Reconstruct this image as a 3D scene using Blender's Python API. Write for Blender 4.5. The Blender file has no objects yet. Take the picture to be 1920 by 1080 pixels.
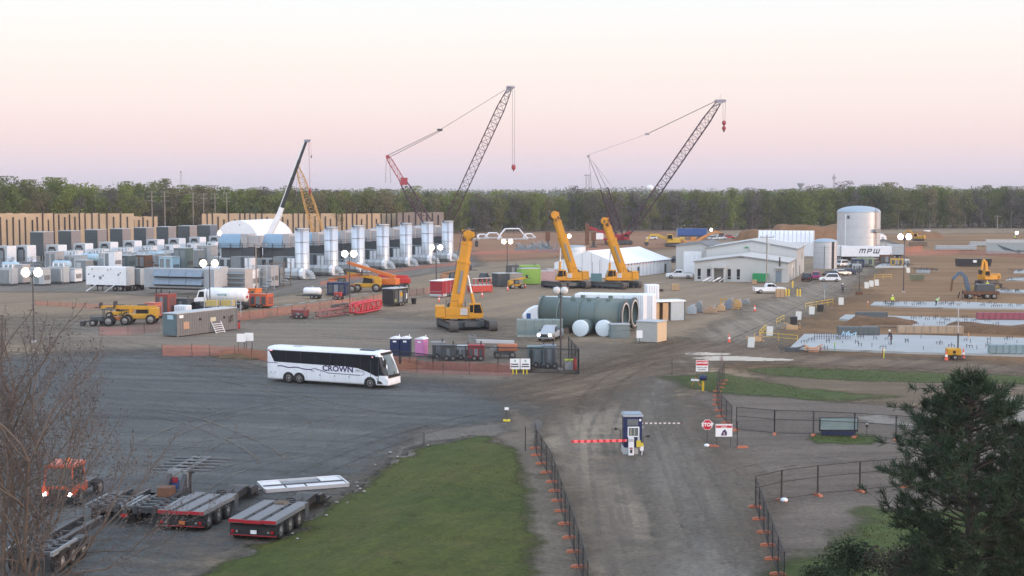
import bpy, math, random
import numpy as np
from mathutils import Vector, Matrix
R = math.radians
rng = random.Random(11)
scene = bpy.context.scene
col = scene.collection
# ------------------------------------------------------------------ camera geometry (used to read places off the photo)
H, F, YH = 19.0, 2667.0, 358.0
TH = math.atan((540 - YH) / F)
CT, ST = math.cos(TH), math.sin(TH)
def ray(px, py):
    b = 540 - py
    return Vector((px - 960, F * CT + b * ST, -F * ST + b * CT))
def G(px, py, z=0.0):
    r = ray(px, py); t = (z - H) / r.z
    return Vector((r.x * t, r.y * t, z))
def P(px, py, Y):
    r = ray(px, py); t = Y / r.y
    return Vector((r.x * t, Y, H + r.z * t))
def ht(px, pb, pt): return P(px, pt, G(px, pb).y).z
def S(py): return G(960, py).y / F          # metres per pixel at a ground row
D70 = Vector((math.cos(R(70)), math.sin(R(70)), 0)); D20 = Vector((math.cos(R(-20)), math.sin(R(-20)), 0))
RZ = R(-20)
# ------------------------------------------------------------------ mesh collector
class MB:
    def __init__(s): s.v = []; s.f = []; s.fm = []; s.fs = []; s.ms = []
    def _m(s, m):
        if m not in s.ms: s.ms.append(m)
        return s.ms.index(m)
    def add(s, vs, fs, m, smooth=False, T=None):
        o = len(s.v); k = s._m(m)
        if T is not None: vs = [T @ Vector(v) for v in vs]
        s.v += [tuple(v) for v in vs]
        for f in fs:
            s.f.append(tuple(i + o for i in f)); s.fm.append(k); s.fs.append(smooth)
        return s
    def bx(s, x0, x1, y0, y1, z0, z1, m, T=None):
        vs = [(x0,y0,z0),(x1,y0,z0),(x1,y1,z0),(x0,y1,z0),(x0,y0,z1),(x1,y0,z1),(x1,y1,z1),(x0,y1,z1)]
        return s.add(vs, [(3,2,1,0),(4,5,6,7),(0,1,5,4),(1,2,6,5),(2,3,7,6),(3,0,4,7)], m, False, T)
    def beam(s, a, b, w, h, m, up=(0,0,1)):
        a = Vector(a); b = Vector(b); d = (b - a).normalized(); u = Vector(up)
        if abs(d.dot(u)) > .98: u = Vector((1,0,0))
        x = d.cross(u).normalized() * (w/2); y = x.cross(d).normalized() * (h/2)
        vs = [a-x-y, a+x-y, a+x+y, a-x+y, b-x-y, b+x-y, b+x+y, b-x+y]
        return s.add(vs, [(0,1,2,3),(7,6,5,4),(1,0,4,5),(2,1,5,6),(3,2,6,7),(0,3,7,4)], m)
    def cyl(s, a, b, r, m, r1=None, n=12, caps=True, smooth=True, T=None):
        a = Vector(a); b = Vector(b); r1 = r if r1 is None else r1
        d = (b - a).normalized(); u = Vector((0,0,1)) if abs(d.z) < .9 else Vector((1,0,0))
        x = d.cross(u).normalized(); y = d.cross(x)
        vs = []
        for c, q in ((a, r), (b, r1)):
            for i in range(n):
                t = 2*math.pi*i/n; vs.append(c + x*(q*math.cos(t)) + y*(q*math.sin(t)))
        s.add(vs, [(i, (i+1) % n, n+(i+1) % n, n+i) for i in range(n)], m, smooth, T)
        if caps:
            s.add(vs[:n], [tuple(range(n))[::-1]], m, False, T); s.add(vs[n:], [tuple(range(n))], m, False, T)
        return s
    def tube(s, pts, r, m, n=6):
        for a, b in zip(pts, pts[1:]): s.cyl(a, b, r, m, n=n, caps=True)
        return s
    def lathe(s, prof, m, n=24, c=(0,0,0), T=None, smooth=True, close=False):
        vs = []; fs = []
        for (r, z) in prof:
            for i in range(n):
                t = 2*math.pi*i/n; vs.append((c[0]+r*math.cos(t), c[1]+r*math.sin(t), c[2]+z))
        k = len(prof)
        for j in range(k-1):
            for i in range(n):
                fs.append((j*n+i, j*n+(i+1) % n, (j+1)*n+(i+1) % n, (j+1)*n+i))
        return s.add(vs, fs, m, smooth, T)
    def sph(s, c, r, m, n=10, sz=1.0, T=None):
        return s.lathe([(max(r*math.cos(math.pi*(j/(n//2)-.5)), 1e-4), r*sz*math.sin(math.pi*(j/(n//2)-.5))) for j in range(n//2+1)], m, n, c, T)
    def prism(s, poly, a, b, m, axis='y', T=None, smooth=False):
        n = len(poly)
        if axis == 'y': vs = [(x, a, z) for x, z in poly] + [(x, b, z) for x, z in poly]
        elif axis == 'x': vs = [(a, y, z) for y, z in poly] + [(b, y, z) for y, z in poly]
        else: vs = [(x, y, a) for x, y in poly] + [(x, y, b) for x, y in poly]
        s.add(vs, [(i, (i+1) % n, n+(i+1) % n, n+i) for i in range(n)], m, smooth, T)
        s.add(vs[:n], [tuple(range(n))], m, False, T); s.add(vs[n:], [tuple(range(n))[::-1]], m, False, T)
        return s
    def quad(s, a, b, c, d, m, T=None): return s.add([a,b,c,d], [(0,1,2,3)], m, False, T)
    def text(s, body, size, m, T, bold=0.0, shear=0.0, depth=.004):
        cu = bpy.data.curves.new('t', 'FONT'); cu.body = body; cu.size = size; cu.align_x = 'CENTER'; cu.align_y = 'CENTER'
        cu.extrude = depth; cu.offset = bold; cu.shear = shear; cu.resolution_u = 3
        ob = bpy.data.objects.new('t', cu); col.objects.link(ob)
        dg = bpy.context.evaluated_depsgraph_get(); me = bpy.data.meshes.new_from_object(ob.evaluated_get(dg))
        s.add([v.co[:] for v in me.vertices], [tuple(p.vertices) for p in me.polygons], m, False, T)
        bpy.data.objects.remove(ob); bpy.data.curves.remove(cu); bpy.data.meshes.remove(me)
        return s
    def build(s, name, parent=None, loc=None, rz=0.0, bevel=0.0, label=None):
        me = bpy.data.meshes.new(name); me.from_pydata(s.v, [], s.f)
        for m in s.ms: me.materials.append(m)
        me.polygons.foreach_set('material_index', s.fm); me.polygons.foreach_set('use_smooth', s.fs); me.update()
        o = bpy.data.objects.new(name, me); col.objects.link(o)
        if parent is not None: o.parent = parent
        if loc is not None: o.location = loc
        o.rotation_euler.z = rz
        if bevel:
            b = o.modifiers.new('bevel', 'BEVEL'); b.width = bevel; b.segments = 2; b.limit_method = 'ANGLE'; b.angle_limit = R(40)
        if label: o['label'] = label
        return o
UP = Matrix.Rotation(R(90), 4, 'X')          # text in the XY plane -> standing, facing -Y
def TR(x, y, z, rz=0.0): return Matrix.Translation((x, y, z)) @ Matrix.Rotation(rz, 4, 'Z')
def thing(name, label, cat, loc=(0,0,0), rz=0.0, group=None):
    o = bpy.data.objects.new(name, None); col.objects.link(o); o.empty_display_size = .3
    o.location = loc; o.rotation_euler.z = rz
    return tag(o, label, cat, group)
def tag(o, label, cat, group=None, kind=None):
    if label: o['label'] = label
    if cat: o['category'] = cat
    if group: o['group'] = group
    if kind: o['kind'] = kind
    return o
kids = {}
def copy_tree(o, loc=None, rz=None, label=None, parent=None):
    c = o.copy(); col.objects.link(c)
    if parent is not None: c.parent = parent
    for ch in o.children: copy_tree(ch, parent=c)
    if loc is not None: c.location = loc
    if rz is not None: c.rotation_euler.z = rz
    if label: c['label'] = label
    return c
# ------------------------------------------------------------------ materials
mats = {}
GB = .93
TN = (GB*1.02, GB*.975, GB*.905)
def nd(nt, t, **k):
    n = nt.nodes.new(t)
    for a, b in k.items(): setattr(n, a, b)
    return n
def M(name, c, rough=.6, metal=0.0, var=.14, scale=1.5, dirt=0.0, bump=0.0, spec=.4):
    """painted / metal / fabric surface: base colour broken up by two noises, optional earthy dirt patches"""
    if name in mats: return mats[name]
    m = bpy.data.materials.new(name); m.use_nodes = True; nt = m.node_tree; L = nt.links.new
    b = nt.nodes['Principled BSDF']; b.inputs['Roughness'].default_value = rough; b.inputs['Metallic'].default_value = metal
    b.inputs['Specular IOR Level'].default_value = spec
    tc = nd(nt, 'ShaderNodeTexCoord'); n1 = nd(nt, 'ShaderNodeTexNoise'); n1.inputs['Scale'].default_value = scale; n1.inputs['Detail'].default_value = 5
    L(tc.outputs['Object'], n1.inputs['Vector'])
    mx = nd(nt, 'ShaderNodeMix', data_type='RGBA')
    lo = [max(0, x*(1-var)) for x in c]; hi = [min(1, x*(1+var)) for x in c]
    mx.inputs[6].default_value = (*lo, 1); mx.inputs[7].default_value = (*hi, 1)
    L(n1.outputs['Fac'], mx.inputs[0]); out = mx.outputs[2]
    if dirt:
        n2 = nd(nt, 'ShaderNodeTexNoise'); n2.inputs['Scale'].default_value = scale*.45; n2.inputs['Detail'].default_value = 8; n2.inputs['Roughness'].default_value = .7
        L(tc.outputs['Object'], n2.inputs['Vector'])
        rp = nd(nt, 'ShaderNodeMapRange'); rp.inputs[1].default_value = .45; rp.inputs[2].default_value = .75; rp.inputs[4].default_value = dirt
        L(n2.outputs['Fac'], rp.inputs[0])
        m2 = nd(nt, 'ShaderNodeMix', data_type='RGBA'); m2.inputs[7].default_value = (.16, .125, .095, 1)
        L(rp.outputs[0], m2.inputs[0]); L(out, m2.inputs[6]); out = m2.outputs[2]
    L(out, b.inputs['Base Color'])
    if bump:
        bp = nd(nt, 'ShaderNodeBump'); bp.inputs['Strength'].default_value = bump; bp.inputs['Distance'].default_value = .05
        L(n1.outputs['Fac'], bp.inputs['Height']); L(bp.outputs['Normal'], b.inputs['Normal'])
    mats[name] = m; return m
def EM(name, c, s):
    if name in mats: return mats[name]
    m = bpy.data.materials.new(name); m.use_nodes = True; b = m.node_tree.nodes['Principled BSDF']
    b.inputs['Base Color'].default_value = (.8,.8,.8,1); b.inputs['Emission Color'].default_value = (*c, 1); b.inputs['Emission Strength'].default_value = s
    mats[name] = m; return m
def MESHY(name, c, alpha, cells=(60, 60)):
    """netting or chain link: an opaque strand colour mixed with clear gaps"""
    if name in mats: return mats[name]
    m = bpy.data.materials.new(name); m.use_nodes = True; nt = m.node_tree; L = nt.links.new
    b = nt.nodes['Principled BSDF']; b.inputs['Base Color'].default_value = (*c, 1); b.inputs['Roughness'].default_value = .7
    tr = nd(nt, 'ShaderNodeBsdfTransparent'); mx = nd(nt, 'ShaderNodeMixShader')
    tc = nd(nt, 'ShaderNodeTexCoord'); no = nd(nt, 'ShaderNodeTexNoise'); no.inputs['Scale'].default_value = 1.2; no.inputs['Detail'].default_value = 3
    mr = nd(nt, 'ShaderNodeMapRange'); mr.inputs[1].default_value = .3; mr.inputs[2].default_value = .7; mr.inputs[3].default_value = alpha*.75; mr.inputs[4].default_value = min(1, alpha*1.25)
    L(tc.outputs['Object'], no.inputs['Vector']); L(no.outputs['Fac'], mr.inputs[0]); L(mr.outputs[0], mx.inputs[0])
    L(tr.outputs[0], mx.inputs[1]); L(b.outputs[0], mx.inputs[2]); L(mx.outputs[0], nt.nodes['Material Output'].inputs[0])
    mats[name] = m; return m
def SOIL(name, ca, cb, cc, big=.05, mid=.5, streak=None, sw=(.05, .9), rough=.9, fade=True, stk=.5, spec=.25, patch=None):
    """ground cover in world metres: three colours mixed by large, middle and fine noise plus wheel-track streaks"""
    if name in mats: return mats[name]
    m = bpy.data.materials.new(name); m.use_nodes = True; nt = m.node_tree; L = nt.links.new
    b = nt.nodes['Principled BSDF']; b.inputs['Roughness'].default_value = rough; b.inputs['Specular IOR Level'].default_value = spec
    ge = nd(nt, 'ShaderNodeNewGeometry')
    def noise(sc, det, vec=None, ro=.6):
        n = nd(nt, 'ShaderNodeTexNoise'); n.inputs['Scale'].default_value = sc; n.inputs['Detail'].default_value = det; n.inputs['Roughness'].default_value = ro
        L(vec if vec is not None else ge.outputs['Position'], n.inputs['Vector']); return n.outputs['Fac']
    def rng_(x, a, b_, c=0, d=1):
        r = nd(nt, 'ShaderNodeMapRange'); r.inputs[1].default_value = a; r.inputs[2].default_value = b_; r.inputs[3].default_value = c; r.inputs[4].default_value = d
        L(x, r.inputs[0]); return r.outputs[0]
    def mix(f, a, b_, blend='MIX'):
        x = nd(nt, 'ShaderNodeMix', data_type='RGBA', blend_type=blend); L(f, x.inputs[0]) if hasattr(f, 'links') else setattr(x.inputs[0], 'default_value', f)
        for i, q in ((6, a), (7, b_)):
            if hasattr(q, 'links'): L(q, x.inputs[i])
            else: x.inputs[i].default_value = (*q, 1)
        return x.outputs[2]
    c = mix(rng_(noise(big, 6), .36, .64), ca, cb)
    c = mix(rng_(noise(mid, 7, ro=.7), .5, .78, 0, .75), c, cc)
    if streak is not None:
        mp = nd(nt, 'ShaderNodeMapping', vector_type='TEXTURE'); mp.inputs['Rotation'].default_value = (0, 0, streak); mp.inputs['Scale'].default_value = (1/sw[0], 1/sw[1], 1)
        L(ge.outputs['Position'], mp.inputs['Vector'])
        s_ = rng_(noise(1.0, 4, mp.outputs['Vector']), .35, .68)
        g = nd(nt, 'ShaderNodeMix', data_type='RGBA'); L(s_, g.inputs[0]); g.inputs[6].default_value = (1-stk*.55, 1-stk*.55, 1-stk*.52, 1); g.inputs[7].default_value = (1+stk*.42, 1+stk*.4, 1+stk*.36, 1)
        c = mix(1.0, c, g.outputs[2], 'MULTIPLY')
    for sc_, lo_, hi_ in ((.8, .86, 1.14), (3.4, .62, 1.38)):
        g = nd(nt, 'ShaderNodeMix', data_type='RGBA'); L(rng_(noise(sc_, 5, ro=.75), .3, .7), g.inputs[0]); g.inputs[6].default_value = (lo_*TN[0], lo_*TN[1], lo_*TN[2], 1); g.inputs[7].default_value = (hi_*TN[0], hi_*TN[1], hi_*TN[2], 1); c = mix(1.0, c, g.outputs[2], 'MULTIPLY')
    L(c, b.inputs['Base Color'])
    bp = nd(nt, 'ShaderNodeBump'); bp.inputs['Strength'].default_value = .35; bp.inputs['Distance'].default_value = .12
    L(noise(1.7, 6), bp.inputs['Height']); L(bp.outputs['Normal'], b.inputs['Normal'])
    if fade:
        at = nd(nt, 'ShaderNodeAttribute', attribute_name='fade'); ad = nd(nt, 'ShaderNodeMath', operation='ADD')
        L(at.outputs['Fac'], ad.inputs[0]); L(rng_(noise(.55, 8, ro=.72), .25, .75, -.32, .32), ad.inputs[1])
        tr = nd(nt, 'ShaderNodeBsdfTransparent'); mx = nd(nt, 'ShaderNodeMixShader')
        L(rng_(ad.outputs[0], .12, .88), mx.inputs[0]); L(tr.outputs[0], mx.inputs[1]); L(b.outputs[0], mx.inputs[2]); L(mx.outputs[0], nt.nodes['Material Output'].inputs[0])
    mats[name] = m; return m
def LEAF(name, ca, cb, scale=.25):
    if name in mats: return mats[name]
    m = bpy.data.materials.new(name); m.use_nodes = True; nt = m.node_tree; L = nt.links.new
    b = nt.nodes['Principled BSDF']; b.inputs['Roughness'].default_value = .75; b.inputs['Specular IOR Level'].default_value = .2
    ge = nd(nt, 'ShaderNodeNewGeometry'); oi = nd(nt, 'ShaderNodeObjectInfo')
    n = nd(nt, 'ShaderNodeTexNoise'); n.inputs['Scale'].default_value = scale; n.inputs['Detail'].default_value = 4; L(ge.outputs['Position'], n.inputs['Vector'])
    ad = nd(nt, 'ShaderNodeMath', operation='MULTIPLY_ADD'); L(oi.outputs['Random'], ad.inputs[0]); ad.inputs[1].default_value = .7
    L(n.outputs['Fac'], ad.inputs[2])
    mr = nd(nt, 'ShaderNodeMapRange'); mr.inputs[1].default_value = .45; mr.inputs[2].default_value = 1.15; L(ad.outputs[0], mr.inputs[0])
    x = nd(nt, 'ShaderNodeMix', data_type='RGBA'); x.inputs[6].default_value = (*ca, 1); x.inputs[7].default_value = (*cb, 1); L(mr.outputs[0], x.inputs[0])
    L(x.outputs[2], b.inputs['Base Color'])
    mats[name] = m; return m
white = M('white_paint', (.78,.79,.8), .4, dirt=.12)
whitec = M('clean_white_coat', (.76,.785,.81), .35, dirt=.12)
offw = M('off_white_cladding', (.62,.62,.59), .55, dirt=.15)
lgrey = M('light_grey_paint', (.42,.45,.46), .5, dirt=.2)
mgrey = M('mid_grey_paint', (.20,.225,.235), .5, dirt=.2)
dgrey = M('dark_grey_paint', (.07,.08,.085), .55, dirt=.15)
grgreen = M('grey_green_primer', (.115,.158,.148), .55, dirt=.1, var=.12, scale=.4)
blk = M('black_rubber', (.016,.016,.017), .8, var=.3, dirt=.25)
blkp = M('black_paint', (.02,.021,.023), .45, dirt=.15)
steel = M('galvanised_steel', (.60,.63,.66), .36, .5, var=.12, scale=.8, dirt=.06)
alum = M('bright_aluminium', (.72,.74,.77), .33, .7, var=.12, dirt=.08)
dsteel = M('dark_steel', (.06,.06,.065), .5, .3, dirt=.2)
glass = M('dark_tinted_glass', (.012,.014,.017), .08, spec=.7, var=.05)
glassb = M('pale_reflecting_glass', (.10,.13,.14), .06, spec=.9, var=.05)
yel = M('machine_yellow', (.50,.27,.022), .45, dirt=.12)
yelb = M('crane_yellow', (.56,.262,.018), .45, dirt=.22, scale=.9)
orng = M('machine_orange', (.62,.17,.035), .5, dirt=.2)
red = M('machine_red', (.45,.035,.03), .45, dirt=.15)
redd = M('deep_red_paint', (.30,.018,.03), .45, dirt=.1)
navy = M('navy_blue_paint', (.014,.026,.085), .45, dirt=.08)
blue = M('blue_paint', (.03,.09,.27), .45, dirt=.1)
paleblue = M('pale_blue_paint', (.36,.52,.60), .5, dirt=.1)
green = M('green_paint', (.02,.26,.09), .5, dirt=.15)
lime = M('lime_green_paint', (.22,.42,.08), .5, dirt=.15)
pink = M('pink_plastic', (.55,.20,.40), .5, dirt=.05)
wood = M('raw_plywood', (.50,.33,.18), .7, var=.2, dirt=.12)
woodd = M('weathered_timber', (.20,.15,.11), .8, var=.3, dirt=.2)
conc = M('grey_concrete', (.40,.41,.40), .85, var=.18, scale=.4, dirt=.25, bump=.2)
concl = M('pale_concrete', (.37,.385,.375), .8, var=.2, scale=.25, dirt=.25, bump=.1)
hiv = M('safety_yellow', (.62,.75,.03), .6)
signw = M('white_sign_face', (.75,.78,.78), .45, var=.04)
signr = M('red_sign_face', (.50,.015,.03), .45, var=.05)
inkd = M('dark_print', (.03,.03,.05), .6)
purp = M('dark_purple_print', (.045,.025,.11), .5)
tarp = M('white_shrink_wrap', (.74,.79,.83), .45, var=.08, scale=.9, bump=.35)
greytarp = M('grey_tarpaulin', (.19,.24,.23), .6, var=.2, scale=1.2, bump=.3)
fabric = M('white_tent_fabric', (.80,.80,.81), .55, var=.06, scale=.5)
brnz = M('brown_rusty_iron', (.14,.07,.04), .8, var=.35)
rim = M('wheel_rim_metal', (.28,.27,.255), .45, .4, dirt=.25)
lamphalo = EM('warm_halo_glow', (1,.62,.26), 1.0); lampw = EM('lit_floodlight', (1, .88, .66), 26)  # first is a warm glow for the ring imitating each lamp's halo
lampc = EM('lit_cool_floodlight', (.9, .88, 1), 26)
hdl = EM('lit_headlight', (.95, .95, 1), 16)
redlit = EM('red_lit_barrier', (1, .10, .13), .55); redlit.node_tree.nodes['Principled BSDF'].inputs['Base Color'].default_value = (.75,.12,.12,1)
tail = M('tail_lamp_red', (.4,.01,.012), .3)
pinkm = EM('lit_red_marker', (1, .12, .1), 1.2)
netor = MESHY('orange_safety_netting', (.50,.16,.10), .42)
netpk = MESHY('faded_pink_netting', (.45,.16,.14), .34)
link = MESHY('chain_link', (.03,.03,.03), .18)
linkd = MESHY('dense_chain_link', (.028,.028,.03), .40)
# ------------------------------------------------------------------ small shared builders
def wheel(parent, x, y, r, w, side, name='wheel', rimr=.58):
    """tyre standing at local (x, y), axle along y; hub faces side (+1/-1)"""
    t = MB().lathe([(r*.62,-w/2),(r*.93,-w/2),(r,-w*.36),(r,w*.36),(r*.93,w/2),(r*.62,w/2)], blk, 18, T=Matrix.Translation((x,y,r)) @ Matrix.Rotation(R(90),4,'X')).build(name, parent)
    d = MB().lathe([(r*.64, 0), (r*rimr, .04), (r*.3, -.03), (r*.2, .06), (.001, .07)], rim, 14, T=Matrix.Translation((x, y+side*w*.36, r)) @ Matrix.Rotation(R(-90)*side,4,'X')).build('rim', t)
    return t
def quickwheels(mb, pts, r, w, y0, y1):
    for x in pts:
        for y in (y0, y1):
            mb.cyl((x, y-w/2, r), (x, y+w/2, r), r, blk, n=14)
            mb.cyl((x, y-w/2-.02, r), (x, y+w/2+.02, r), r*.5, rim, n=10)
# ================================================================== SKY, LIGHT, CAMERA
w = bpy.data.worlds.new('World'); scene.world = w; w.use_nodes = True; nt = w.node_tree; L = nt.links.new
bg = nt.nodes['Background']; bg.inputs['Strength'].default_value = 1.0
SUN_EL, SUN_AZ = R(5), R(112)               # azimuth clockwise from +Y: low in the sky, to the right and a little behind the camera
tc = nd(nt, 'ShaderNodeTexCoord'); sx = nd(nt, 'ShaderNodeSeparateXYZ'); L(tc.outputs['Generated'], sx.inputs[0])
rp = nd(nt, 'ShaderNodeValToRGB'); el = rp.color_ramp.elements
def lin(r, g, b): return tuple(((x/255+.055)/1.055)**2.4 if x > 10 else x/255/12.92 for x in (r, g, b))
stops = [(0, (200,195,213)), (.006, (208,200,216)), (.018, (228,211,221)), (.036, (242,218,220)), (.06, (248,230,228)), (.088, (250,238,233)), (.115, (249,245,243)), (.14, (243,247,249)), (.25, (236,243,252)), (.5, (216,229,250)), (1, (194,214,247))]
while len(el) < len(stops): el.new(.5)
for e, (p, c) in zip(el, stops): e.position = p; e.color = (*lin(*c), 1)
L(sx.outputs['Z'], rp.inputs['Fac'])
sky = nd(nt, 'ShaderNodeTexSky'); sky.sky_type = 'NISHITA'; sky.sun_disc = False; sky.sun_elevation = SUN_EL; sky.sun_rotation = SUN_AZ
sm = nd(nt, 'ShaderNodeVectorMath', operation='SCALE'); sm.inputs['Scale'].default_value = .022; L(sky.outputs['Color'], sm.inputs[0])
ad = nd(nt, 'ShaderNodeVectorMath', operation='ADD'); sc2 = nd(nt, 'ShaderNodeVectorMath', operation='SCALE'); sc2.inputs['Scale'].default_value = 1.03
def mrange(s, a, b_, c, d):
    r = nd(nt, 'ShaderNodeMapRange', interpolation_type='SMOOTHSTEP'); r.inputs[1].default_value = a; r.inputs[2].default_value = b_; r.inputs[3].default_value = c; r.inputs[4].default_value = d; L(s, r.inputs[0]); return r.outputs[0]
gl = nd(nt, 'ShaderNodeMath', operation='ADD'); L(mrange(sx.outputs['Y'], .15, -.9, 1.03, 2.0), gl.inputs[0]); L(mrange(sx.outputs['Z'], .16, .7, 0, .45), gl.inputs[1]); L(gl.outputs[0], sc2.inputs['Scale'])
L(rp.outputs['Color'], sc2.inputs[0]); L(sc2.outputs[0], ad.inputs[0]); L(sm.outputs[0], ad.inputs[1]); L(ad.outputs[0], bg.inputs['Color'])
sl = bpy.data.lights.new('sun', 'SUN'); sl.energy = 2.4; sl.angle = R(12); sl.color = (1, .62, .42)
so = bpy.data.objects.new('sun', sl); col.objects.link(so)
sdir = Vector((math.sin(SUN_AZ)*math.cos(SUN_EL), math.cos(SUN_AZ)*math.cos(SUN_EL), math.sin(SUN_EL)))
so.rotation_euler = sdir.to_track_quat('Z', 'Y').to_euler(); so.location = sdir*50
cd = bpy.data.cameras.new('camera'); cam = bpy.data.objects.new('camera', cd); col.objects.link(cam)
cd.sensor_fit = 'HORIZONTAL'; cd.sensor_width = 36; cd.lens = F/1920*36; cd.clip_end = 20000; cd.clip_start = .5
cam.location = (0, 0, H); cam.rotation_euler = (R(90)-TH, 0, 0); scene.camera = cam
vs = scene.view_settings; vs.view_transform = 'Standard'; vs.look = 'None'; vs.exposure = 0; vs.gamma = 1
scene.cycles.transparent_max_bounces = 20; scene.cycles.max_bounces = 6; scene.cycles.diffuse_bounces = 3
# ================================================================== GROUND
def vnoise(X, Y, sc, seed=0):
    r = np.random.RandomState(seed); t = r.rand(256, 256)
    x = X/sc; y = Y/sc; xi = np.floor(x).astype(int); yi = np.floor(y).astype(int); fx = x-xi; fy = y-yi
    fx = fx*fx*(3-2*fx); fy = fy*fy*(3-2*fy); g = lambda a, b: t[a % 256, b % 256]
    return (g(xi,yi)*(1-fx)+g(xi+1,yi)*fx)*(1-fy)+(g(xi,yi+1)*(1-fx)+g(xi+1,yi+1)*fx)*fy-.5
def sdist(pts, X, Y):
    d = np.full(X.shape, 1e9); ins = np.zeros(X.shape, bool); n = len(pts)
    for i in range(n):
        a = pts[i]; b = pts[(i+1) % n]; e = b-a; wx = X-a[0]; wy = Y-a[1]
        t = np.clip((wx*e[0]+wy*e[1])/max(e@e, 1e-9), 0, 1); d = np.minimum(d, (wx-e[0]*t)**2+(wy-e[1]*t)**2)
        c = (a[1] > Y) != (b[1] > Y)
        with np.errstate(divide='ignore', invalid='ignore'):
            c &= X < (b[0]-a[0])*(Y-a[1])/(b[1]-a[1])+a[0]
        ins ^= c
    d = np.sqrt(d); return np.where(ins, d, -d)
def zone(name, poly, mat, z, res=1.0, soft=1.0, amp=1.0, dome=None, kind='structure', rough=0.0, seed=3, world=False):
    pts = np.array([p if world else G(*p)[:2] for p in poly]); lo = pts.min(0)-soft*2; hi = pts.max(0)+soft*2
    xs = np.arange(lo[0], hi[0]+res, res); ys = np.arange(lo[1], hi[1]+res, res); X, Y = np.meshgrid(xs, ys)
    sd = sdist(pts, X, Y) + amp*2*vnoise(X, Y, soft*2.5, seed) + amp*vnoise(X, Y, soft*.9, seed+1)
    a = np.clip(sd/soft*.5+.5, 0, 1); Z = np.full(X.shape, z)
    if dome: q = np.clip(sd/dome[1], 0, 1); Z = Z + dome[0]*(q*q*(3-2*q)) + (vnoise(X, Y, 2.3, 9)*rough + vnoise(X, Y, .9, 8)*rough*.4)*q
    ny, nx = X.shape; idx = np.arange(ny*nx).reshape(ny, nx)
    f = np.stack([idx[:-1,:-1], idx[:-1,1:], idx[1:,1:], idx[1:,:-1]], -1).reshape(-1, 4)
    am = np.maximum.reduce([a.ravel()[f[:, k]] for k in range(4)]); f = f[am > .03]
    used = np.unique(f); rm = np.full(ny*nx, -1); rm[used] = np.arange(len(used)); f = rm[f]
    v = np.stack([X.ravel(), Y.ravel(), Z.ravel()], -1)[used]
    me = bpy.data.meshes.new(name); me.from_pydata(v.tolist(), [], f.tolist()); me.materials.append(mat)
    at = me.attributes.new('fade', 'FLOAT', 'POINT'); at.data.foreach_set('value', a.ravel()[used].astype(np.float32))
    me.polygons.foreach_set('use_smooth', [True]*len(me.polygons)); me.update()
    o = bpy.data.objects.new(name, me); col.objects.link(o); o['kind'] = kind
    return o
m_ground = SOIL('packed_gravel_ground', (.25,.198,.145), (.285,.232,.175), (.185,.15,.115), big=.02, mid=.12, streak=R(60), sw=(.02,.22), fade=False, stk=.35)
g = MB().add([(-1800,-50,0),(1800,-50,0),(1800,3600,0),(-1800,3600,0)], [(0,1,2,3)], m_ground).build('ground'); g['kind'] = 'structure'
m_yard = SOIL('dark_blue_grey_gravel', (.084,.099,.111), (.122,.134,.143), (.064,.073,.083), big=.035, mid=.3, streak=R(-14), sw=(.03,.5), stk=.5)
m_yard2 = SOIL('grey_yard_gravel', (.185,.168,.148), (.228,.20,.168), (.152,.14,.126), big=.03, mid=.25, streak=R(-8), sw=(.02,.35), stk=.4)
m_dirt = SOIL('brown_site_earth', (.215,.128,.064), (.285,.182,.10), (.16,.095,.05), big=.03, mid=.2, streak=R(-6), sw=(.02,.25), stk=.4)
m_orange = SOIL('orange_clay', (.27,.145,.085), (.33,.19,.115), (.20,.11,.07), big=.02, mid=.1, streak=R(-4), sw=(.01,.2), stk=.3)
m_mud = SOIL('brown_mud_tracks', (.16,.122,.09), (.20,.158,.122), (.115,.09,.07), big=.08, mid=.5, streak=R(52), sw=(.05,.8), stk=.65)
m_road = SOIL('dusty_gravel_road', (.215,.19,.16), (.27,.236,.195), (.165,.15,.134), big=.07, mid=.35, streak=R(91), sw=(.035,.75), stk=.55)
m_pave = SOIL('grey_hardstand', (.178,.168,.155), (.21,.195,.178), (.145,.138,.131), big=.05, mid=.4, streak=R(84), sw=(.04,.6), stk=.4)
m_shoul = SOIL('brown_verge_soil', (.135,.118,.10), (.175,.155,.13), (.10,.088,.075), big=.1, mid=.6)
m_grass = SOIL('mown_bank_grass', (.05,.076,.012), (.08,.095,.018), (.105,.10,.032), big=.05, mid=.3, streak=R(70), sw=(.15,1.2), stk=.25)
m_green = SOIL('fresh_green_grass', (.055,.09,.02), (.074,.10,.03), (.095,.09,.043), big=.1, mid=.5)
m_straw = SOIL('straw_strewn_soil', (.19,.15,.11), (.155,.12,.088), (.10,.095,.05), big=.06, mid=.4, streak=R(-4), sw=(.05,.6), stk=.5)
m_pale = SOIL('pale_crushed_stone', (.30,.29,.27), (.24,.23,.22), (.36,.35,.33), big=.2, mid=.9)
zone('far_clearing', [(560,452),(880,437),(1300,434),(1300,462),(1010,486),(880,492)], m_orange, .008, 5, 12, 6)
zone('construction_ground', [(1395,690),(1440,640),(1530,590),(1600,530),(1660,470),(1560,440),(2300,434),(2700,470),(2600,690),(1920,690)], m_dirt, .012, 3, 8, 4)
zone('gravel_yard', [(-120,700),(60,672),(290,660),(480,690),(740,712),(1010,722),(1075,745),(1005,790),(930,800),(800,808),(690,880),(640,930),(560,990),(370,1090),(250,1200),(-300,1200)], m_yard, .016, 1.3, 9, 4)
zone('equipment_yard', [(-60,640),(80,600),(440,600),(700,585),(960,600),(1010,640),(1190,650),(1060,720),(700,708),(300,690)], m_yard2, .012, 2, 12, 6)
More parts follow.
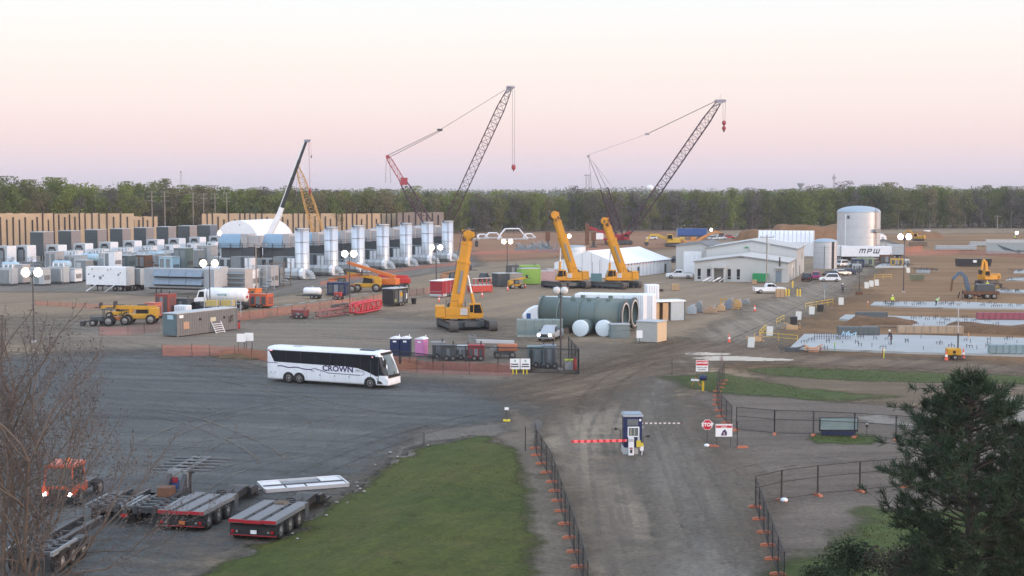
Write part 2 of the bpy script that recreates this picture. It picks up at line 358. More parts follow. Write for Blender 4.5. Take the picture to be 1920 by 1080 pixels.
zone('concrete_pad', [(-150,545),(0,547),(140,548),(330,556),(480,562),(600,542),(900,500),(880,470),(560,470),(0,470),(-150,480)], m_pave, .01, 3, 3, 1)
zone('muddy_crossing', [(930,722),(1090,690),(1190,655),(1290,640),(1480,655),(1960,688),(1960,706),(1500,690),(1290,678),(1190,740),(1080,765),(980,752)], m_mud, .022, 1.4, 7, 3)
zone('access_road', [(1085,1210),(1070,1000),(1040,880),(1000,808),(1060,770),(1130,730),(1180,690),(1330,610),(1480,550),(1580,505),(1640,470),(1665,475),(1625,520),(1530,580),(1420,655),(1290,700),(1255,745),(1300,820),(1395,900),(1480,1210)], m_road, .018, 1, 3.5, 1.6)
zone('paved_lane', [(1215,705),(1262,705),(1262,760),(1300,850),(1400,1000),(1440,1100),(1250,1100),(1200,900),(1190,780)], m_pave, .024, .8, 3.5, 1.5)
zone('verge', [(960,770),(1010,790),(1040,880),(1070,1000),(1085,1210),(985,1210),(985,1000),(960,880),(915,812)], m_shoul, .026, .5, 1.1, .8)
zone('forecourt', [(1295,742),(1345,735),(1420,742),(1700,760),(2000,790),(2000,1200),(1500,1200),(1400,950),(1310,830)], SOIL('dusk_grey_forecourt', (.148,.13,.118), (.178,.158,.143), (.122,.108,.098), big=.06, mid=.4, streak=R(5), sw=(.05,.5), stk=.35), .014, 1.0, 2, 1.2)
zone('straw_field', [(1420,700),(1960,718),(2100,780),(1960,800),(1760,770),(1480,735)], m_straw, .02, 1.2, 2, 1.4)
zone('grass_verge', [(1255,705),(1345,700),(1420,712),(1500,728),(1700,746),(1560,752),(1440,745),(1340,735),(1290,728)], m_green, .034, .6, 1.2, 1.0)
zone('grass_strip', [(1390,694),(1480,688),(1700,698),(1980,709),(1980,722),(1700,716),(1500,710)], m_green, .036, .7, .9, .8)
zone('grass_patch', [(1510,822),(1560,810),(1640,815),(1660,828),(1600,834),(1530,832)], m_green, .034, .4, .6, .5)
zone('grass_corner', [(1490,1075),(1560,1000),(1640,960),(1760,960),(1960,950),(2000,1220),(1500,1220)], m_green, .03, .5, 1.4, 1.2)
zone('crushed_stone_edge', [(700,880),(800,806),(905,798),(960,790),(930,818),(800,832),(730,890),(600,985),(400,1085),(370,1080),(560,985)], SOIL('gravel_edge_stones', (.12,.115,.11), (.16,.15,.14), (.22,.215,.21), big=.3, mid=2.2), .03, .45, 1.0, .8)
zone('earth_berm', [(395,672),(430,655),(500,660),(740,676),(1000,690),(1000,699),(740,692),(490,676)], SOIL('dry_grass_berm', (.16,.10,.06), (.115,.088,.045), (.20,.13,.085), big=.15, mid=.6), .03, .7, .8, .7, dome=(.5, 2.5), rough=.4)
zone('grass_bank', [(330,1100),(560,995),(650,930),(715,880),(800,838),(905,820),(960,842),(985,900),(990,1000),(1000,1120),(980,1230),(200,1230)], m_grass, .03, .5, .7, .6, dome=(.55, 9), rough=.12)
# water standing in the muddy crossing
m_pud = M('still_puddle_water', (.10,.095,.09), .05, spec=.9, var=.1)
for i, (pl, sd_) in enumerate([([(1310,672),(1340,669),(1400,670),(1475,675),(1400,676),(1340,675)], 21), ([(1290,664),(1320,662),(1362,664),(1330,666)], 25)]):
    o = zone('puddle', pl, m_pud, .03, .4, .35, .25, seed=sd_); 
zone('wet_sheet', [(1590,783),(1650,778),(1740,800),(1690,802)], m_pale, .03, .5, .8, .6)
zone('washed_sand', [(1850,745),(1990,740),(1990,800),(1880,790)], m_pale, .03, .6, 1.2, 1)
# earth mounds at the back
def mound(name, a, b, h, wid, mat, seed):
    a = Vector(a); b = Vector(b); c = (a+b)/2; L_ = (b-a).length/2; ang = math.atan2((b-a).y, (b-a).x); nx, ny = 46, 16
    U, V = np.meshgrid(np.linspace(-1, 1, nx), np.linspace(-1, 1, ny)); X = U*L_; Y = V*wid
    Z = h*np.clip(1.45*(1-np.abs(U)**5), 0, 1)*np.clip(1.6*(1-np.abs(V)**1.3), 0, 1)*(1+.28*vnoise(X+200, Y+200, 7, seed)) + .9*vnoise(X+90, Y+90, 2.6, seed)*np.clip(1-np.abs(V), 0, 1); Z[(np.abs(U) > .99)] = -.1; Z[np.abs(V) > .99] = -.1
    me = bpy.data.meshes.new(name); idx = np.arange(nx*ny).reshape(ny, nx)
    f = np.stack([idx[:-1,:-1], idx[:-1,1:], idx[1:,1:], idx[1:,:-1]], -1).reshape(-1, 4)
    me.from_pydata(np.stack([X.ravel(), Y.ravel(), Z.ravel()], -1).tolist(), [], f.tolist()); me.materials.append(mat)
    me.polygons.foreach_set('use_smooth', [True]*len(me.polygons))
    o = bpy.data.objects.new(name, me); col.objects.link(o); o.location = (c.x, c.y, 0); o.rotation_euler.z = ang; o['kind'] = 'structure'; return o
m_spoil = SOIL('spoil_heap_clay', (.21,.125,.07), (.27,.165,.10), (.14,.085,.05), big=.06, mid=.3, fade=False)
mound('earth_mound', G(1440,452), G(1620,452), 6.0, 9, m_spoil, 4)
mound('earth_mound', G(1395,452), G(1470,450), 4.0, 8, m_spoil, 14)
mound('earth_mound', G(1700,447), G(1765,447), 2.6, 7, m_spoil, 5)
mound('earth_mound', G(1590,606), G(1720,612), .9, 4, SOIL('excavated_soil', (.15,.09,.052), (.19,.12,.075), (.11,.07,.045), big=.1, mid=.5, fade=False), 6)
mound('earth_mound', G(1760,618), G(1990,628), .9, 3.5, mats['excavated_soil'], 7)
# ================================================================== VEGETATION
def quads_mesh(name, C, U, V, mat):
    """many small leaf faces: centres C, half-axes U and V"""
    C = np.asarray(C); U = np.asarray(U); V = np.asarray(V); n = len(C)
    v = np.stack([C-U, C-V*.7, C+U, C+V*.7], 1).reshape(-1, 3); f = np.arange(4*n).reshape(n, 4)
    me = bpy.data.meshes.new(name); me.vertices.add(4*n); me.vertices.foreach_set('co', v.ravel().astype(np.float32))
    me.loops.add(4*n); me.loops.foreach_set('vertex_index', f.ravel().astype(np.int32))
    me.polygons.add(n); me.polygons.foreach_set('loop_start', np.arange(0, 4*n, 4, dtype=np.int32)); me.polygons.foreach_set('loop_total', np.full(n, 4, dtype=np.int32))
    me.materials.append(mat); me.update(); me.validate(); return me
def rand_axes(nr, n, su, sv):
    U = nr.normal(size=(n, 3)); U /= np.linalg.norm(U, axis=1)[:, None]; W = nr.normal(size=(n, 3)); V = np.cross(U, W); V /= np.linalg.norm(V, axis=1)[:, None]
    return U*su[:, None], V*sv[:, None]
bark = M('grey_brown_bark', (.115,.098,.085), .9, var=.3, scale=3)
barkd = M('dark_pine_bark', (.06,.05,.042), .9, var=.3, scale=3)
leafs = [LEAF('spring_green_leaves', (.10,.132,.03), (.178,.215,.05)), LEAF('olive_leaves', (.096,.108,.034), (.165,.172,.055)), LEAF('budding_tan_leaves', (.118,.104,.052), (.175,.15,.078)), LEAF('grey_bare_twigs', (.086,.08,.068), (.125,.115,.098)), LEAF('dark_evergreen_leaves', (.054,.074,.03), (.096,.122,.048))]
def forest_proto(seed, lk, h, wd, low, dens):
    nr = np.random.RandomState(seed); mb = MB(); lean = nr.normal(0, .4, 2)
    top = Vector((lean[0], lean[1], h*.8)); mb.cyl((0,0,0), top*.5, .3, bark, .2, n=6, caps=False); mb.cyl(top*.5, top, .2, bark, .06, n=6, caps=False)
    cl = []
    for i in range(17):
        z = h*(low+(.97-low)*((i+.5)/17)**.85); t = (z/h-low)/(1-low); rr = wd*(.35+.65*math.sin(math.pi*min(1, .28+t*.66)))*.62; a = nr.rand()*6.28
        c = Vector((lean[0]*z/h+math.cos(a)*rr*(.45+.5*nr.rand()), lean[1]*z/h+math.sin(a)*rr*(.45+.5*nr.rand()), z)); cl.append((c, wd*(.24+.17*nr.rand())))
        mb.cyl((lean[0]*.6, lean[1]*.6, max(z-h*.18, h*.22)), c, .09, bark, .03, n=4, caps=False)
    C = []
    for c, r in cl:
        n = int(dens*(.7+.6*nr.rand())); d = nr.normal(size=(n, 3)); d /= np.linalg.norm(d, axis=1)[:, None]; q = r*nr.rand(n)**.45
        C.append(np.array(c)+d*q[:, None]*np.array([1, 1, .85]))
    C = np.concatenate(C); C[:, 2] = np.minimum(C[:, 2], h); s = .14+.22*nr.rand(len(C)); U, V = rand_axes(nr, len(C), s, s*.75)
    root = bpy.data.objects.new('woodland_tree', None); col.objects.link(root)
    mb.build('trunk', root); o = bpy.data.objects.new('crown', quads_mesh('crown', C, U, V, leafs[lk])); col.objects.link(o); o.parent = root
    root['label'] = ['fresh green leafy tree in the woodland edge behind the site', 'olive green leafy tree in the woodland edge behind the site', 'tan budding tree in the woodland edge behind the site', 'grey leafless tree in the woodland edge behind the site', 'dark green dense tree in the woodland edge behind the site'][lk]
    root['category'] = 'tree'; root['group'] = ['fresh green woodland trees', 'olive woodland trees', 'tan budding woodland trees', 'grey leafless woodland trees', 'dark dense woodland trees'][lk]
    return root
protos = [forest_proto(*a) for a in [(1,0,17,7.4,.06,210),(2,0,19,7.8,.10,200),(3,1,18,7.6,.05,210),(4,1,16,7.2,.08,205),(5,2,17,7.2,.07,170),(6,3,18,6.8,.06,140),(7,3,17,6.4,.10,145),(8,4,16,6.6,.04,220)]]
# edge of the wood: px of the canopy top, px of the ground row, as the photo shows them from left to right
edge = [(-60,332,462),(0,326,458),(30,326,457),(60,340,456),(110,330,455),(180,336,452),(260,340,450),(330,340,448),(420,346,447),(520,350,447),(640,348,446),(740,354,442),(860,354,436),(1000,356,434),(1150,355,433),(1300,355,432),(1430,353,431),(1480,350,430),(1560,345,430),(1640,343,430),(1760,345,428),(1840,347,428),(1990,344,428)]
def along(px, k):
    for a, b in zip(edge, edge[1:]):
        if a[0] <= px <= b[0]: t = (px-a[0])/(b[0]-a[0]); return a[k]+(b[k]-a[k])*t
    return edge[-1][k]
used = set(); count = 0
for row in range(3):
    px = -50 + row*4
    while px < 1980 and count < 262:
        g0 = G(px, along(px, 2)); Y = g0.y + 2 + row*9 + rng.uniform(-3, 3); X = (px-960)*Y/F
        z = H-(along(px, 1)-YH)*Y/F; hgt = z*rng.triangular(.72, 1.10, .95)*(1-.06*(2-row))
        left = px < 560; wts = [6,4,2,1.0,1.2] if left else ([5.5,5,1.6,1.6,1.2] if px < 1300 else [3.5,5,1.2,1.8,2.4])
        if row == 0: wts = [wts[0]*.6, wts[1]*.7, wts[2], wts[3]*2.2, wts[4]]
        lk = rng.choices(range(5), wts)[0]; pi = rng.choice({0:[0,1],1:[2,3],2:[4],3:[5,6],4:[7]}[lk])
        o = protos[pi] if pi not in used else copy_tree(protos[pi]); used.add(pi)
        o.location = (X, Y, 0); k = hgt/[17,19,18,16,17,18,17,16][pi]; w_ = k*rng.uniform(.9, 1.2); o.scale = (w_, w_, k); o.rotation_euler.z = rng.uniform(0, 6.28); count += 1
        px += rng.uniform(5.0, 8.6)*F/Y
for i in range(8):
    if i not in used:
        for ch in list(protos[i].children): bpy.data.objects.remove(ch)
        bpy.data.objects.remove(protos[i])
# the wood behind its edge, which reads as one mass out to the skyline
nr = np.random.RandomState(5)
def mass(name, spots, lk, label, per):
    C = []; Ss = []
    for (x, y, h) in spots:
        n = per; d = nr.normal(size=(n, 3)); d /= np.linalg.norm(d, axis=1)[:, None]; q = nr.rand(n)**.5; wd = h*.30
        p = d*q[:, None]*np.array([wd, wd, h*.5])+np.array([x, y, h*.5]); C.append(p); Ss.append((.35+.5*nr.rand(n))*(1 if y < 1000 else y/1000))
    C = np.concatenate(C); Ss = np.concatenate(Ss); U, V = rand_axes(nr, len(C), Ss, Ss*.8)
    o = bpy.data.objects.new(name, quads_mesh(name, C, U, V, leafs[lk])); col.objects.link(o); return tag(o, label, 'woodland', kind='stuff')
for lk, lab in ((0, 'fresh green part of the woodland mass rising behind the tree edge'), (1, 'olive green part of the woodland mass rising behind the tree edge'), (3, 'grey leafless part of the woodland mass among the green crowns')):
    sp = []
    for _ in range(170 if lk < 2 else 120):
        px = rng.uniform(-80, 2000); Y0 = G(px, along(px, 2)).y; Y = Y0+rng.uniform(28, 90)
        sp.append(((px-960)*Y/F, Y, (H-(along(px, 1)-YH)*Y/F)*rng.uniform(.82, .98)))
    mass('woodland', sp, lk, lab, 420)
sp = []
for Yb in (980, 1300, 1750, 2400, 3200):
    px = -150
    while px < 2070:
        Y = Yb+rng.uniform(-60, 90); top = 353.5 - (2.5 if 1040 < px < 1240 else 0) - (2 if px > 1450 else 0) + 1.6*math.sin(px*.013+Yb)
        sp.append(((px-960)*Y/F, Y, (H-(top-YH)*Y/F)*rng.uniform(.86, 1.02))); px += 7.5*F/Y*rng.uniform(.8, 1.6)
mass('woodland', sp, 4, 'far blue green woods along the skyline', 110)
# ---- bare budding tree close on the left
def bare_tree(name, label, base, stems, seed, top, group=None):
    r = random.Random(seed); root = thing(name, label, 'tree', base, 0, group); mb = MB(); tips = []
    def go(p, d, ln, rad, dep):
        segs = 3; q = p
        for s_ in range(segs):
            d = (d + Vector((r.gauss(0,.13), r.gauss(0,.13), r.gauss(.05,.07)))).normalized(); e = q + d*(ln/segs); r0 = rad*(1-.25*s_/segs); r1 = rad*(1-.25*(s_+1)/segs)
            mb.cyl(q, e, r0, bark, r1, n=5 if rad > .03 else 3, caps=False); q = e
            if dep <= 2: tips.append((q, d))
            if dep >= 1 and s_ > 0 or dep >= 4:
                for _ in range(2 if dep in (1, 4) else 1):
                    a = Vector((r.gauss(0,1), r.gauss(0,1), r.gauss(0,.7))); a = (a-d*a.dot(d)).normalized(); nd_ = (d*r.uniform(.55,.9)+a*r.uniform(.45,.85)+Vector((0,0,.1))).normalized()
                    if dep > 0 and q.z < top and not (dep <= 3 and r.random() < .33): go(q, nd_, ln*r.uniform(.52,.72), r1*r.uniform(.45,.62), dep-1)
        if dep > 0 and q.z < top: go(q, d, ln*.66, rad*.68, dep-1)
        else: tips.append((q, d))
    for (d, ln, rad) in stems: go(Vector((0,0,-.3)), Vector(d).normalized(), ln, rad, 5)
    mb.build('trunk', root)
    C = []; U = []; V = []
    for q, d in tips:
        for _ in range(1):
            c = q+Vector((r.gauss(0,.06), r.gauss(0,.06), r.gauss(0,.06))); s_ = r.uniform(.022,.055); u = (d+Vector((r.gauss(0,.5), r.gauss(0,.5), r.gauss(0,.5)))).normalized(); v = u.orthogonal().normalized()
            v = (Matrix.Rotation(r.uniform(0,6.28), 3, u) @ v); C.append(c); U.append(u*s_*1.35); V.append(v*s_)
    o = bpy.data.objects.new('buds', quads_mesh('buds', C, U, V, LEAF('reddish_brown_buds', (.05,.046,.046), (.11,.10,.099), 1.5))); col.objects.link(o); o.parent = root
    return root
b1 = bare_tree('budding_tree', 'tall bare budding tree with many thin stems at the left edge', ((8-960)*58/F, 58, 0), [((.06,.05,1), 6.2, .17), ((.24,.0,1), 6.0, .14), ((-.2,.2,1), 6.0, .14), ((.16,-.3,1), 5.4, .11), ((.36,.15,.95), 4.6, .10), ((.02,-.2,1), 5.8, .12)], 3, 13.6)
b2 = bare_tree('budding_tree', 'lower bare bushy tree in front of the parked trailers at bottom left', ((45-960)*54/F, 54, 0), [((.1,.1,1), 1.9, .08), ((.42,.0,1), 1.8, .07), ((-.4,.1,1), 1.9, .07), ((.7,-.1,.7), 1.7, .06)], 8, 3.9)
# ---- pine close on the right
needle = LEAF('dark_pine_needles', (.020,.036,.021), (.044,.07,.034), .9)
def pine(name, label, base, h, prof, seed, tuft, step=.34):
    r = random.Random(seed); root = thing(name, label, 'pine tree', base); mb = MB(); tufts = []
    mb.cyl((0,0,-.3), (.1,0,h*.5), .24, barkd, .15, n=9, caps=False); mb.cyl((.1,0,h*.5), (0,0,h*.98), .15, barkd, .02, n=8, caps=False)
    z = prof[0][0]*h
    def rad(t):
        for (a, ra), (b, rb) in zip(prof, prof[1:]):
            if a <= t <= b: return ra+(rb-ra)*(t-a)/(b-a)
        return prof[-1][1]
    az = r.uniform(0, 6)
    while z < h:
        for k in range(4):
            az += 2.4+r.uniform(-.5,.5); Rr = rad(z/h)*r.uniform(.55,1.1); d = Vector((math.cos(az), math.sin(az), .12+.35*(z/h)))
            p = Vector((.05,0,z+r.uniform(-.15,.15))); n = max(2, int(Rr/.55)); q = p
            for i in range(n):
                d2 = (d+Vector((r.gauss(0,.12), r.gauss(0,.12), .05*i+r.gauss(0,.06)))).normalized(); e = q+d2*(Rr/n); mb.cyl(q, e, .05*(1-i/n)+.012, barkd, .05*(1-(i+1)/n)+.01, n=4, caps=False); q = e
                if i >= n*.3:
                    for _ in range(4):
                        a = Vector((r.gauss(0,.8), r.gauss(0,.8), r.gauss(.25,.4))); t_ = q+a*(.26+.1*Rr); mb.cyl(q, t_, .014, barkd, .008, n=3, caps=False); tufts.append((t_, (a.normalized()+d2*.6+Vector((0,0,.35))).normalized()))
            tufts.append((q, d2))
        z += step*r.uniform(.75, 1.25)
    tufts.append((Vector((0,0,h)), Vector((0,0,1)))); mb.build('trunk', root)
    C = []; U = []; V = []
    for q, d in tufts:
        for _ in range(tuft):
            a = Vector((r.gauss(0,.55), r.gauss(0,.55), r.gauss(.1,.5))); u = (d*.75+a).normalized(); ln = r.uniform(.13,.25); base_ = q+d*r.uniform(-.22,.12)
            v = u.orthogonal().normalized(); v = Matrix.Rotation(r.uniform(0,6.28), 3, u) @ v; C.append(base_+u*ln*.9); U.append(u*ln); V.append(v*.022)
    o = bpy.data.objects.new('needles', quads_mesh('needles', C, U, V, needle)); col.objects.link(o); o.parent = root; return root
pine('pine_tree', 'tall dark pine with long needles at the right edge', ((1826-960)*60/F, 60, 0), 10.9, [(.02,1.5),(.12,2.8),(.28,3.1),(.42,3.9),(.52,4.4),(.60,3.3),(.68,3.6),(.78,2.6),(.86,2.0),(.93,1.2),(1,.3)], 4, 42, .31)
pine('pine_tree', 'second pine partly cut off by the right frame edge', ((1985-960)*63/F, 63, 0), 8.6, [(.02,2.2),(.3,3.6),(.6,3.0),(.85,1.6),(1,.2)], 9, 40, .34)
def shrub(name, label, base, r0, h, n, seed, mt, group):
    nr = np.random.RandomState(seed); root = thing(name, label, 'shrub', base, 0, group); mb = MB(); C = []
    for i in range(9):
        a = nr.rand()*6.28; e = np.array([math.cos(a)*r0*.7*nr.rand(), math.sin(a)*r0*.7*nr.rand(), h*(.45+.5*nr.rand())]); mb.cyl((0,0,0), e, .035, bark, .012, n=4, caps=False)
        k = n//9; d = nr.normal(size=(k, 3)); d /= np.linalg.norm(d, axis=1)[:, None]; C.append(e+d*(nr.rand(k)**.5)[:, None]*np.array([r0*.5, r0*.5, h*.3]))
    C = np.concatenate(C); C[:, 2] = np.abs(C[:, 2]); s = .05+.07*nr.rand(len(C)); U, V = rand_axes(nr, len(C), s, s*.6)
    mb.build('stems', root); o = bpy.data.objects.new('foliage', quads_mesh('foliage', C, U, V, mt)); col.objects.link(o); o.parent = root; return root
sgreen = LEAF('shrub_leaves', (.026,.04,.02), (.055,.07,.032), .9); stan = LEAF('brown_shrub_leaves', (.05,.045,.035), (.09,.075,.055), .9)
for i, (px, Y, r0, h, mt, lab) in enumerate([(1600, 66, 1.7, 2.2, sgreen, 'dark green shrub below the left side of the pine'), (1680, 64, 1.5, 2.6, stan, 'brownish shrub close under the pine trunk'), (1745, 66, 1.6, 2.4, sgreen, 'green shrub just left of the pine trunk'), (1885, 64, 1.8, 2.2, sgreen, 'dark shrub right of the pine trunk'), (1560, 64, 1.3, 1.6, sgreen, 'low green shrub farthest left below the pine')]):
    shrub('shrub', lab, ((px-960)*Y/F, Y, 0), r0, h, 2600, i+3, mt, 'shrubs below the pine')
for i, (px, Y, r0, h, lab) in enumerate([(60, 52, 1.7, 2.0, 'brown twiggy shrub at the bottom left corner'), (215, 53, 1.5, 1.4, 'brown twiggy shrub beside the paved edge at bottom left')]):
    shrub('shrub', lab, ((px-960)*Y/F, Y, 0), r0, h, 700, i+30, stan, 'twiggy shrubs at bottom left')
# ---- grass tufts on the bank and the green strips
nr = np.random.RandomState(2)
def tufts(polys, n, label, mt, hh):
    C = []; U = []; V = []
    for poly, m_, zb in polys:
        pts = np.array([G(*p)[:2] for p in poly]); lo = pts.min(0); hi = pts.max(0); X = lo[0]+(hi[0]-lo[0])*nr.rand(m_); Y = lo[1]+(hi[1]-lo[1])*nr.rand(m_)
        sd = sdist(pts, X, Y)+vnoise(X, Y, 3, 3); k = sd > .2; X = X[k]; Y = Y[k]; q = np.clip(sd[k]/9, 0, 1); z = zb*(q*q*(3-2*q))
        h = hh*(.5+nr.rand(len(X))); a = nr.rand(len(X))*6.28; C.append(np.stack([X, Y, z+h*.6], -1)); U.append(np.stack([nr.normal(0,.25,len(X))*h, nr.normal(0,.25,len(X))*h, h], -1)); V.append(np.stack([np.cos(a), np.sin(a), a*0], -1)*(h*.55)[:, None])
    o = bpy.data.objects.new('grass_tufts', quads_mesh('grass_tufts', np.concatenate(C), np.concatenate(U), np.concatenate(V), mt)); col.objects.link(o); tag(o, label, 'grass', kind='stuff')
gt = LEAF('grass_blades', (.052,.066,.014), (.088,.09,.024), .5)
tufts([([(380,1090),(560,1000),(650,935),(715,885),(800,843),(900,824),(955,846),(980,900),(985,1000),(980,1200),(250,1200)], 15000, .55)], 0, 'short grass covering the sloping bank in the foreground', gt, .04)
tufts([([(1265,708),(1345,703),(1500,730),(1560,750),(1340,732)], 2500, 0), ([(1395,696),(1480,690),(1960,711),(1960,720),(1700,714),(1500,708)], 5000, 0), ([(1515,822),(1560,812),(1655,826),(1600,832)], 900, 0), ([(1500,1075),(1560,1005),(1640,965),(1920,955),(1950,1200),(1520,1200)], 6000, 0)], 0, 'green grass on the verges right of the access road', gt, .07)
# pale stones along the edge of the bank
stone = M('pale_limestone_rock', (.30,.29,.27), .9, var=.25)
edge_pts = [(575,988),(610,962),(640,938),(668,918),(700,890),(722,872),(748,856),(800,836),(860,820),(540,1005),(500,1022),(690,900),(635,945)]
sb = MB(); rs = random.Random(5)
rock0 = None
for i in range(16):
    a = rs.choice(edge_pts); g_ = G(a[0]+rs.uniform(-25,25), a[1]+rs.uniform(-6,8)); s_ = rs.uniform(.07,.2)
    if rock0 is None or i < 4:
        mb = MB(); mb.sph((0,0,.35), .6, stone, 8, .7); mb.v = [(x*rs.uniform(.75,1.25), y*rs.uniform(.75,1.25), z*rs.uniform(.8,1.2)) for x, y, z in mb.v]
        o = mb.build('rock'); rocks = [o] if i == 0 else rocks+[o]; rock0 = o
    else: o = rs.choice(rocks).copy(); col.objects.link(o)
    o.location = (g_.x, g_.y, .05); o.scale = (s_*1.3, s_, s_*.8); o.rotation_euler.z = rs.uniform(0, 6); tag(o, 'pale loose rock at the gravel edge of the grass bank', 'rock', 'loose rocks along the grass bank')
# ================================================================== COACH
def coach():
    fw = G(694, 728.5); rz = R(-24.5)
    base = fw - Matrix.Rotation(rz, 3, 'Z') @ Vector((4.95, -1.28, 0))
    t = thing('coach_bus', 'white intercity coach with dark window band and purple ribbon lettering crossing the gravel yard', 'bus', (base.x, base.y, 0), rz)
    # body: cross-sections along x, the nose raked back towards the roof
    mb = MB()
    sec = [(-1.27,.36),(-1.3,.5),(-1.3,1.3),(-1.3,2.0),(-1.3,3.1),(-1.24,3.4),(-1.05,3.53),(0,3.58),(1.05,3.53),(1.24,3.4),(1.3,3.1),(1.3,2.0),(1.3,1.3),(1.3,.5),(1.27,.36)]
    st = [(-6.85,.94,0),(-6.78,1,0),(-6,1,0),(-4,1,0),(-2,1,0),(0,1,0),(2,1,0),(4,1,0),(5.4,1,0),(6.1,.995,.25),(6.55,.97,.7),(6.8,.9,1.0),(6.86,.78,1.05)]
    vs = []
    for x, k, rk in st:
        for y, z in sec:
            q = max(0, (z-1.35)/2.2); vs.append((x-rk*q**1.25*.95-(.0 if rk == 0 else 0), y*k, z))
    n = len(sec); fs = []
    for j in range(len(st)-1):
        for i in range(n-1): fs.append((j*n+i, (j+1)*n+i, (j+1)*n+i+1, j*n+i+1))
        fs.append((j*n+n-1, (j+1)*n+n-1, (j+1)*n, j*n))
    gl = [f for f in fs if f[0] >= 8*n and f[0] % n != n-1 and 1.25 < min(vs[i][2] for i in f) and max(vs[i][2] for i in f) < 3.2]
    mb.add(vs, [f for f in fs if f not in gl], whitec, True); mb.add(vs, gl, glass, True); mb.add(vs[:n], [tuple(range(n))], whitec); mb.add(vs[-n:], [tuple(range(n))[::-1]], whitec)
    body = mb.build('body', t); body.data.shade_auto_smooth() if hasattr(body.data, 'shade_auto_smooth') else None
    for sd in (-1, 1):
        y = sd*1.312; pl = [(-6.62,3.2),(-6.0,2.08),(-2,2.03),(2.2,2.0),(3.6,1.9),(4.6,1.62),(5.6,1.22),(5.92,1.2),(5.92,2.4),(5.5,3.2)]
        mb = MB().prism(pl[::-1] if sd < 0 else pl, min(y, y-sd*.02), max(y, y-sd*.02), glass)
        wb = mb.build('window_band', t)
        mb = MB()
        for x in (-4.6, -2.9, -1.2, .5, 2.2, 3.9): mb.bx(x-.025, x+.025, y-.006, y+.006, 2.1, 3.16, blkp)
        mb.build('pillar', wb)
        mb = MB().prism([(-6.84,3.06),(-6.7,3.26),(5.5,3.26),(6.0,3.1),(5.5,3.2),(-6.6,3.2)], y-.004, y+.004, dgrey); mb.build('roof_rail', t)
        MB().cyl((-6.5, sd*1.30, 3.2), (-6.2, sd*1.30, 3.2), .05, pinkm).build('marker_light', t)
        MB().cyl((5.2, sd*1.31, 3.05), (5.3, sd*1.31, 3.05), .05, pinkm).build('marker_light', t)
        d = MB().bx(5.02, 5.06, y-.008*1, y+.008, .62, 2.72, dgrey).bx(5.86, 5.9, y-.008, y+.008, .62, 2.72, dgrey).build('door_seam', t)
        # wheel arches, bay doors, latches
        mb = MB()
        for x in (4.95, -3.1, -4.32):
            p = [(x-.66,.34)]+[(x+.66*math.cos(R(180-a)), .52+.62*math.sin(R(a))) for a in range(0, 181, 18)]+[(x+.66,.34)]
            mb.prism(p, y-.004, y+.006, blkp)
        mb.build('wheel_arch', t)
        mb = MB()
        for x in (-2.2, -.6, 1.05, 2.7): mb.bx(x-.012, x+.012, y-.002, y+.003, .5, 1.5, lgrey)
        mb.bx(-2.2, 4.2, y-.002, y+.003, 1.5, 1.515, lgrey); mb.build('luggage_door', t)
        mb = MB()
        for x in (-6.4, -5.9, -.7, .95, 2.6, 5.75): mb.cyl((x, y-.01, 1.0), (x, y+.012, 1.0), .055, blkp, n=8)
        mb.build('latch', t)
        MB().prism([(5.75,.5),(6.35,.5),(6.2,.72),(5.75,.85)], y-.006, y+.008, blkp).build('vent', t)
        # ribbon
        mb = MB()
        pts = [(-6.85,1.98),(-6.1,1.98)]; mb.bx(-6.85, -5.6, y-.003, y+.003, 1.94, 2.0, purp)
        cv = [(-5.6+.25*i, 1.66-.03*i/4-(.0 if i < 12 else (i-12)*.03)+.05*math.sin(i*.9)) for i in range(17)]
        for a, b in zip(cv, cv[1:]): mb.beam((a[0], y, a[1]), (b[0], y, b[1]), .012, .10, purp, up=(0,0,1))
        for k in range(12):
            a0, a1 = R(k*22), R(k*22+22); r = .28-.012*k; c0 = (-1.35, 1.45)
            mb.beam((c0[0]+1.6*r*math.cos(a0), y, c0[1]+r*.75*math.sin(a0)), (c0[0]+1.6*r*math.cos(a1), y, c0[1]+r*.75*math.sin(a1)), .012, .05, purp)
        cv = [(-1.2+.3*i, 1.62-.34*min(1, i/5)-.02*i/6) for i in range(18)]
        for a, b in zip(cv, cv[1:]): mb.beam((a[0], y, a[1]), (b[0], y, b[1]), .012, .06, purp)
        for k in range(9):
            a0, a1 = R(-90+k*22), R(-68+k*22); mb.beam((4.0+.32*math.cos(a0), y, 1.44+.2*math.sin(a0)), (4.0+.32*math.cos(a1), y, 1.44+.2*math.sin(a1)), .012, .045, purp)
        mb.build('ribbon_stripe', t)
        T = Matrix.Translation((1.35, y, 1.70)) @ (UP if sd < 0 else Matrix.Rotation(R(180), 4, 'Z') @ UP)
        mb = MB().text('CROWN', .74, purp, T @ Matrix.Scale(1.2, 4, (1,0,0)), .022)
        mb.build('lettering', t)
        T = Matrix.Translation((3.55, y, 1.66)) @ (UP if sd < 0 else Matrix.Rotation(R(180), 4, 'Z') @ UP)
        MB().text('1960', .26, purp, T, .0).build('lettering', t)
        wheel(t, 4.95, sd*1.19, .52, .3, sd); wheel(t, -3.1, sd*1.18, .52, .34, sd); wheel(t, -4.32, sd*1.19, .52, .3, sd)
        a = MB().beam((6.35, sd*1.25, 3.1), (6.75, sd*1.5, 2.9), .05, .05, blkp).bx(6.66, 6.8, sd*1.5-.13, sd*1.5+.13, 2.2, 2.92, blkp).build('mirror', t)
        MB().bx(6.70, 6.875, sd*1.12-.2, sd*1.12+.13, .78, 1.02, whitec).build('headlight', t)
    # windscreen follows the rake
    def fr(z, k=1.0):
        q = max(0, (z-1.35)/2.2); return 6.875-1.05*q**1.25*.95
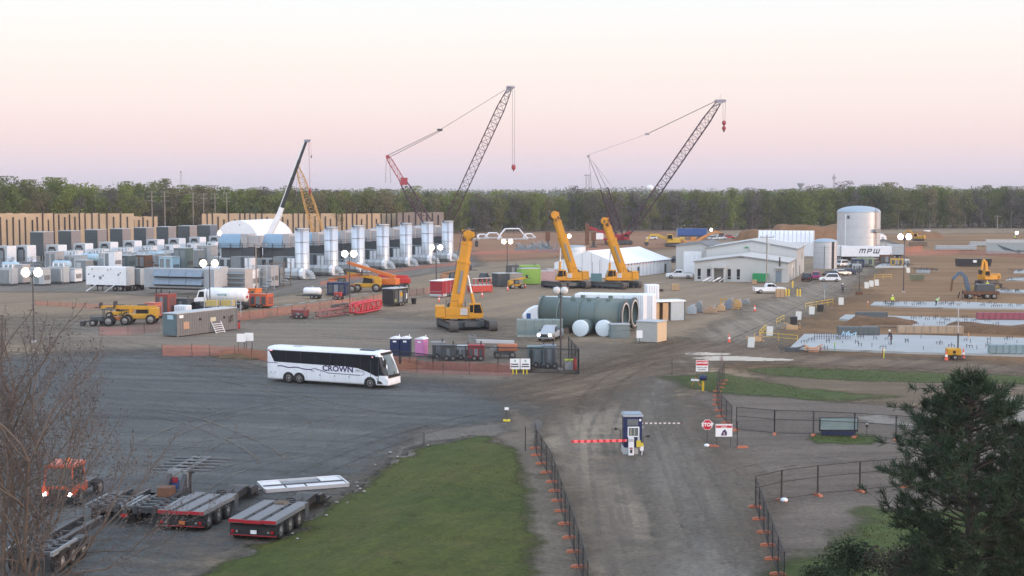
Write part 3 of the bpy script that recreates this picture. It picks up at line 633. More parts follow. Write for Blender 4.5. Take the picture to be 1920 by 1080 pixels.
    mb = MB(); zs = [1.36,1.7,2.1,2.5,2.9,3.2]; vs = []
    for z in zs:
        for y, dx, kk in ((-1.18,-.5,1),(-1.0,-.12,1),(-.5,.02,1),(0,.03,1),(.5,.02,1),(1.0,-.12,1),(1.18,-.5,1)): vs.append((fr(z)+dx+.02, y, z))
    mb.add(vs, [(j*7+i, j*7+i+1, j*7+8+i, j*7+7+i) for j in range(5) for i in range(6)], glassb, True)
    ws = mb.build('windscreen', t); MB().bx(6.88, 6.93, -.03, .03, 1.36, 1.6, blkp).build('wiper', ws)
    MB().bx(5.62, 6.1, -1.0, 1.0, 3.2, 3.44, blkp).build('destination_sign', t)
    MB().bx(6.84, 6.9, -1.08, 1.08, 1.06, 1.34, blkp).build('grille', t)
    MB().bx(6.6, 6.93, -1.22, 1.22, .38, .78, whitec).build('bumper', t, bevel=.06)
    MB().bx(3.4, 5.0, -.62, .62, 3.56, 3.68, dgrey).build('roof_hatch', t, bevel=.04); MB().bx(-4.4, -3.4, -.4, .4, 3.57, 3.63, lgrey).build('roof_hatch', t)
coach()
# ================================================================== CRAWLER TELESCOPIC CRANES
def track(parent, y, L_, w_, h):
    mb = MB(); r = h/2; pl = []
    for a in range(-90, 91, 18): pl.append((L_/2-r+r*math.cos(R(a)), r+r*math.sin(R(a))))
    for a in range(90, 271, 18): pl.append((-L_/2+r+r*math.cos(R(a)), r+r*math.sin(R(a))))
    n = len(pl); inner = [(x*(1-.16/L_*2), r+(z-r)*.82) for x, z in pl]
    for k in range(n):          # belt as a ring of shoes
        a, b = pl[k], pl[(k+1) % n]; c, d = inner[(k+1) % n], inner[k]
        m_ = max(1, int(math.dist(a, b)/.28))
        for i in range(m_):
            t0, t1 = i/m_, (i+.86)/m_
            q = [(a[0]+(b[0]-a[0])*t, a[1]+(b[1]-a[1])*t) for t in (t0, t1)]+[(d[0]+(c[0]-d[0])*t, d[1]+(c[1]-d[1])*t) for t in (t1, t0)]
            mb.prism(q, y-w_/2, y+w_/2, trackm)
    t = mb.build('track', parent)
    mb = MB().bx(-L_/2+.7, L_/2-.7, y-w_*.42, y+w_*.42, h*.3, h*.82, dgrey)
    for s in (-1, 1):
        mb.cyl((s*(L_/2-r), y-w_*.44, r), (s*(L_/2-r), y+w_*.44, r), r*.72, dsteel, n=14)
        for i in range(6): x = -L_/2+1.1+i*(L_-2.2)/5; mb.cyl((x, y-w_*.46, h*.25), (x, y+w_*.46, h*.25), h*.17, dsteel, n=10)
    mb.build('track_frame', t); return t
trackm = M('dusty_track_steel', (.11,.10,.09), .75, .2, var=.35, scale=3, dirt=.5)
def crawler_crane(label, loc, rz, urz, el, blen, flip=False, group='yellow crawler cranes with telescopic booms'):
    t = thing('crawler_crane', label, 'crane', loc, rz, group)
    for s in (-1, 1): track(t, s*2.75, 8.4, 1.15, 1.35)
    mb = MB().bx(-1.6, 1.6, -2.2, 2.2, .45, 1.25, dgrey).bx(-2.6, 2.6, -.9, .9, .55, 1.15, dgrey).bx(1.3, 1.62, -1.6, 1.6, .3, 1.15, dgrey); mb.cyl((0,0,1.2), (0,0,1.55), 1.25, dsteel, n=20); mb.build('chassis', t, bevel=.03)
    Rm = Matrix.Rotation(urz-rz, 4, 'Z') @ Matrix.Scale(-1 if flip else 1, 4, (0,1,0))
    def up(mb, name, par=None, bevel=0.0):
        mb.v = [tuple(Rm @ Vector(v)) for v in mb.v]; return mb.build(name, par or t, bevel=bevel)
    # superstructure deck, x forward
    up(MB().bx(-3.4, 1.9, -1.45, 1.45, 1.55, 1.95, yelb), 'deck', bevel=.03)
    eh = up(MB().bx(-2.9, .3, -1.5, -.55, 1.95, 3.1, yelb).bx(-2.9, -.6, .6, 1.5, 1.95, 2.9, yelb), 'engine_house', bevel=.06)
    mb = MB()
    for i in range(7): mb.bx(-.85+.0, .1, -1.53, -1.5, 2.1+i*.13, 2.17+i*.13, white)
    up(mb, 'grille', eh)
    mb = MB().bx(-.75,.05,-1.512,-1.5,2.05,3.0,dgrey); up(mb, 'grille_panel', eh)
    up(MB().bx(-4.3, -2.95, -1.6, 1.6, 1.7, 3.0, yelb).bx(-4.35, -3.0, -1.3, 1.3, 3.0, 3.3, yelb), 'counterweight', bevel=.08)
    cabm = MB().prism([(.35,1.7),(2.3,1.7),(2.25,2.5),(1.85,3.65),(.35,3.65)], -1.62, -.62, yelb); cb = up(cabm, 'cab', bevel=.05)
    up(MB().prism([(1.0,2.35),(2.15,2.35),(1.82,3.5),(1.0,3.5)], -1.64, -1.622, glass).prism([(.45,2.45),(.9,2.45),(.9,3.45),(.45,3.45)], -1.64, -1.622, glass), 'cab_window', cb)
    up(MB().prism([(2.31,2.45),(2.36,2.45),(1.94,3.55),(1.89,3.55)], -1.55, -.7, glassb), 'cab_window', cb)
    mb = MB()
    for x, y in ((-2.8,-1.4),(-1.2,-1.4),(-2.8,1.4),(-1.2,1.4)): mb.cyl((x,y,3.0), (x,y,4.0), .025, dsteel, n=5)
    mb.tube([(-2.8,-1.4,4.0),(-1.2,-1.4,4.0),(-1.2,1.4,4.0)], .025, dsteel, 5); mb.cyl((-.2,-1.0,3.1),(-.2,-1.0,3.9),.06,dsteel); up(mb, 'handrail')
    up(MB().cyl((-2.2,-.35,3.2), (-2.2,.45,3.2), .5, dsteel, n=16).cyl((-1.1,-.35,2.9), (-1.1,.45,2.9), .42, dsteel, n=16), 'winch')
    # boom
    c, s = math.cos(el), math.sin(el); O = Vector((-1.5, .05, 2.9)); X = Vector((c, 0, s)); Zv = Vector((-s, 0, c))
    def sect(mb, a, b, hw, hh, m, cham=.3):
        pr = [(-hw,hh),(hw,hh),(hw,-hh*.35),(hw*(1-cham),-hh*.85),(0,-hh),(-hw*(1-cham),-hh*.85),(-hw,-hh*.35)]
        vs = [O+X*t+Vector((0,1,0))*y+Zv*z for t in (a, b) for y, z in pr]; n = len(pr)
        mb.add(vs, [(i, (i+1) % n, n+(i+1) % n, n+i) for i in range(n)]+[tuple(range(n))[::-1], tuple(range(n, 2*n))], m)
    mb = MB(); sect(mb, -.8, blen*.62, .68, .88, yelb); sect(mb, blen*.60, blen*.635, .76, .97, yelb); bm = up(mb, 'boom', bevel=.04)
    mb = MB(); sect(mb, blen*.63, blen*.86, .56, .74, yelb); sect(mb, blen*.845, blen*.875, .62, .8, yelb); up(mb, 'boom_extension', bm, bevel=.03)
    mb = MB(); sect(mb, blen*.87, blen*.95, .46, .62, yelb)
    for yy in (-.45, .45):
        mb.prism([(0,0),(1,0),(1,1),(0,1)], 0, .01, yelb, T=Matrix.Scale(.001, 4))
        pts = [(blen*.93,-.6),(blen*.93,.65),(blen*1.0,.75),(blen*1.04,.1),(blen*1.02,-.75),(blen*.98,-.95)]
        vs = [O+X*t+Vector((0,yy+q,0))+Zv*z for q in (-.05,.05) for t, z in pts]; n = len(pts)
        mb.add(vs, [(i, (i+1) % n, n+(i+1) % n, n+i) for i in range(n)]+[tuple(range(n))[::-1], tuple(range(n, 2*n))], yelb)
    hd_ = up(mb, 'boom_head', bm, bevel=.02)
    mb = MB(); r_ = random.Random(int(blen*10))
    for i in range(11): a = O+X*(blen*r_.uniform(.86,1.0))+Vector((0,r_.choice((-.62,.62))+r_.uniform(-.08,.08),0))+Zv*r_.uniform(-.7,.7); e = a+X*r_.uniform(.2,.7)+Zv*r_.uniform(-.3,.3); mb.beam(a, e, .14, .2, r_.choice((dsteel, brnz, yelb)))
    a = O+X*(blen*.99)-Zv*1.1; mb.cyl(a, a+Vector((0,0,-.9)), .04, dsteel, n=5).bx(a.x-.22,a.x+.22,a.y-.2,a.y+.2,a.z-1.6,a.z-.8,dsteel); up(mb, 'head_fitting', hd_)
    mb = MB()
    for t_, z_, r_ in ((.99,.55,.36),(.99,-.7,.42)):
        for yy in (-.25, 0, .25): a = O+X*(blen*t_)+Zv*z_; mb.cyl(a+Vector((0,yy-.06,0)), a+Vector((0,yy+.06,0)), r_, redd if 'red' in label and z_ > 0 else dsteel, n=14)
    up(mb, 'sheave', hd_)
    a = Vector((1.3,.05,2.0)); b = O+X*(blen*.45)-Zv*.85
    mb = MB().cyl(a, a+(b-a)*.55, .23, yelb, n=12).cyl(a+(b-a)*.5, b, .15, steel, n=12); up(mb, 'lift_cylinder')
    mb = MB(); a = O+X*1.0+Zv*1.0; b = O+X*(blen*.97)+Zv*.95; mb.cyl(a, b, .03, dsteel, n=4); 
    a2 = O+X*(blen*.2)+Vector((0,-.74,0)); b2 = O+X*(blen*.5)+Vector((0,-.74,0)); mb.beam(a2, b2, .1, .32, mgrey); up(mb, 'hoist_rope', bm)
    return t
g = G(875, 617); crawler_crane('nearest yellow crawler crane standing alone in the yard with its boom almost upright', (g.x, g.y, 0), R(-74), R(2), R(80), 10.5)
g = G(1061, 540); crawler_crane('yellow crawler crane with a red sheave at its boom tip, left of the tent pair', (g.x, g.y, 0), R(-62), R(192), R(72), 12.3, True)
g = G(1154, 540); crawler_crane('yellow crawler crane without red at its boom tip, right of the tent pair', (g.x, g.y, 0), R(-118+80), R(192), R(70), 11.2, True)
# ================================================================== LATTICE CRANES
def lattice(mb, a, b, w0, w1, w2, m, bay=2.6, r=.145, taper=.12, side=(0,1,0)):
    """four chords with zigzag lacing; width w0 at a, w1 in the middle, w2 at b"""
    a = Vector(a); b = Vector(b); L_ = (b-a).length; d = (b-a)/L_; sd = Vector(side); sd = (sd-d*sd.dot(d)).normalized(); up = d.cross(sd)
    n = max(4, int(L_/bay)); ring = []
    for i in range(n+1):
        t = i/n; w_ = w0+(w1-w0)*min(1, t/taper) if t < taper else (w2+(w1-w2)*min(1, (1-t)/taper) if t > 1-taper else w1)
        c = a+d*(L_*t); ring.append([c+sd*(w_/2*p)+up*(w_/2*q) for p, q in ((1,1),(-1,1),(-1,-1),(1,-1))])
    for i in range(n):
        for k in range(4):
            mb.cyl(ring[i][k], ring[i+1][k], r, m, n=4, caps=False, smooth=False)
            k2 = (k+1) % 4; p, q = (ring[i][k], ring[i+1][k2]) if i % 2 else (ring[i][k2], ring[i+1][k]); mb.cyl(p, q, r*.55, m, n=3, caps=False, smooth=False)
            mb.cyl(ring[i+1][k], ring[i+1][k2], r*.5, m, n=3, caps=False, smooth=False)
    return ring
latm = M('dark_purple_lattice_steel', (.045,.018,.034), .6, .0); latr = M('red_lattice_steel', (.32,.05,.06), .5); laty = M('ochre_lattice_steel', (.42,.24,.06), .55); latg = M('grey_lattice_steel', (.30,.29,.33), .5, .3)
def tip_line(px, py, Y): return P(px, py, Y)
def crawler_base(t, o, mat_, cwm, rz=0):
    for s in (-1, 1): track(t, s*3.1, 9.5, 1.3, 1.6)
    MB().bx(-2.4, 2.4, -2.4, 2.4, .6, 1.5, dgrey).build('chassis', t)
    MB().bx(-6, 3, -1.7, 1.7, 1.6, 2.3, mat_).bx(-4, 2.4, -1.6, -.5, 2.3, 3.6, mat_).build('deck', t, bevel=.05)
    MB().bx(-8.4, -5.6, -2.6, 2.6, 1.9, 4.0, cwm).build('counterweight', t, bevel=.08)
    c = MB().bx(1.6, 3.6, -2.7, -1.5, 1.9, 4.0, mat_).build('cab', t, bevel=.05); MB().bx(1.9, 3.3, -2.73, -2.705, 2.8, 3.8, glass).build('cab_window', c)
# first lattice crane
Y = 520; foot = P(826, 452, Y); o = Vector((P(812, 452, Y).x, Y, 0))
t = thing('lattice_crane', 'lattice boom crane with a red tipped mast behind the silver stacks', 'crane', o)
crawler_base(t, o, red, white)
tip = P(955, 168, Y)-o; ft = Vector((3.2, 0, 2.6)); mt = P(727, 294, Y)-o; mf = Vector((1.0, 0, 2.6))
mb = MB(); lattice(mb, ft, tip, 1.0, 2.9, 1.5, latm); bo = mb.build('boom', t)
mb = MB()
for dx in (-.6, .1, .9): mb.cyl(tip+Vector((dx,-.8,.6)), tip+Vector((dx,.8,.6)), .6, latg, n=12)
mb.beam(tip+Vector((-1.6,-.6,-1.4)), tip+Vector((2.0,-.6,1.0)), .25, .5, latg); mb.beam(tip+Vector((-1.6,.6,-1.4)), tip+Vector((2.0,.6,1.0)), .25, .5, latg); mb.beam(tip+Vector((-1.2,-.9,1.2)), tip+Vector((1.8,-.9,1.4)), .12, .12, latg); mb.build('boom_head', bo)
k = mf+(mt-mf)*.66; mb = MB(); lattice(mb, mf, k, 1.2, 3.0, 2.4, latm, 2.4); ms_ = mb.build('mast', t)
mb = MB(); lattice(mb, k, mt, 2.4, 1.7, 1.0, latr, 1.7, .12); mb.bx(k.x-1.2, k.x+1.2, -1.3, 1.3, k.z-.4, k.z+2.2, latr); mb.cyl(mt+Vector((0,-.8,0)), mt+Vector((0,.8,0)), .7, latr, n=12); mb.build('mast_tip', ms_)
mid = P(826, 243, Y)-o; mb = MB()
for dy in (-.5, .5): mb.cyl(mt+Vector((0,dy,.5)), mid+Vector((0,dy,0)), .07, dsteel, n=4); mb.cyl(mt+Vector((0,dy,-.5)), mid+Vector((0,dy,-.5)), .07, dsteel, n=4)
mb.bx(mid.x-1.2, mid.x+.7, -.6, .6, mid.z-.5, mid.z+.3, dsteel)
for dy in (-.4, .4): mb.cyl(mid+Vector((0,dy,0)), tip+Vector((-1.4,dy,0)), .05, dsteel, n=4)
for dx in (-.9, 1.1): mb.cyl(mt+Vector((dx*.5,0,0)), Vector((mt.x+dx,0,mt.z-9.5)), .06, dsteel, n=4)
mb.build('pendant_line', t)
hk = P(963, 314, Y)-o; mb = MB()
for dx in (-.32, .32): mb.cyl((hk.x+dx,0,hk.z+1.0), (hk.x+dx*1.3,0,tip.z), .05, dsteel, n=4)
mb.build('hoist_rope', t)
MB().lathe([(.05,-1.6),(.12,-1.2),(.35,-.9),(.72,-.5),(.78,.4),(.55,.9),(.2,1.1)], latr, 12, hk).build('hook_block', t)
# second lattice crane
Y = 505; o = Vector((P(1160, 452, Y).x, Y, 0))
t = thing('lattice_crane', 'lattice boom crane with a dark mast and white counterweight behind the white tent', 'crane', o)
crawler_base(t, o, redd, white)
MB().beam((-11.5, -1.8, 6.3), (0, -1.8, 2.8), .7, 1.0, redd).beam((0,-1.8,2.8), (4,-1.8,4.6), .6, .8, redd).bx(-12, -10.6, -2.2, -1.0, 0, 7.5, brnz).build('gantry', t)
tip = P(1347, 193, Y)-o; ft = Vector((2.4,0,2.6)); mt = P(1103, 293, Y)-o; mf = Vector((.6,0,2.6)); kk = P(1133, 354, Y)-o
mb = MB(); lattice(mb, ft, tip, 1.0, 2.7, 1.6, latm, 2.3, .13); bo = mb.build('boom', t)
mb = MB()
for dx in (-.8, .2, 1.2, 2.1): mb.cyl(tip+Vector((dx,-.8,.7)), tip+Vector((dx,.8,.7)), .55, latg, n=12)
mb.beam(tip+Vector((-1.5,-.7,-1.2)), tip+Vector((2.6,-.7,.8)), .25, .45, latg); mb.beam(tip+Vector((-1.5,.7,-1.2)), tip+Vector((2.6,.7,.8)), .25, .45, latg); mb.cyl(tip+Vector((.8,0,.8)), tip+Vector((.8,0,3)), .05, latg, n=4); mb.build('boom_head', bo)
mb = MB(); lattice(mb, mf, kk, 1.2, 2.6, 2.6, latm, 2.0, .14); ms_ = mb.build('mast', t)
mb = MB()
for dy in (-1.2, 1.2): mb.cyl(kk+Vector((-.9,dy,0)), mt, .10, latg, n=4); mb.cyl(kk+Vector((1.0,dy,0)), mt+Vector((2,0,-2.3)), .06, latg, n=4); mb.cyl(mt+Vector((.4,dy*.3,-1)), Vector((mt.x+1.2,dy,kk.z)), .05, latg, n=4)
mb.cyl(mt+Vector((0,-.6,0)), mt+Vector((0,.6,0)), .5, latg, n=10); mb.tube([mt, mt+Vector((2,0,-2.4)), kk+Vector((2.6,0,1.0))], .06, latg, 4)
for dx in (-.5, .6): mb.cyl(mt+Vector((dx,0,-7)), Vector((mt.x+dx-.3,0,kk.z-1)), .07, latg, n=4)
mb.build('mast_tip', ms_)
mid = P(1214, 251, Y)-o; mb = MB()
for dy in (-.5, .5): mb.cyl(mt+Vector((0,dy,.4)), mid+Vector((0,dy,0)), .05, latg, n=4); mb.cyl(mid+Vector((0,dy,0)), tip+Vector((-.4,dy,.9)), .11, dsteel, n=4)
mb.bx(mid.x-.8, mid.x+.6, -.6, .6, mid.z-.4, mid.z+.3, latg); mb.build('pendant_line', t)
hk = P(1357.5, 232, Y)-o; mb = MB()
for dx in (-.3, .3): mb.cyl((hk.x+dx,0,hk.z), (hk.x+dx*1.5,0,tip.z+.5), .05, dsteel, n=4)
mb.build('hoist_rope', t)
MB().sph((hk.x,0,hk.z+.3), .75, latr, 10, 1.2).cyl((hk.x,0,hk.z-1), (hk.x,0,hk.z), .25, latr).sph((hk.x,0,hk.z-1.6), .75, latr, 10, 1.1).cyl((hk.x,0,hk.z-2.9), (hk.x,0,hk.z-2.2), .3, dsteel).build('hook_block', t)
# ochre lattice mast of a crane whose body the stacks hide
Y = 470; o = Vector((P(603, 460, Y).x, Y, 0)); t = thing('lattice_crane', 'ochre yellow lattice mast rising behind the timber wall and stacks', 'crane', o)
crawler_base(t, o, yelb, yelb)
mb = MB(); tp = P(558, 312, Y)-o; md = P(577, 372, Y)-o; lattice(mb, (-.2,0,2.4), md, 2.2, 3.3, 3.0, laty, 2.0, .15, .2); lattice(mb, md, tp, 3.0, 2.2, .7, laty, 1.8, .11, .4); mb.build('mast', t)
mb = MB(); mb.cyl(tp, tp+Vector((-.6,0,-10)), .05, latg, n=4); mb.cyl(tp, tp+Vector((2.8,0,-7)), .05, latg, n=4); mb.build('pendant_line', t)
# truck crane with a long slim telescopic boom
Y = 400; o = Vector((P(500, 486, Y).x, Y, 0)); t = thing('truck_crane', 'mobile crane with a long slim white and black telescopic boom beside the white dome tent', 'crane', o, R(-20))
Ri = Matrix.Rotation(R(20), 3, 'Z')
MB().bx(-6.5, 6, -1.4, 1.4, 1.1, 1.7, white).bx(5.2, 7.2, -1.3, 1.3, .8, 2.6, white).build('carrier', t, bevel=.05); MB().bx(-3.4, 1.2, -1.4, 1.4, 1.8, 3.4, white).build('superstructure', t, bevel=.06)
for x in (-5,-3.6,2.5,4): 
    for s in (-1,1): wheel(t, x, s*1.2, .65, .45, s)
bt = Ri @ (P(574, 266, Y)-o); b1_ = Ri @ (P(525, 400, Y)-o); b0 = Vector((-1.2,0,3.0)); mb = MB().beam(b0, b1_, 1.3, 1.5, white); bm = mb.build('boom', t, bevel=.1)
mb = MB(); pr = b1_
for k, (w_, m_) in enumerate(((1.05,white),(.85,blkp),(.72,blkp),(.6,blkp))):
    e = b1_+(bt-b1_)*((k+1)/4 if k else .08); mb.beam(pr, e, w_, w_*1.1, m_)
    mb.beam(pr+Vector((-.35,-w_*.52,.1)), e+Vector((-.35,-w_*.52,.1)), .1, w_*.5, white); pr = e
mb.build('boom_extension', bm)
mb = MB()
for dx in (0, .7): mb.cyl(bt+Vector((dx,-.4,.3)), bt+Vector((dx,.4,.3)), .4, latg)
mb.beam(bt+Vector((-.6,0,.2)), bt+Vector((1.3,0,.5)), .5, .4, latg); mb.build('boom_head', bm)
mb = MB(); 
for dx in (.75,.95): mb.cyl(bt+Vector((dx,0,0)), bt+Vector((dx+.2,0,-13.5)), .03, latr, n=4)
mb.build('hoist_rope', t); MB().lathe([(.05,-1.3),(.25,-.9),(.35,-.2),(.2,.4)], redd, 10, bt+Vector((1.05,0,-13.5))).cyl(bt+Vector((1.6,0,-4.5)), bt+Vector((1.6,0,-3.8)), .16, dsteel).cyl(bt+Vector((1.5,0,0)), bt+Vector((1.6,0,-4)), .025, latr, n=4).build('hook_block', t)
a = Vector((1.5,0,2.8)); MB().cyl(a, b0+(b1_-b0)*.55, .25, mgrey).build('lift_cylinder', t)
# ================================================================== TIMBER SOUND WALLS
planks = M('tan_timber_planks', (.42,.325,.215), .8, var=.16, scale=.25, dirt=.2); planksg = M('grey_weathered_planks', (.20,.175,.155), .85, var=.22, scale=.4, dirt=.2)
postm = M('dark_steel_pile', (.035,.028,.03), .7, .1, var=.3)
def sound_wall(label, runs, top, pm, pitch, seed):
    a0 = G(*runs[0]); t = thing('timber_sound_wall', label, 'wall', (a0.x, a0.y, 0), 0, 'timber sound walls on dark piles'); r = random.Random(seed); mb = MB(); n = 0
    for a, b in zip(runs, runs[1:]):
        A = G(*a)-a0; B = G(*b)-a0; d = (B-A).normalized(); nrm = Vector((d.y, -d.x, 0)); h0 = P(a[0], top, G(*a).y).z; h1 = P(b[0], top, G(*b).y).z; L_ = (B-A).length
        k = max(1, int(L_/pitch)); s0 = 0.0
        for i in range(k):
            p, q = A+d*(L_*i/k), A+d*(L_*(i+1)/k); hh = h0+(h1-h0)*(i+.5)/k+r.uniform(-.12,.12); z = 0
            for zz in np.arange(0, hh, 2.4): mb.add([p+Vector((0,0,zz+.03))+nrm*r.uniform(0,.03), q+Vector((0,0,zz+.03)), q+Vector((0,0,min(hh, zz+2.4))), p+Vector((0,0,min(hh, zz+2.4)))], [(0,1,2,3)], pm)
            mb.beam(p-nrm*.1+Vector((0,0,hh/2)), q-nrm*.1+Vector((0,0,hh/2)), .14, hh, pm)
            if n < 95:
                c = p+nrm*.25+d*r.uniform(-.2,.2); lean = Vector((r.uniform(-.15,.15), 0, hh-r.choice([0,0,0,.3,1.2,2.2]))); MB().beam(c, c+lean, .34, .34, postm, up=tuple(nrm)).build('pile', t); n += 1
    mb.build('timber_panel', t); return t
sound_wall('tall tan timber sound wall at the far left', [(-60,466),(60,462),(160,458),(252,456)], 400, planks, 2.3, 1)
sound_wall('short lower end section of tan timber sound wall beside a power pole', [(251,455),(296,454)], 406, planks, 1.7, 2)
sound_wall('long tan timber sound wall behind the white dome tent', [(378,452),(470,450),(560,448),(660,446),(742,444)], 400.5, planks, 2.2, 3)
sound_wall('grey weathered timber sound wall right of the tan wall', [(743,445),(790,444),(832,443)], 398, planksg, 2.6, 4)
# ================================================================== EXHAUST STACK ROW (seven units)
ORD = ['first', 'second', 'third', 'fourth', 'fifth', 'sixth', 'seventh', 'eighth', 'ninth']
S0 = G(567, 522); SP = 13.7
hood = M('blue_grey_hood_metal', (.22,.33,.42), .45, .15, dirt=.1); pinkg = M('warm_grey_panel', (.42,.40,.39), .5, dirt=.15)
def make_stack():
    t = thing('exhaust_stack', 'x', 'stack', (0,0,0), RZ, 'silver exhaust stacks in a row')
    sh = MB().lathe([(1.55,1.0),(1.55,10.9),(1.47,10.9),(1.47,9.0)], steel, 40).build('shell', t)
    for z in (3.3, 5.4, 7.9): MB().lathe([(1.56,z),(1.63,z+.02),(1.63,z+.1),(1.56,z+.12)], lgrey, 32).build('flange_ring', sh)
    MB().lathe([(1.54,10.7),(1.72,10.75),(1.72,10.92),(1.5,10.93)], steel, 32).build('rim', t)
    mb = MB()
    for a in (40, 160, 250): mb.bx(1.45, 1.78, -.18, .18, 10.6, 11.05, dsteel, T=Matrix.Rotation(R(a), 4, 'Z'))
    mb.build('lifting_lug', t)
    MB().bx(-1.9, 1.9, -1.9, 1.9, 0, .35, conc).bx(-1.7, 1.7, -1.7, 1.7, .35, 1.1, mgrey).build('base_plinth', t)
    mb = MB().beam((.6,-1.62,1), (.6,-1.62,10.6), .05, .05, dsteel).beam((1.0,-1.5,1), (1.0,-1.5,10.6), .05, .05, dsteel)
    for i in range(30): mb.beam((.6,-1.62,1.2+i*.31), (1.0,-1.5,1.2+i*.31), .03, .03, dsteel)
    mb.build('ladder', t); return t
def make_enclosure():
    t = thing('turbine_enclosure', 'x', 'turbine unit', (0,0,0), RZ, 'turbine enclosures beside the stacks')
    MB().bx(-6.5, -1.9, -1.2, 2.2, .3, 4.7, mgrey).build('inlet_casing', t, bevel=.04)
    MB().bx(-1.88, -1.3, -1.3, 1.0, .3, 4.4, white).bx(-2.9, -2.2, -1.3, -1.2, .6, 4.4, whitec).build('access_panel', t)
    MB().bx(-3.9, -3.2, -1.3, -1.2, .4, 4.6, dgrey).bx(-2.1, -1.92, -1.32, -1.2, .4, 4.6, lgrey).build('duct_frame', t)
    pl = [(2.6,6.4),(6.8,6.4),(6.8,9.4)]+[(5.5+2.9*math.cos(R(a)), 6.4+3.0*math.sin(R(a))) for a in range(75, 181, 15)]
    MB().prism([(y, z) for y, z in pl], -12, -6.6, hood, 'x').build('curved_hood', t)
    MB().bx(-6.55, -4.9, 3.2, 6.8, 6.45, 9.5, pinkg).bx(-4.92, -2.4, 3.6, 6.7, 6.6, 9.1, pinkg).build('inlet_housing', t, bevel=.04)
    MB().bx(-12, -2.5, 2.8, 6.9, .2, 4.2, lgrey).build('lower_module', t, bevel=.04); MB().bx(-11.5, -3, 3.2, 6.5, 4.2, 6.4, dgrey).build('gap_shade_box', t)  # dark box inserted to stand for the shaded open gap under the hood
    mb = MB()
    for x in (-11.6,-8.6,-5.6,-2.6): mb.beam((x,2.3,0),(x,2.3,7.4),.12,.12,dsteel); 
    for z in (6.5,7.0,7.4): mb.beam((-11.6,2.3,z),(-2.6,2.3,z),.06,.06,dsteel)
    mb.build('handrail', t)
    mb = MB()
    for i in range(5): mb.bx(-11.6+i*1.8, -10.6+i*1.8, 2.7, 2.8, .8, 3.8, dgrey)
    mb.build('louver', t); return t
def make_silencer():
    t = thing('silencer_duct', 'x', 'duct', (0,0,0), RZ, 'octagonal silencer ducts in front of the stacks')
    oc = [(1.15*math.cos(R(22.5+45*i)), 1.35+1.15*math.sin(R(22.5+45*i))) for i in range(8)]
    MB().prism(oc, -5.6, .6, lgrey, 'x').build('duct_body', t)
    mb = MB()
    for x in (-5.2,-3.4,-1.6,.1): mb.prism([(y*1.06, 1.35+(z-1.35)*1.06) for y, z in oc], x, x+.1, mgrey, 'x')
    mb.build('stiffener', t)
    MB().prism([(y*1.05, 1.35+(z-1.35)*1.05) for y, z in oc], .62, 1.35, whitec, 'x').build('end_cap', t)
    pts = [Vector((1.3+1.5*math.sin(R(a)), .9, 1.35-1.5+1.5*math.cos(R(a))+.35)) for a in range(0, 91, 15)]; mb = MB()
    for a, b in zip(pts, pts[1:]): mb.cyl(a, b, .6, lgrey, n=14, caps=False)
    mb.build('elbow', t)
    mb = MB()
    for x in (-5,-2.5,0): mb.bx(x-.2, x+.2, -.9, .9, 0, .5, dgrey)
    mb.build('saddle', t); return t
stk, enc, sil = make_stack(), make_enclosure(), make_silencer()
for k in range(7):
    p = S0+D70*(SP*k); w_ = ORD[k]
    for proto, off, lab in ((stk, (0,0), '%s silver exhaust stack counted from the left in the row of seven'), (enc, (0,0), 'grey turbine enclosure left of the %s silver stack'), (sil, (1.5,-4.2), 'grey octagonal duct with white end cap at the foot of the %s stack')):
        o = proto if k == 0 else copy_tree(proto); q = p+D20*off[0]+D70*off[1]; o.location = (q.x, q.y, 0); o['label'] = lab % w_
# one more hooded unit without a stack, left of the first
o = copy_tree(enc, label='grey turbine enclosure standing left of the row, without a stack'); q = S0-D70*SP*.2-D20*9; o.location = (q.x, q.y, 0)
# ================================================================== TURBINE PACKAGES ON THE LEFT
dlouv = M('dark_louvred_panel', (.085,.105,.11), .6, var=.2, scale=2, dirt=.1); ploc = M('pinkish_grey_panel', (.27,.245,.24), .6, dirt=.2); gfil = M('slate_green_panel', (.10,.135,.14), .6, var=.15)
def make_filter():
    t = thing('filter_house', 'x', 'filter house', (0,0,0), RZ, 'dark filter houses in the left rows')
    MB().bx(-2.1, 2.1, -2.1, 2.1, 1.8, 8.1, ploc).build('casing', t, bevel=.03)
    mb = MB().bx(-2.12, 2.12, -2.2, -2.11, 1.9, 8.0, dlouv)
    for i in range(14): mb.bx(-2.05, 2.05, -2.27, -2.2, 2.1+i*.42, 2.28+i*.42, dgrey)
    mb.build('louver_bank', t)
    mb = MB()
    for i in range(8): mb.bx(2.1, 2.16, -1.9, 1.9, 2.2+i*.72, 2.32+i*.72, mgrey)
    mb.build('side_rib', t); MB().bx(-2.2, 2.2, -2.3, 2.2, 8.1, 8.25, lgrey).build('roof', t)
    mb = MB()
    for x in (-1.9,1.9):
        for y in (-1.9,1.9): mb.bx(x-.15,x+.15,y-.15,y+.15,0,1.8,dsteel)
    mb.build('support_frame', t); return t
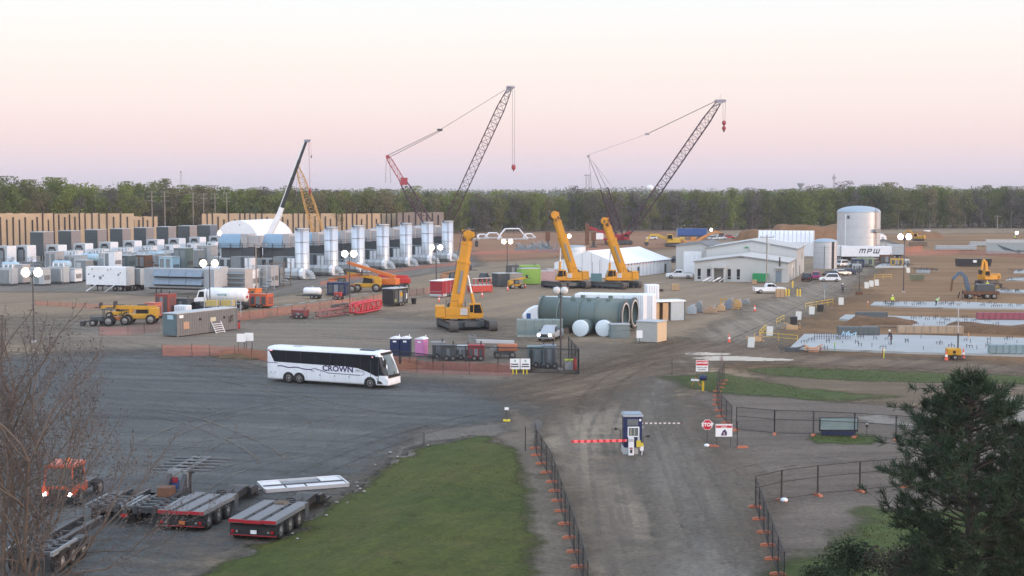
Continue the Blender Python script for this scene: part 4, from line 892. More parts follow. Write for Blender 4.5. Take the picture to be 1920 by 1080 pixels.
def make_housing():
    t = thing('turbine_housing', 'x', 'turbine unit', (0,0,0), RZ, 'white turbine housings in the left rows')
    MB().bx(-1.9, 1.7, -1.5, 1.8, 1.3, 5.4, lgrey).build('casing', t, bevel=.05)
    MB().bx(1.7, 1.85, -1.5, 1.8, 1.3, 5.35, whitec).build('side_panel', t)
    arch = [(-1.25,1.6),(1.05,1.6),(1.05,4.2),(.7,4.8),(-.9,4.8),(-1.25,4.2)]; MB().prism(arch, -1.62, -1.5, dgrey).build('inlet_frame', t)
    MB().bx(-.85, .65, -1.7, -1.62, 1.6, 4.3, mgrey).build('inlet_screen', t); MB().bx(-.9, .7, -1.68, -1.62, 4.42, 4.95, blkp).build('vent', t)
    MB().lathe([(.45,0),(.5,.5),(.75,.8),(.95,1.0)], whitec, 16, T=Matrix.Translation((2.0,-.6,1.6)) @ Matrix.Rotation(R(75),4,'Y')).build('bell_duct', t)
    MB().bx(-2.6, 3.2, -2.2, 2.4, .2, 1.3, mgrey).build('skid', t)
    mb = MB()
    for x in (-2.4,-.8,.8,2.6): mb.cyl((x,-2.1,1.3),(x,-2.1,2.3),.03,dsteel,n=4)
    mb.tube([(-2.4,-2.1,2.3),(2.6,-2.1,2.3)],.03,dsteel,4); mb.build('handrail', t); return t
fil, hou = make_filter(), make_housing()
F0 = Vector(((79-960)*378/F, 378, 0)); H0 = Vector(((105-960)*360/F, 360, 0))
for k in range(8):
    o = fil if k == 0 else copy_tree(fil); q = F0+D70*(11.6*k); o.location = (q.x, q.y, 0); o['label'] = '%s dark louvred filter house from the left in the rear row' % ORD[k]
for k in range(-2, 8):
    o = hou if k == -2 else copy_tree(hou); q = H0+D70*(10.84*k); 
    if k < 0: q = H0-D20*(3.5-2*k)-D70*(5*-k) 
    o.location = (q.x, q.y, 0); o['label'] = 'white turbine housing in front of the %s dark filter house' % ORD[k] if k >= 0 else ['white turbine housing nearest the left frame edge', 'white turbine housing cut by the left frame edge'][k+2]
# EXTRA
# generic equipment, each a skid-mounted piece with its own details
def equip(kind, px, py, w_, d, h, m, label, rz=RZ, name=None):
    g_ = G(px, py); t = thing(name or {'fin':'transformer','box':'equipment_enclosure','tank':'horizontal_tank','block':'louvred_cooler','frame':'pipe_skid','hut':'control_hut','low':'equipment_skid'}[kind], label, {'fin':'transformer','box':'enclosure','tank':'tank','block':'cooler','frame':'skid','hut':'hut','low':'skid'}[kind], (g_.x, g_.y, 0), rz)
    if kind == 'fin':
        MB().bx(-w_/2, w_/2, .5, d, .4, h, m).build('tank_body', t, bevel=.03); mb = MB(); n = int(w_/.3)
        for i in range(n): mb.bx(-w_/2+.1+i*.3, -w_/2+.2+i*.3, 0, .5, .6, h*.9, m)
        mb.build('radiator_fins', t); mb = MB()
        for i in range(3): mb.lathe([(.13,0),(.2,.1),(.12,.2),(.2,.3),(.1,.45),(.05,.7)], white, 8, (-w_/3+i*w_/3, d*.6, h))
        mb.build('bushing', t); MB().bx(-w_/2, w_/2, 0, d, .1, .4, dgrey).build('base', t); MB().cyl((-w_*.4,d*.8,h+.5),(w_*.35,d*.8,h+.5),.3,m).build('conservator', t)
    elif kind == 'box':
        MB().bx(-w_/2, w_/2, 0, d, .35, h, m).build('casing', t, bevel=.04); MB().bx(-w_/2-.08, w_/2+.08, -.08, d+.08, h, h+.12, lgrey).build('roof', t)
        mb = MB(); 
        for i in range(max(1, int(w_/1.6))): mb.bx(-w_/2+.25+i*1.6, -w_/2+1.35+i*1.6, -.04, 0, .5, h-.4, mgrey if m is not mgrey else lgrey)
        mb.build('door', t); mb = MB()
        for i in range(6): mb.bx(w_/2, w_/2+.05, .3, d-.3, h*.35+i*.16, h*.35+.09+i*.16, dgrey)
        mb.build('louver', t); MB().bx(-w_/2, w_/2, .1, d-.1, 0, .35, dsteel).build('skid', t)
    elif kind == 'tank':
        z = h-d/2; MB().lathe([(.001,-.0),(d*.3,.05),(d*.46,.25),(d/2,.5),(d/2,w_-.5),(d*.46,w_-.25),(d*.3,w_-.05),(.001,w_)], m, 20, T=Matrix.Translation((-w_/2, d/2, z)) @ Matrix.Rotation(R(90),4,'Y')).build('shell', t)
        mb = MB()
        for x in (-w_*.3, w_*.3): mb.bx(x-.15, x+.15, d*.1, d*.9, 0, z-d*.3, dgrey)
        mb.build('saddle', t); MB().cyl((0,d/2,h-.05),(0,d/2,h+.3),.25,mgrey).build('hatch', t)
    elif kind == 'block':
        MB().bx(-w_/2, w_/2, .15, d, .6, h, m).build('casing', t); mb = MB()
        n = 4
        for i in range(n): z = .8+i*(h-.9)/n; mb.prism([(.14,z+.45*(h/n)),(-.35,z),(-.3,z-.06),(.14,z+.1)], -w_/2+.1, w_/2-.1, mgrey, 'x'); mb.bx(-w_/2+.1, w_/2-.1, .10, .14, z-.1, z+.1, blkp)
        mb.build('hooded_louver', t); MB().bx(-w_/2, w_/2, .2, d, 0, .6, dsteel).build('skid', t)
    elif kind == 'frame':
        mb = MB(); n = max(2, int(w_/1.3))
        for i in range(n+1):
            for y in (0, d): mb.beam((-w_/2+i*w_/n, y, 0), (-w_/2+i*w_/n, y, h), .12, .12, m)
        for z in (.3, h*.55, h):
            for y in (0, d): mb.beam((-w_/2, y, z), (w_/2, y, z), .1, .1, m)
        mb.build('frame', t); mb = MB(); 
        for i in range(3): mb.cyl((-w_/2, d*(.25+.25*i), .7+.5*i), (w_/2, d*(.25+.25*i), .7+.5*i), .16, lgrey, n=8)
        for i in range(2): mb.bx(-w_*.3+i*w_*.35, -w_*.1+i*w_*.35, d*.2, d*.7, .3, h*.8, mgrey)
        mb.build('piping', t)
    elif kind == 'hut':
        mb = MB().bx(-w_/2, w_/2, 0, d, h*.45, h, m); mb.prism([(-w_/2,h*.45),(w_/2,h*.45),(w_*.2,0),(-w_*.2,0)], 0, d, lgrey); mb.build('casing', t)
        for x in (-w_*.24, w_*.24): MB().bx(x-w_*.13, x+w_*.13, -.05, 0, h*.7, h*.88, whitec).build('window', t)
    else:
        MB().bx(-w_/2, w_/2, 0, d, 0, .3, dsteel).build('skid', t); MB().bx(-w_*.4, w_*.05, d*.1, d*.9, .3, h, m).build('cabinet', t, bevel=.03); MB().cyl((w_*.1,d/2,h*.5),(w_*.45,d/2,h*.5),h*.32,lgrey).build('motor', t); MB().tube([(-w_*.1,d*.3,h),(-w_*.1,d*.3,h*1.3),(w_*.4,d*.3,h*1.3),(w_*.4,d*.3,.3)],.09,mgrey).build('pipe', t)
    return t
for a in [('fin',8,536,3.2,2.2,3.6,lgrey,'grey finned transformer at the left frame edge'),('box',33,533,2.6,2.4,3.9,pinkg,'pale cabinet behind the left pair of lit floodlights'),('box',72,536,2.4,2.4,3.4,lgrey,'grey cabinet just right of the left lit floodlights'),('fin',102,533,3.8,2.4,3.6,lgrey,'grey finned transformer right of the leftmost lamp pole'),('box',131,531,2.6,2.4,2.9,white,'white low cabinet between the transformer and the white trailer'),('box',152,528,2.6,2.6,4.4,mgrey,'grey cabinet left of the white generator trailer'),
 ('tank',16,516,4.4,1.7,3.0,paleblue,'pale blue horizontal tank at the left frame edge'),('tank',112,515,4.6,1.8,3.2,paleblue,'pale blue horizontal tank behind the finned transformer'),('tank',164,503,5,2,3.6,paleblue,'pale blue horizontal tank above the white trailer'),('tank',288,496,4.6,1.9,3.4,paleblue,'pale blue horizontal tank behind the light blue cabinet'),
 ('box',95,505,3.4,3,4.2,pinkg,'pale cabinet between the two left blue tanks'),('box',140,508,3,3,3.6,lgrey,'grey cabinet under the second white housing'),('box',205,508,3.0,3,4.6,white,'white tall cabinet behind the white generator trailer'),('box',228,506,4,3,3.4,gfil,'slate green cabinet behind the white generator trailer'),('box',262,503,3.6,3,3.2,brnz,'rusty brown cabinet beside the slate green cabinet'),
 ('box',311,515,3.6,3,4.0,paleblue,'light blue cabinet behind the louvred grey trailer'),('box',338,513,3.4,3,5.8,grgreen,'tall grey green arched cabinet behind the louvred trailer'),('box',358,503,4.2,3,4.4,mgrey,'mid grey cabinet right of the grey green arched one'),('box',383,500,4.2,3,5.2,pinkg,'pale pinkish cabinet in the middle of the plant'),('box',405,497,3.6,3,3.6,whitec,'small white cabinet below the single bright floodlight'),
 ('hut',436,496,4.0,3,6.8,grgreen,'dark green hut with two white windows on funnel legs'),('box',415,512,5.6,3,3.6,lgrey,'grey louvred box in front of the dark green hut'),('box',432,506,4,3,3.4,lgrey,'sloped grey box beside the dark green hut'),
 ('block',437,548,5.0,3,4.4,pinkg,'pale cooler with four hooded louvre rows'),('box',462,545,2.4,3,4.0,white,'white slim cabinet right of the hooded cooler'),('frame',480,544,4.6,3,4.6,lgrey,'grey pipe skid framework left of the first stack'),('box',496,540,3,3,4.2,pinkg,'pale cabinet right of the grey pipe skid'),('frame',514,537,4.2,3,4.6,woodd,'brown timber propped framework left of the first stack'),
 ('low',186,478,5,3,2.6,lgrey,'grey pump skid between the second and third white housings'),('low',236,476,5,3,2.6,lgrey,'grey pump skid between the third and fourth white housings'),('low',60,520,4,2.6,2.2,lgrey,'low grey pump skid left of the finned transformer'),('low',470,505,6,3,2.4,gfil,'dark pump skid below the blue hoods'),('box',520,512,4,4,5.0,lgrey,'tall grey cabinet immediately left of the first stack'),
 ('low',540,520,4.4,2.2,2.6,dgrey,'dark pump with red valves beside the first stack base'),('box',455,500,5,4,4.0,hood,'blue grey cabinet behind the utility pole'),('tank',500,522,4.2,1.6,2.9,redd,'dark red horizontal vessel beyond the pipe skid')]: equip(*a)
# skids, boxes and vessels in line with each housing
def line_up(o, k, right, back, lab):
    c = o if k == 0 else copy_tree(o); q = H0+D70*(10.84*k+back)+D20*right; c.location = (q.x, q.y, 0); c['label'] = lab % ORD[k]; c['group'] = o['group']
pr = [equip('box',500,500,2.6,3.2,4.0,whitec,'x'), equip('tank',500,500,4.0,1.6,2.9,lgrey,'x'), equip('low',500,500,4.4,2.6,2.4,lgrey,'x'), equip('box',500,500,3.2,2.6,3.0,pinkg,'x'), equip('frame',500,500,4.2,2.6,3.4,lgrey,'x'), equip('fin',500,500,3.0,2.2,3.2,lgrey,'x')]
for o, nm in zip(pr, ('white cabinets','pale vessels','pump skids','pinkish cabinets','pipe frames','small transformers')): o['group'] = nm + ' in line with the white housings'
for k in range(8):
    line_up(pr[0], k, 5.6, -1.5, 'white cabinet immediately right of the %s white housing'); line_up(pr[1], k, 9.8, -.6, 'pale vessel in line with the %s white housing'); line_up(pr[2], k, 14.6, -1.0, 'pump skid farthest right in line with the %s white housing')
    line_up(pr[4], k, 19.4, -1.2, 'pipe frame at the far end of the line of the %s white housing')
    if k < 5: line_up(pr[3], k, 24.0, -1.0, 'pinkish cabinet at the outer end of the line of the %s white housing')
    if k < 4: line_up(pr[5], k, 8.0, -5.5, 'small grey transformer in front of the %s white cabinet')
# dome tent and gable tent
g = G(444, 472); t = thing('dome_tent', 'large white arched fabric dome tent in front of the timber wall', 'tent', (g.x, g.y, 0), R(-14))
mb = MB(); W2, HH, LL = 7.8, 9.8, 27; ns = 9; pr = [(W2*math.cos(R(180-i*7.5)), HH*math.sin(R(i*7.5))**.8) for i in range(25)]; vs = []
for j in range(ns+5):
    y = LL*min(j, ns)/ns; k = 1.0
    if j > ns: a = (j-ns)/4*R(88); y = LL+6*math.sin(a); k = math.cos(a)
    vs += [(x*(.25+.75*k), y, max(0, z*k)) for x, z in pr]
n = 25; mb.add(vs, [(j*n+i, j*n+i+1, (j+1)*n+i+1, (j+1)*n+i) for j in range(ns+4) for i in range(n-1)], fabric, True); mb.build('canopy', t)
gw = MB().add([(x, .02, z) for x, z in pr], [tuple(range(25))], fabric).build('gable_wall', t)
MB().bx(-1.2, 1.2, -.05, .02, .1, 3.2, lgrey).build('door', gw); MB().bx(-.5, .5, -.04, .02, 4.8, 5.5, dgrey).bx(.9, 1.3, -.04, .02, 8.3, 8.6, mgrey).build('vent', gw)
g = G(1163, 522); C2 = G(1258, 510); rz = math.atan2((C2-g).y, (C2-g).x)-R(90); t = thing('gable_tent', 'long low white gable marquee tent behind the yellow crane pair', 'tent', (g.x, g.y, 0), rz)
Lt = (C2-g).length; Wt = 16.2; mb = MB(); nb = 7
rf = MB()
for i in range(nb):
    y0, y1 = Lt*i/nb, Lt*(i+1)/nb
    for x0, z0, x1, z1 in ((.25,3.05,-Wt/2,5.85),(-Wt/2,5.85,-Wt-.25,3.05)):
        m0 = ((x0+x1)/2, (z0+z1)/2-.10); rf.add([(x0,y0,z0),(x0,y1,z0),(m0[0],y1,m0[1]),(m0[0],y0,m0[1]),(x1,y0,z1),(x1,y1,z1)], [(0,1,2,3),(3,2,5,4)], fabric)
rf.build('roof', t)
mb = MB()
for i in range(nb*2):
    y0, y1 = Lt*i/nb/2, Lt*(i+1)/nb/2; mb.quad((0,y0,0),(0,y1,0),(.0,y1,3.08),(.0,y0,3.08), fabric); mb.bx(.0,.05,y0,y0+.06,0,3.05,lgrey); mb.quad((-Wt,y0,0),(-Wt,y1,0),(-Wt,y1,3.08),(-Wt,y0,3.08), fabric)
mb.build('side_wall', t)
mb = MB()
for y in (0,): mb.add([(0,y,0),(-Wt,y,0),(-Wt,y,3.05),(-Wt/2,y,5.83),(0,y,3.05)], [(0,1,2,3,4)], fabric)
for i in range(1, 7): mb.bx(-i*Wt/7-.03, -i*Wt/7+.03, -.05, 0, 0, 3.0+2.7*(1-abs(i-3.5)/3.5), lgrey)
mb.build('gable_wall', t); MB().add([(0,Lt,0),(-Wt,Lt,0),(-Wt,Lt,3.05),(-Wt/2,Lt,5.83),(0,Lt,3.05)], [(0,1,2,3,4)], fabric).build('gable_wall', t)
mb = MB()
for i in range(18): mb.add([(.28,Lt*(i+.2)/18,3.0),(.28,Lt*(i+.6)/18,3.0),(.28,Lt*(i+.4)/18,2.55)], [(0,1,2)], navy if i % 2 else signr)
mb.build('pennant_string', t); MB().bx(0,.08,Lt*.32,Lt*.32+1.0,.0,2.1,dgrey).build('door', t); MB().bx(0,.08,Lt*.86,Lt*.86+1.1,.0,2.1,dgrey).build('door', t)
# ================================================================== METAL BUILDINGS
clad = M('pale_grey_metal_cladding', (.50,.505,.485), .5, var=.06, scale=.3, dirt=.12); roofm = M('light_metal_roofing', (.56,.57,.56), .45, .1, var=.08, scale=.3, dirt=.1); trim = M('grey_roof_trim', (.22,.23,.23), .5)
def hall(name, label, loc, rz, W, D, he, hp, mroof=roofm, xp=.5):
    t = thing(name, label, 'building', loc, rz)
    mb = MB().add([(0,0,0),(W,0,0),(W,0,he),(W*xp,0,hp),(0,0,he),(0,D,0),(W,D,0),(W,D,he),(W*xp,D,hp),(0,D,he)], [(0,1,2,3,4),(5,9,8,7,6),(1,6,7,2),(0,4,9,5)], clad)
    for i in range(int(W/1.2)+1):
        x = .05+i*1.2; z = he+(hp-he)*(x/(W*xp) if x < W*xp else (W-x)/(W-W*xp)); mb.bx(x, x+.06, -.035, 0, .1, z-.2, clad)
    for i in range(int(D/1.2)): mb.bx(W, W+.035, .3+i*1.2, .36+i*1.2, .1, he-.1, clad)
    mb.build('wall', t); o_ = .25
    r = MB()
    for xa, za, xb, zb in ((-o_, he-o_*.1, W*xp, hp+.02), (W*xp, hp+.02, W+o_, he-o_*.1)):
        r.add([(xa,-o_,za),(xb,-o_,zb),(xb,D+o_,zb),(xa,D+o_,za),(xa,-o_,za+.12),(xb,-o_,zb+.12),(xb,D+o_,zb+.12),(xa,D+o_,za+.12)], [(3,2,1,0),(4,5,6,7),(0,1,5,4),(1,2,6,5),(2,3,7,6),(3,0,4,7)], mroof)
        for i in range(int(D/.9)): r.beam((xa, i*.9, za+.14), (xb, i*.9, zb+.14), .05, .05, mroof)
    ro = r.build('roof', t); MB().beam((-o_,-o_-.04,he+.0),(W*xp,-o_-.04,hp+.08),.06,.24,trim).beam((W*xp,-o_-.04,hp+.08),(W+o_,-o_-.04,he+.0),.06,.24,trim).beam((W+o_+.03,-o_,he-.02),(W+o_+.03,D+o_,he-.02),.06,.2,trim).build('fascia', ro)
    return t
A = G(1302, 527); B = G(1477, 530); rz = math.atan2((B-A).y, (B-A).x); W = (B-A).length
t = hall('office_building', 'low pale metal office building with gable front and narrow dark windows', (A.x, A.y, 0), rz, W, 19, 4.1, 5.3)
sx_ = lambda px: (px-1302)/175*W
for px in (1311, 1329, 1368, 1385):
    f = MB().bx(sx_(px)-.32, sx_(px)+.32, -.05, 0, .5, 2.65, glass).build('window', t); MB().bx(sx_(px)-.4, sx_(px)+.4, -.07, -.05, .95, 1.05, lgrey).build('frame', f)
pc = MB().bx(sx_(1336), sx_(1340), -1.2, -.04, 0, 2.9, clad).bx(sx_(1358.5), sx_(1362), -1.2, -.04, 0, 2.9, clad).bx(sx_(1335), sx_(1362.5), -1.4, -.04, 2.9, 3.4, clad).build('porch', t)
MB().bx(sx_(1341), sx_(1358), -.1, -.04, 0, 2.5, M('brown_grey_door', (.20,.185,.16), .6)).build('door', t)
dd = MB().bx(sx_(1454.5), sx_(1466), -.07, 0, .1, 2.4, M('blue_grey_door', (.20,.25,.30), .5)).build('door', t); MB().bx(sx_(1453.5), sx_(1454.5), -.9, -.8, 0, 3.0, lgrey).bx(sx_(1466), sx_(1467.5), -.9, -.8, 0, 3.0, lgrey).bx(sx_(1453), sx_(1468), -1.0, 0, 2.9, 3.1, lgrey).build('canopy', t)
mb = MB()
for px in (1322, 1341): 
    for k in range(2): mb.beam((sx_(px)+k*1.2, -3.0, .1), (sx_(px)+k*1.2+.9, -1.3, .9), .08, .08, white); mb.beam((sx_(px), -3.0+k*.8, .2), (sx_(px)+1.5, -2.6+k*.8, 1.0), .06, .25, white)
mb.build('ramp_rail', t)
MB().cyl((W*.47,-.05,5.15),(W*.53,-.05,5.15),.14,trim).cyl((sx_(1462),-.3,3.4),(sx_(1462),-.3,5.3),.16,dsteel).build('vent_pipe', t)
mb = MB().bx(W, W+.06, 2.0, 3.0, .1, 2.2, lgrey).bx(W, W+.06, 9, 12, .1, 3.2, offw); mb.build('door', t)
fr = MB(); [fr.cyl((W+.9, y, 0), (W+.9, y, 3.0), .05, trim, n=6) for y in (1.5, 3.6)]; fr.tube([(W+.9,1.5,3.0),(W+.9,3.6,3.0)],.05,trim); fr.build('awning_post', t)
ux = Vector((math.cos(rz), math.sin(rz), 0)); uy = Vector((-math.sin(rz), math.cos(rz), 0)); bq = A+ux*(W+.3-20)+uy*19.6
t = hall('warehouse', 'taller pale metal warehouse behind the office building', (bq.x, bq.y, 0), rz, 20, 22, 6.2, 7.9)
MB().bx(20,20.06,8,9.2,.1,2.2,dgrey).bx(20,20.06,14,14.5,3.4,5,dgrey).bx(20,20.05,19.5,20.2,.2,3.5,whitec).build('door', t)
mb = MB(); mb.beam((8.6,-.1,6.4),(9.3,-.1,6.5),.3,.3,green); mb.tube([(9.2,-.12,6.6),(9.8,-.12,5.4),(10.6,-.12,4.6),(11.6,-.12,4.3)],.05,trim); mb.build('cable_loop', t)
bq = A+ux*(W-20-7.1)+uy*23; t = hall('workshop_building', 'pale metal workshop with a white roller door left of the warehouse', (bq.x, bq.y, 0), rz, 7.2, 20, 6.6, 7.2, mroof=M('dull_grey_roofing', (.25,.25,.25), .6), xp=.8)
MB().bx(1.8, 5.9, -.08, 0, .1, 5.3, whitec).build('roller_door', t)
g = G(1473, 480); t = thing('fabric_shelter', 'white ribbed fabric shelter roof rising behind the warehouse', 'shelter', (g.x, g.y, 0), R(-13)); mb = MB(); n_ = 13
for i in range(n_):
    x0, x1 = -8+16*i/n_, -8+16*(i+1)/n_; mb.add([(x0,0,0),(x1,0,0),(x1,0,4),(x0,0,4),(x0,2.2,7.4),(x1,2.2,7.4),((x0+x1)/2,1.0,6.2),((x0+x1)/2,-.15,4)], [(0,1,7,3),(0,1,2,3),(3,7,6,4),(7,2,5,6),(4,6,5)], fabric, False)
mb.bx(-8,8,2.2,10,0,7.2,fabric); mb.build('canopy', t); mb = MB(); [mb.beam((-8+16*i/n_,-.05,4),(-8+16*i/n_,2.15,7.42),.1,.1,lgrey) for i in range(n_+1)]; mb.build('rib', t)
# ================================================================== TANKS
def silo(label, px, py, r, he, hd, bands, mt, rimz=.12):
    g_ = G(px, py); t = thing('storage_tank', label, 'tank', (g_.x, g_.y, 0), 0); prof = []
    MB().lathe([(r,0),(r,he)], mt, 48).build('shell', t); MB().lathe([(r+.08,he-.12),(r+.08,he)]+[(r*math.cos(R(a))+.02, he+hd*math.sin(R(a))) for a in range(4, 87, 8)]+[(.01, he+hd)], M('pale_dome_metal', (.34,.41,.46), .45, .2), 48).build('dome_roof', t)
    for z in bands: MB().lathe([(r+.003,z-.04),(r+.05,z-.03),(r+.05,z+.03),(r+.003,z+.04)], lgrey, 40).build('seam_band', t)
    return t, r, he
tankm = M('pale_silver_tank_plate', (.55,.56,.57), .45, .35, var=.1, scale=.5, dirt=.12)
t, r, he = silo('big domed silver storage tank behind the lettered white trailer', 1609, 483.5, 6.0, 13.1, 1.7, (3.2, 6.0, 8.8, 11.2), tankm)
Tr = Matrix.Rotation(R(-55), 4, 'Z'); mb = MB()
for x in (-.35,.35): mb.bx(x-.04, x+.04, 0, .08, 0, he+1, dsteel, T=Tr @ Matrix.Rotation(R(90),4,'Z') @ Matrix.Translation((0,-r-.3,0)))
for i in range(40): mb.bx(-.35,.35,0,.05,.3+i*.33,.36+i*.33,dsteel,T=Tr @ Matrix.Rotation(R(90),4,'Z') @ Matrix.Translation((0,-r-.3,0)))
mb.build('ladder', t); mb = MB().bx(-.8,.8,-.9,.1,7.3,7.45,dsteel,T=Tr @ Matrix.Rotation(R(90),4,'Z') @ Matrix.Translation((0,-r-.2,0))); mb.bx(-.8,.8,-.9,-.84,7.45,8.4,mgrey,T=Tr @ Matrix.Rotation(R(90),4,'Z') @ Matrix.Translation((0,-r-.2,0))); mb.build('platform', t)
MB().cyl((-4.6,-3.75,0),(-4.6,-3.75,he-.6),.17,whitec,n=8).build('downpipe', t); MB().bx(-4.3,-3.6,-4.7,-4.2,he-1.9,he-1.0,dgrey).build('hatch', t); MB().cyl((3.2,-1,he+1),(3.2,-1,he+2.6),.06,dsteel,n=5).cyl((4.2,0,he+.6),(4.2,0,he+2),.06,redd,n=5).build('mast', t)
t, r, he = silo('smaller banded silver tank beside the warehouse', 1547, 503, 2.85, 6.6, .75, (1.2, 2.5, 3.9, 5.3), tankm); MB().bx(-.3,.3,0,.1,0,he,dsteel,T=Matrix.Translation((1.3,-2.75,0))).bx(-.9,-.8,-2.95,-2.8,0,he*.85,dgrey).build('ladder', t)
t, r, he = silo('white wrapped round tank left of the gable tent', 1080, 486, 2.7, 3.6, .3, (1.0, 2.4), tarp)
# ================================================================== VEHICLES
def pickup(label, loc, rz, paint=white, lit=False, group='pickup trucks and cars on the site'):
    t = thing('pickup_truck', label, 'pickup', loc, rz, group)
    MB().prism([(-2.9,.5),(2.85,.45),(2.95,.75),(2.9,1.08),(1.3,1.2),(-.75,1.2),(-2.9,1.22)], -.98, .98, paint).build('body', t, bevel=.06)
    c = MB().add([(-.8,-.92,1.18),(1.45,-.92,1.18),(1.45,.92,1.18),(-.8,.92,1.18),(-.55,-.74,1.88),(.65,-.74,1.88),(.65,.74,1.88),(-.55,.74,1.88)], [(4,5,6,7),(0,1,5,4),(1,2,6,5),(2,3,7,6),(3,0,4,7)], paint).build('cab', t, bevel=.05)
    for s in (-1, 1):
        MB().prism([(-.6,1.27),(.25,1.27),(.25,1.76),(-.47,1.76)], s*.90, s*.915, glass, T=Matrix.Shear('XY', 4, (0,0)) if False else None).prism([(.32,1.27),(1.15,1.27),(.62,1.76),(.32,1.76)], s*.90, s*.915, glass).build('side_window', c)
        wheel(t, 1.85, s*.88, .4, .26, s); wheel(t, -1.85, s*.88, .4, .26, s)
        MB().cyl((2.85,s*.72,.88),(2.97,s*.72,.88),.17 if lit else .13, hdl if lit else glassb, n=12).build('headlight', t)
        MB().bx(-2.93,-2.89,s*.85-.1,s*.85+.1,.75,1.1,tail).build('tail_light', t); MB().bx(1.05,1.2,s*1.05-.1,s*1.05+.1,1.2,1.38,blkp).build('mirror', t)
    MB().add([(1.40,-.82,1.22),(1.40,.82,1.22),(.70,.68,1.83),(.70,-.68,1.83)], [(0,1,2,3)], glass).build('windscreen', c)
    MB().bx(-2.75,-.9,-.8,.8,1.19,1.235,dgrey).build('load_bed', t); MB().bx(2.9,2.97,-.5,.5,.62,.98,blkp).build('grille', t); MB().bx(2.85,3.02,-.95,.95,.42,.6,mgrey).build('bumper', t, bevel=.03); return t
def car(label, loc, rz, paint, tall=False, group='pickup trucks and cars on the site', name='parked_car', cat='car'):
    t = thing(name, label, cat, loc, rz, group); h = 1.75 if tall else 1.45
    MB().prism([(-2.2,.4),(2.2,.38),(2.25,.7),(1.9,.88),(1.1,.95),(-2.0,1.0),(-2.25,.75)], -.88, .88, paint).build('body', t, bevel=.08)
    c = MB().add([(-1.95,-.84,.95),(1.15,-.84,.95),(1.15,.84,.95),(-1.95,.84,.95),(-1.55,-.66,h),(.35,-.66,h),(.35,.66,h),(-1.55,.66,h)], [(4,5,6,7),(0,1,5,4),(1,2,6,5),(2,3,7,6),(3,0,4,7)], paint).build('cabin', t, bevel=.05)
    z0, z1 = 1.0, h-.1
    for s in (-1, 1):
        MB().add([(-1.7,s*.835,z0),(.95,s*.835,z0),(.35,s*.70,z1),(-1.45,s*.70,z1)], [(0,1,2,3)], glass).build('side_window', c); wheel(t,1.35,s*.8,.34,.22,s); wheel(t,-1.35,s*.8,.34,.22,s)
        MB().bx(2.15,2.26,s*.62-.16,s*.62+.16,.58,.74,glassb).build('headlight', t); MB().bx(-2.27,-2.2,s*.66-.14,s*.66+.14,.66,.84,tail).build('tail_light', t)
    MB().add([(1.17,-.72,1.0),(1.17,.72,1.0),(.42,.58,z1),(.42,-.58,z1)], [(0,1,2,3)], glass).add([(-1.97,-.72,1.0),(-1.97,.72,1.0),(-1.6,.58,z1),(-1.6,-.58,z1)], [(0,1,2,3)], glass).build('windscreen', c); return t
silv = M('silver_car_paint', (.42,.45,.47), .3, .3); blkc = M('black_car_paint', (.02,.022,.026), .25); drk = M('dark_blue_car_paint', (.03,.045,.09), .3)
q = lambda px, py: tuple(G(px, py))
pickup('silver pickup truck driving with headlights lit in front of the grey green cylinders', q(1032,637), R(-107), silv, True)
pickup('white pickup truck parked at the left corner of the office building', q(1274,522), R(172), white)
pickup('white pickup truck standing by the yellow bollards in front of the office', q(1442,550), R(4), whitec)
for a in [('black car parked at the right side of the office building',1513,527,R(70),blkc,True),('magenta backed dark car in the row beside the office',1530,524,R(75),M('magenta_car_paint',(.3,.03,.14),.3),True),('white pickup like car at the right end of the office row',1556,528,R(172),white,True),('dark car parked beyond the white one in the office row',1562,520,R(20),blkc,False),('pale blue car behind the dark car in the office row',1577,517,R(25),silv,False),('dark blue car farthest right in the office row',1592,515,R(15),drk,False),('black car parked between the gable tent and the workshop',1284,499,R(-10),blkc,False),('teal windowed grey car behind the black car by the workshop',1296,493,R(20),silv,True),('dark vehicle behind the gable tent end',1272,492,R(10),blkc,True),('white parked car left of the big silver tank',1583,500,R(30),white,True),('pale grey car in front of the lettered white trailer',1612,500,R(15),silv,False)]:
    car(a[0], q(a[1],a[2]), a[3], a[4], a[5])
car('white van parked on the orange clay beyond the red crane', q(1222,449), R(170), white, True, 'distant vehicles on the clay', 'parked_van', 'van')
for a in [('small white car in the far vehicle lot left of the dirt mound',1352,449,0,white),('red car in the far vehicle lot beside the dirt mound',1368,448,0,red),('second white car in the far vehicle lot near the excavator arm',1338,450,.4,white),('grey car in the far vehicle lot nearest the dirt mound',1388,448,.2,silv)]: car(a[0], q(a[1],a[2]), a[3], a[4], True, 'distant vehicles on the clay')
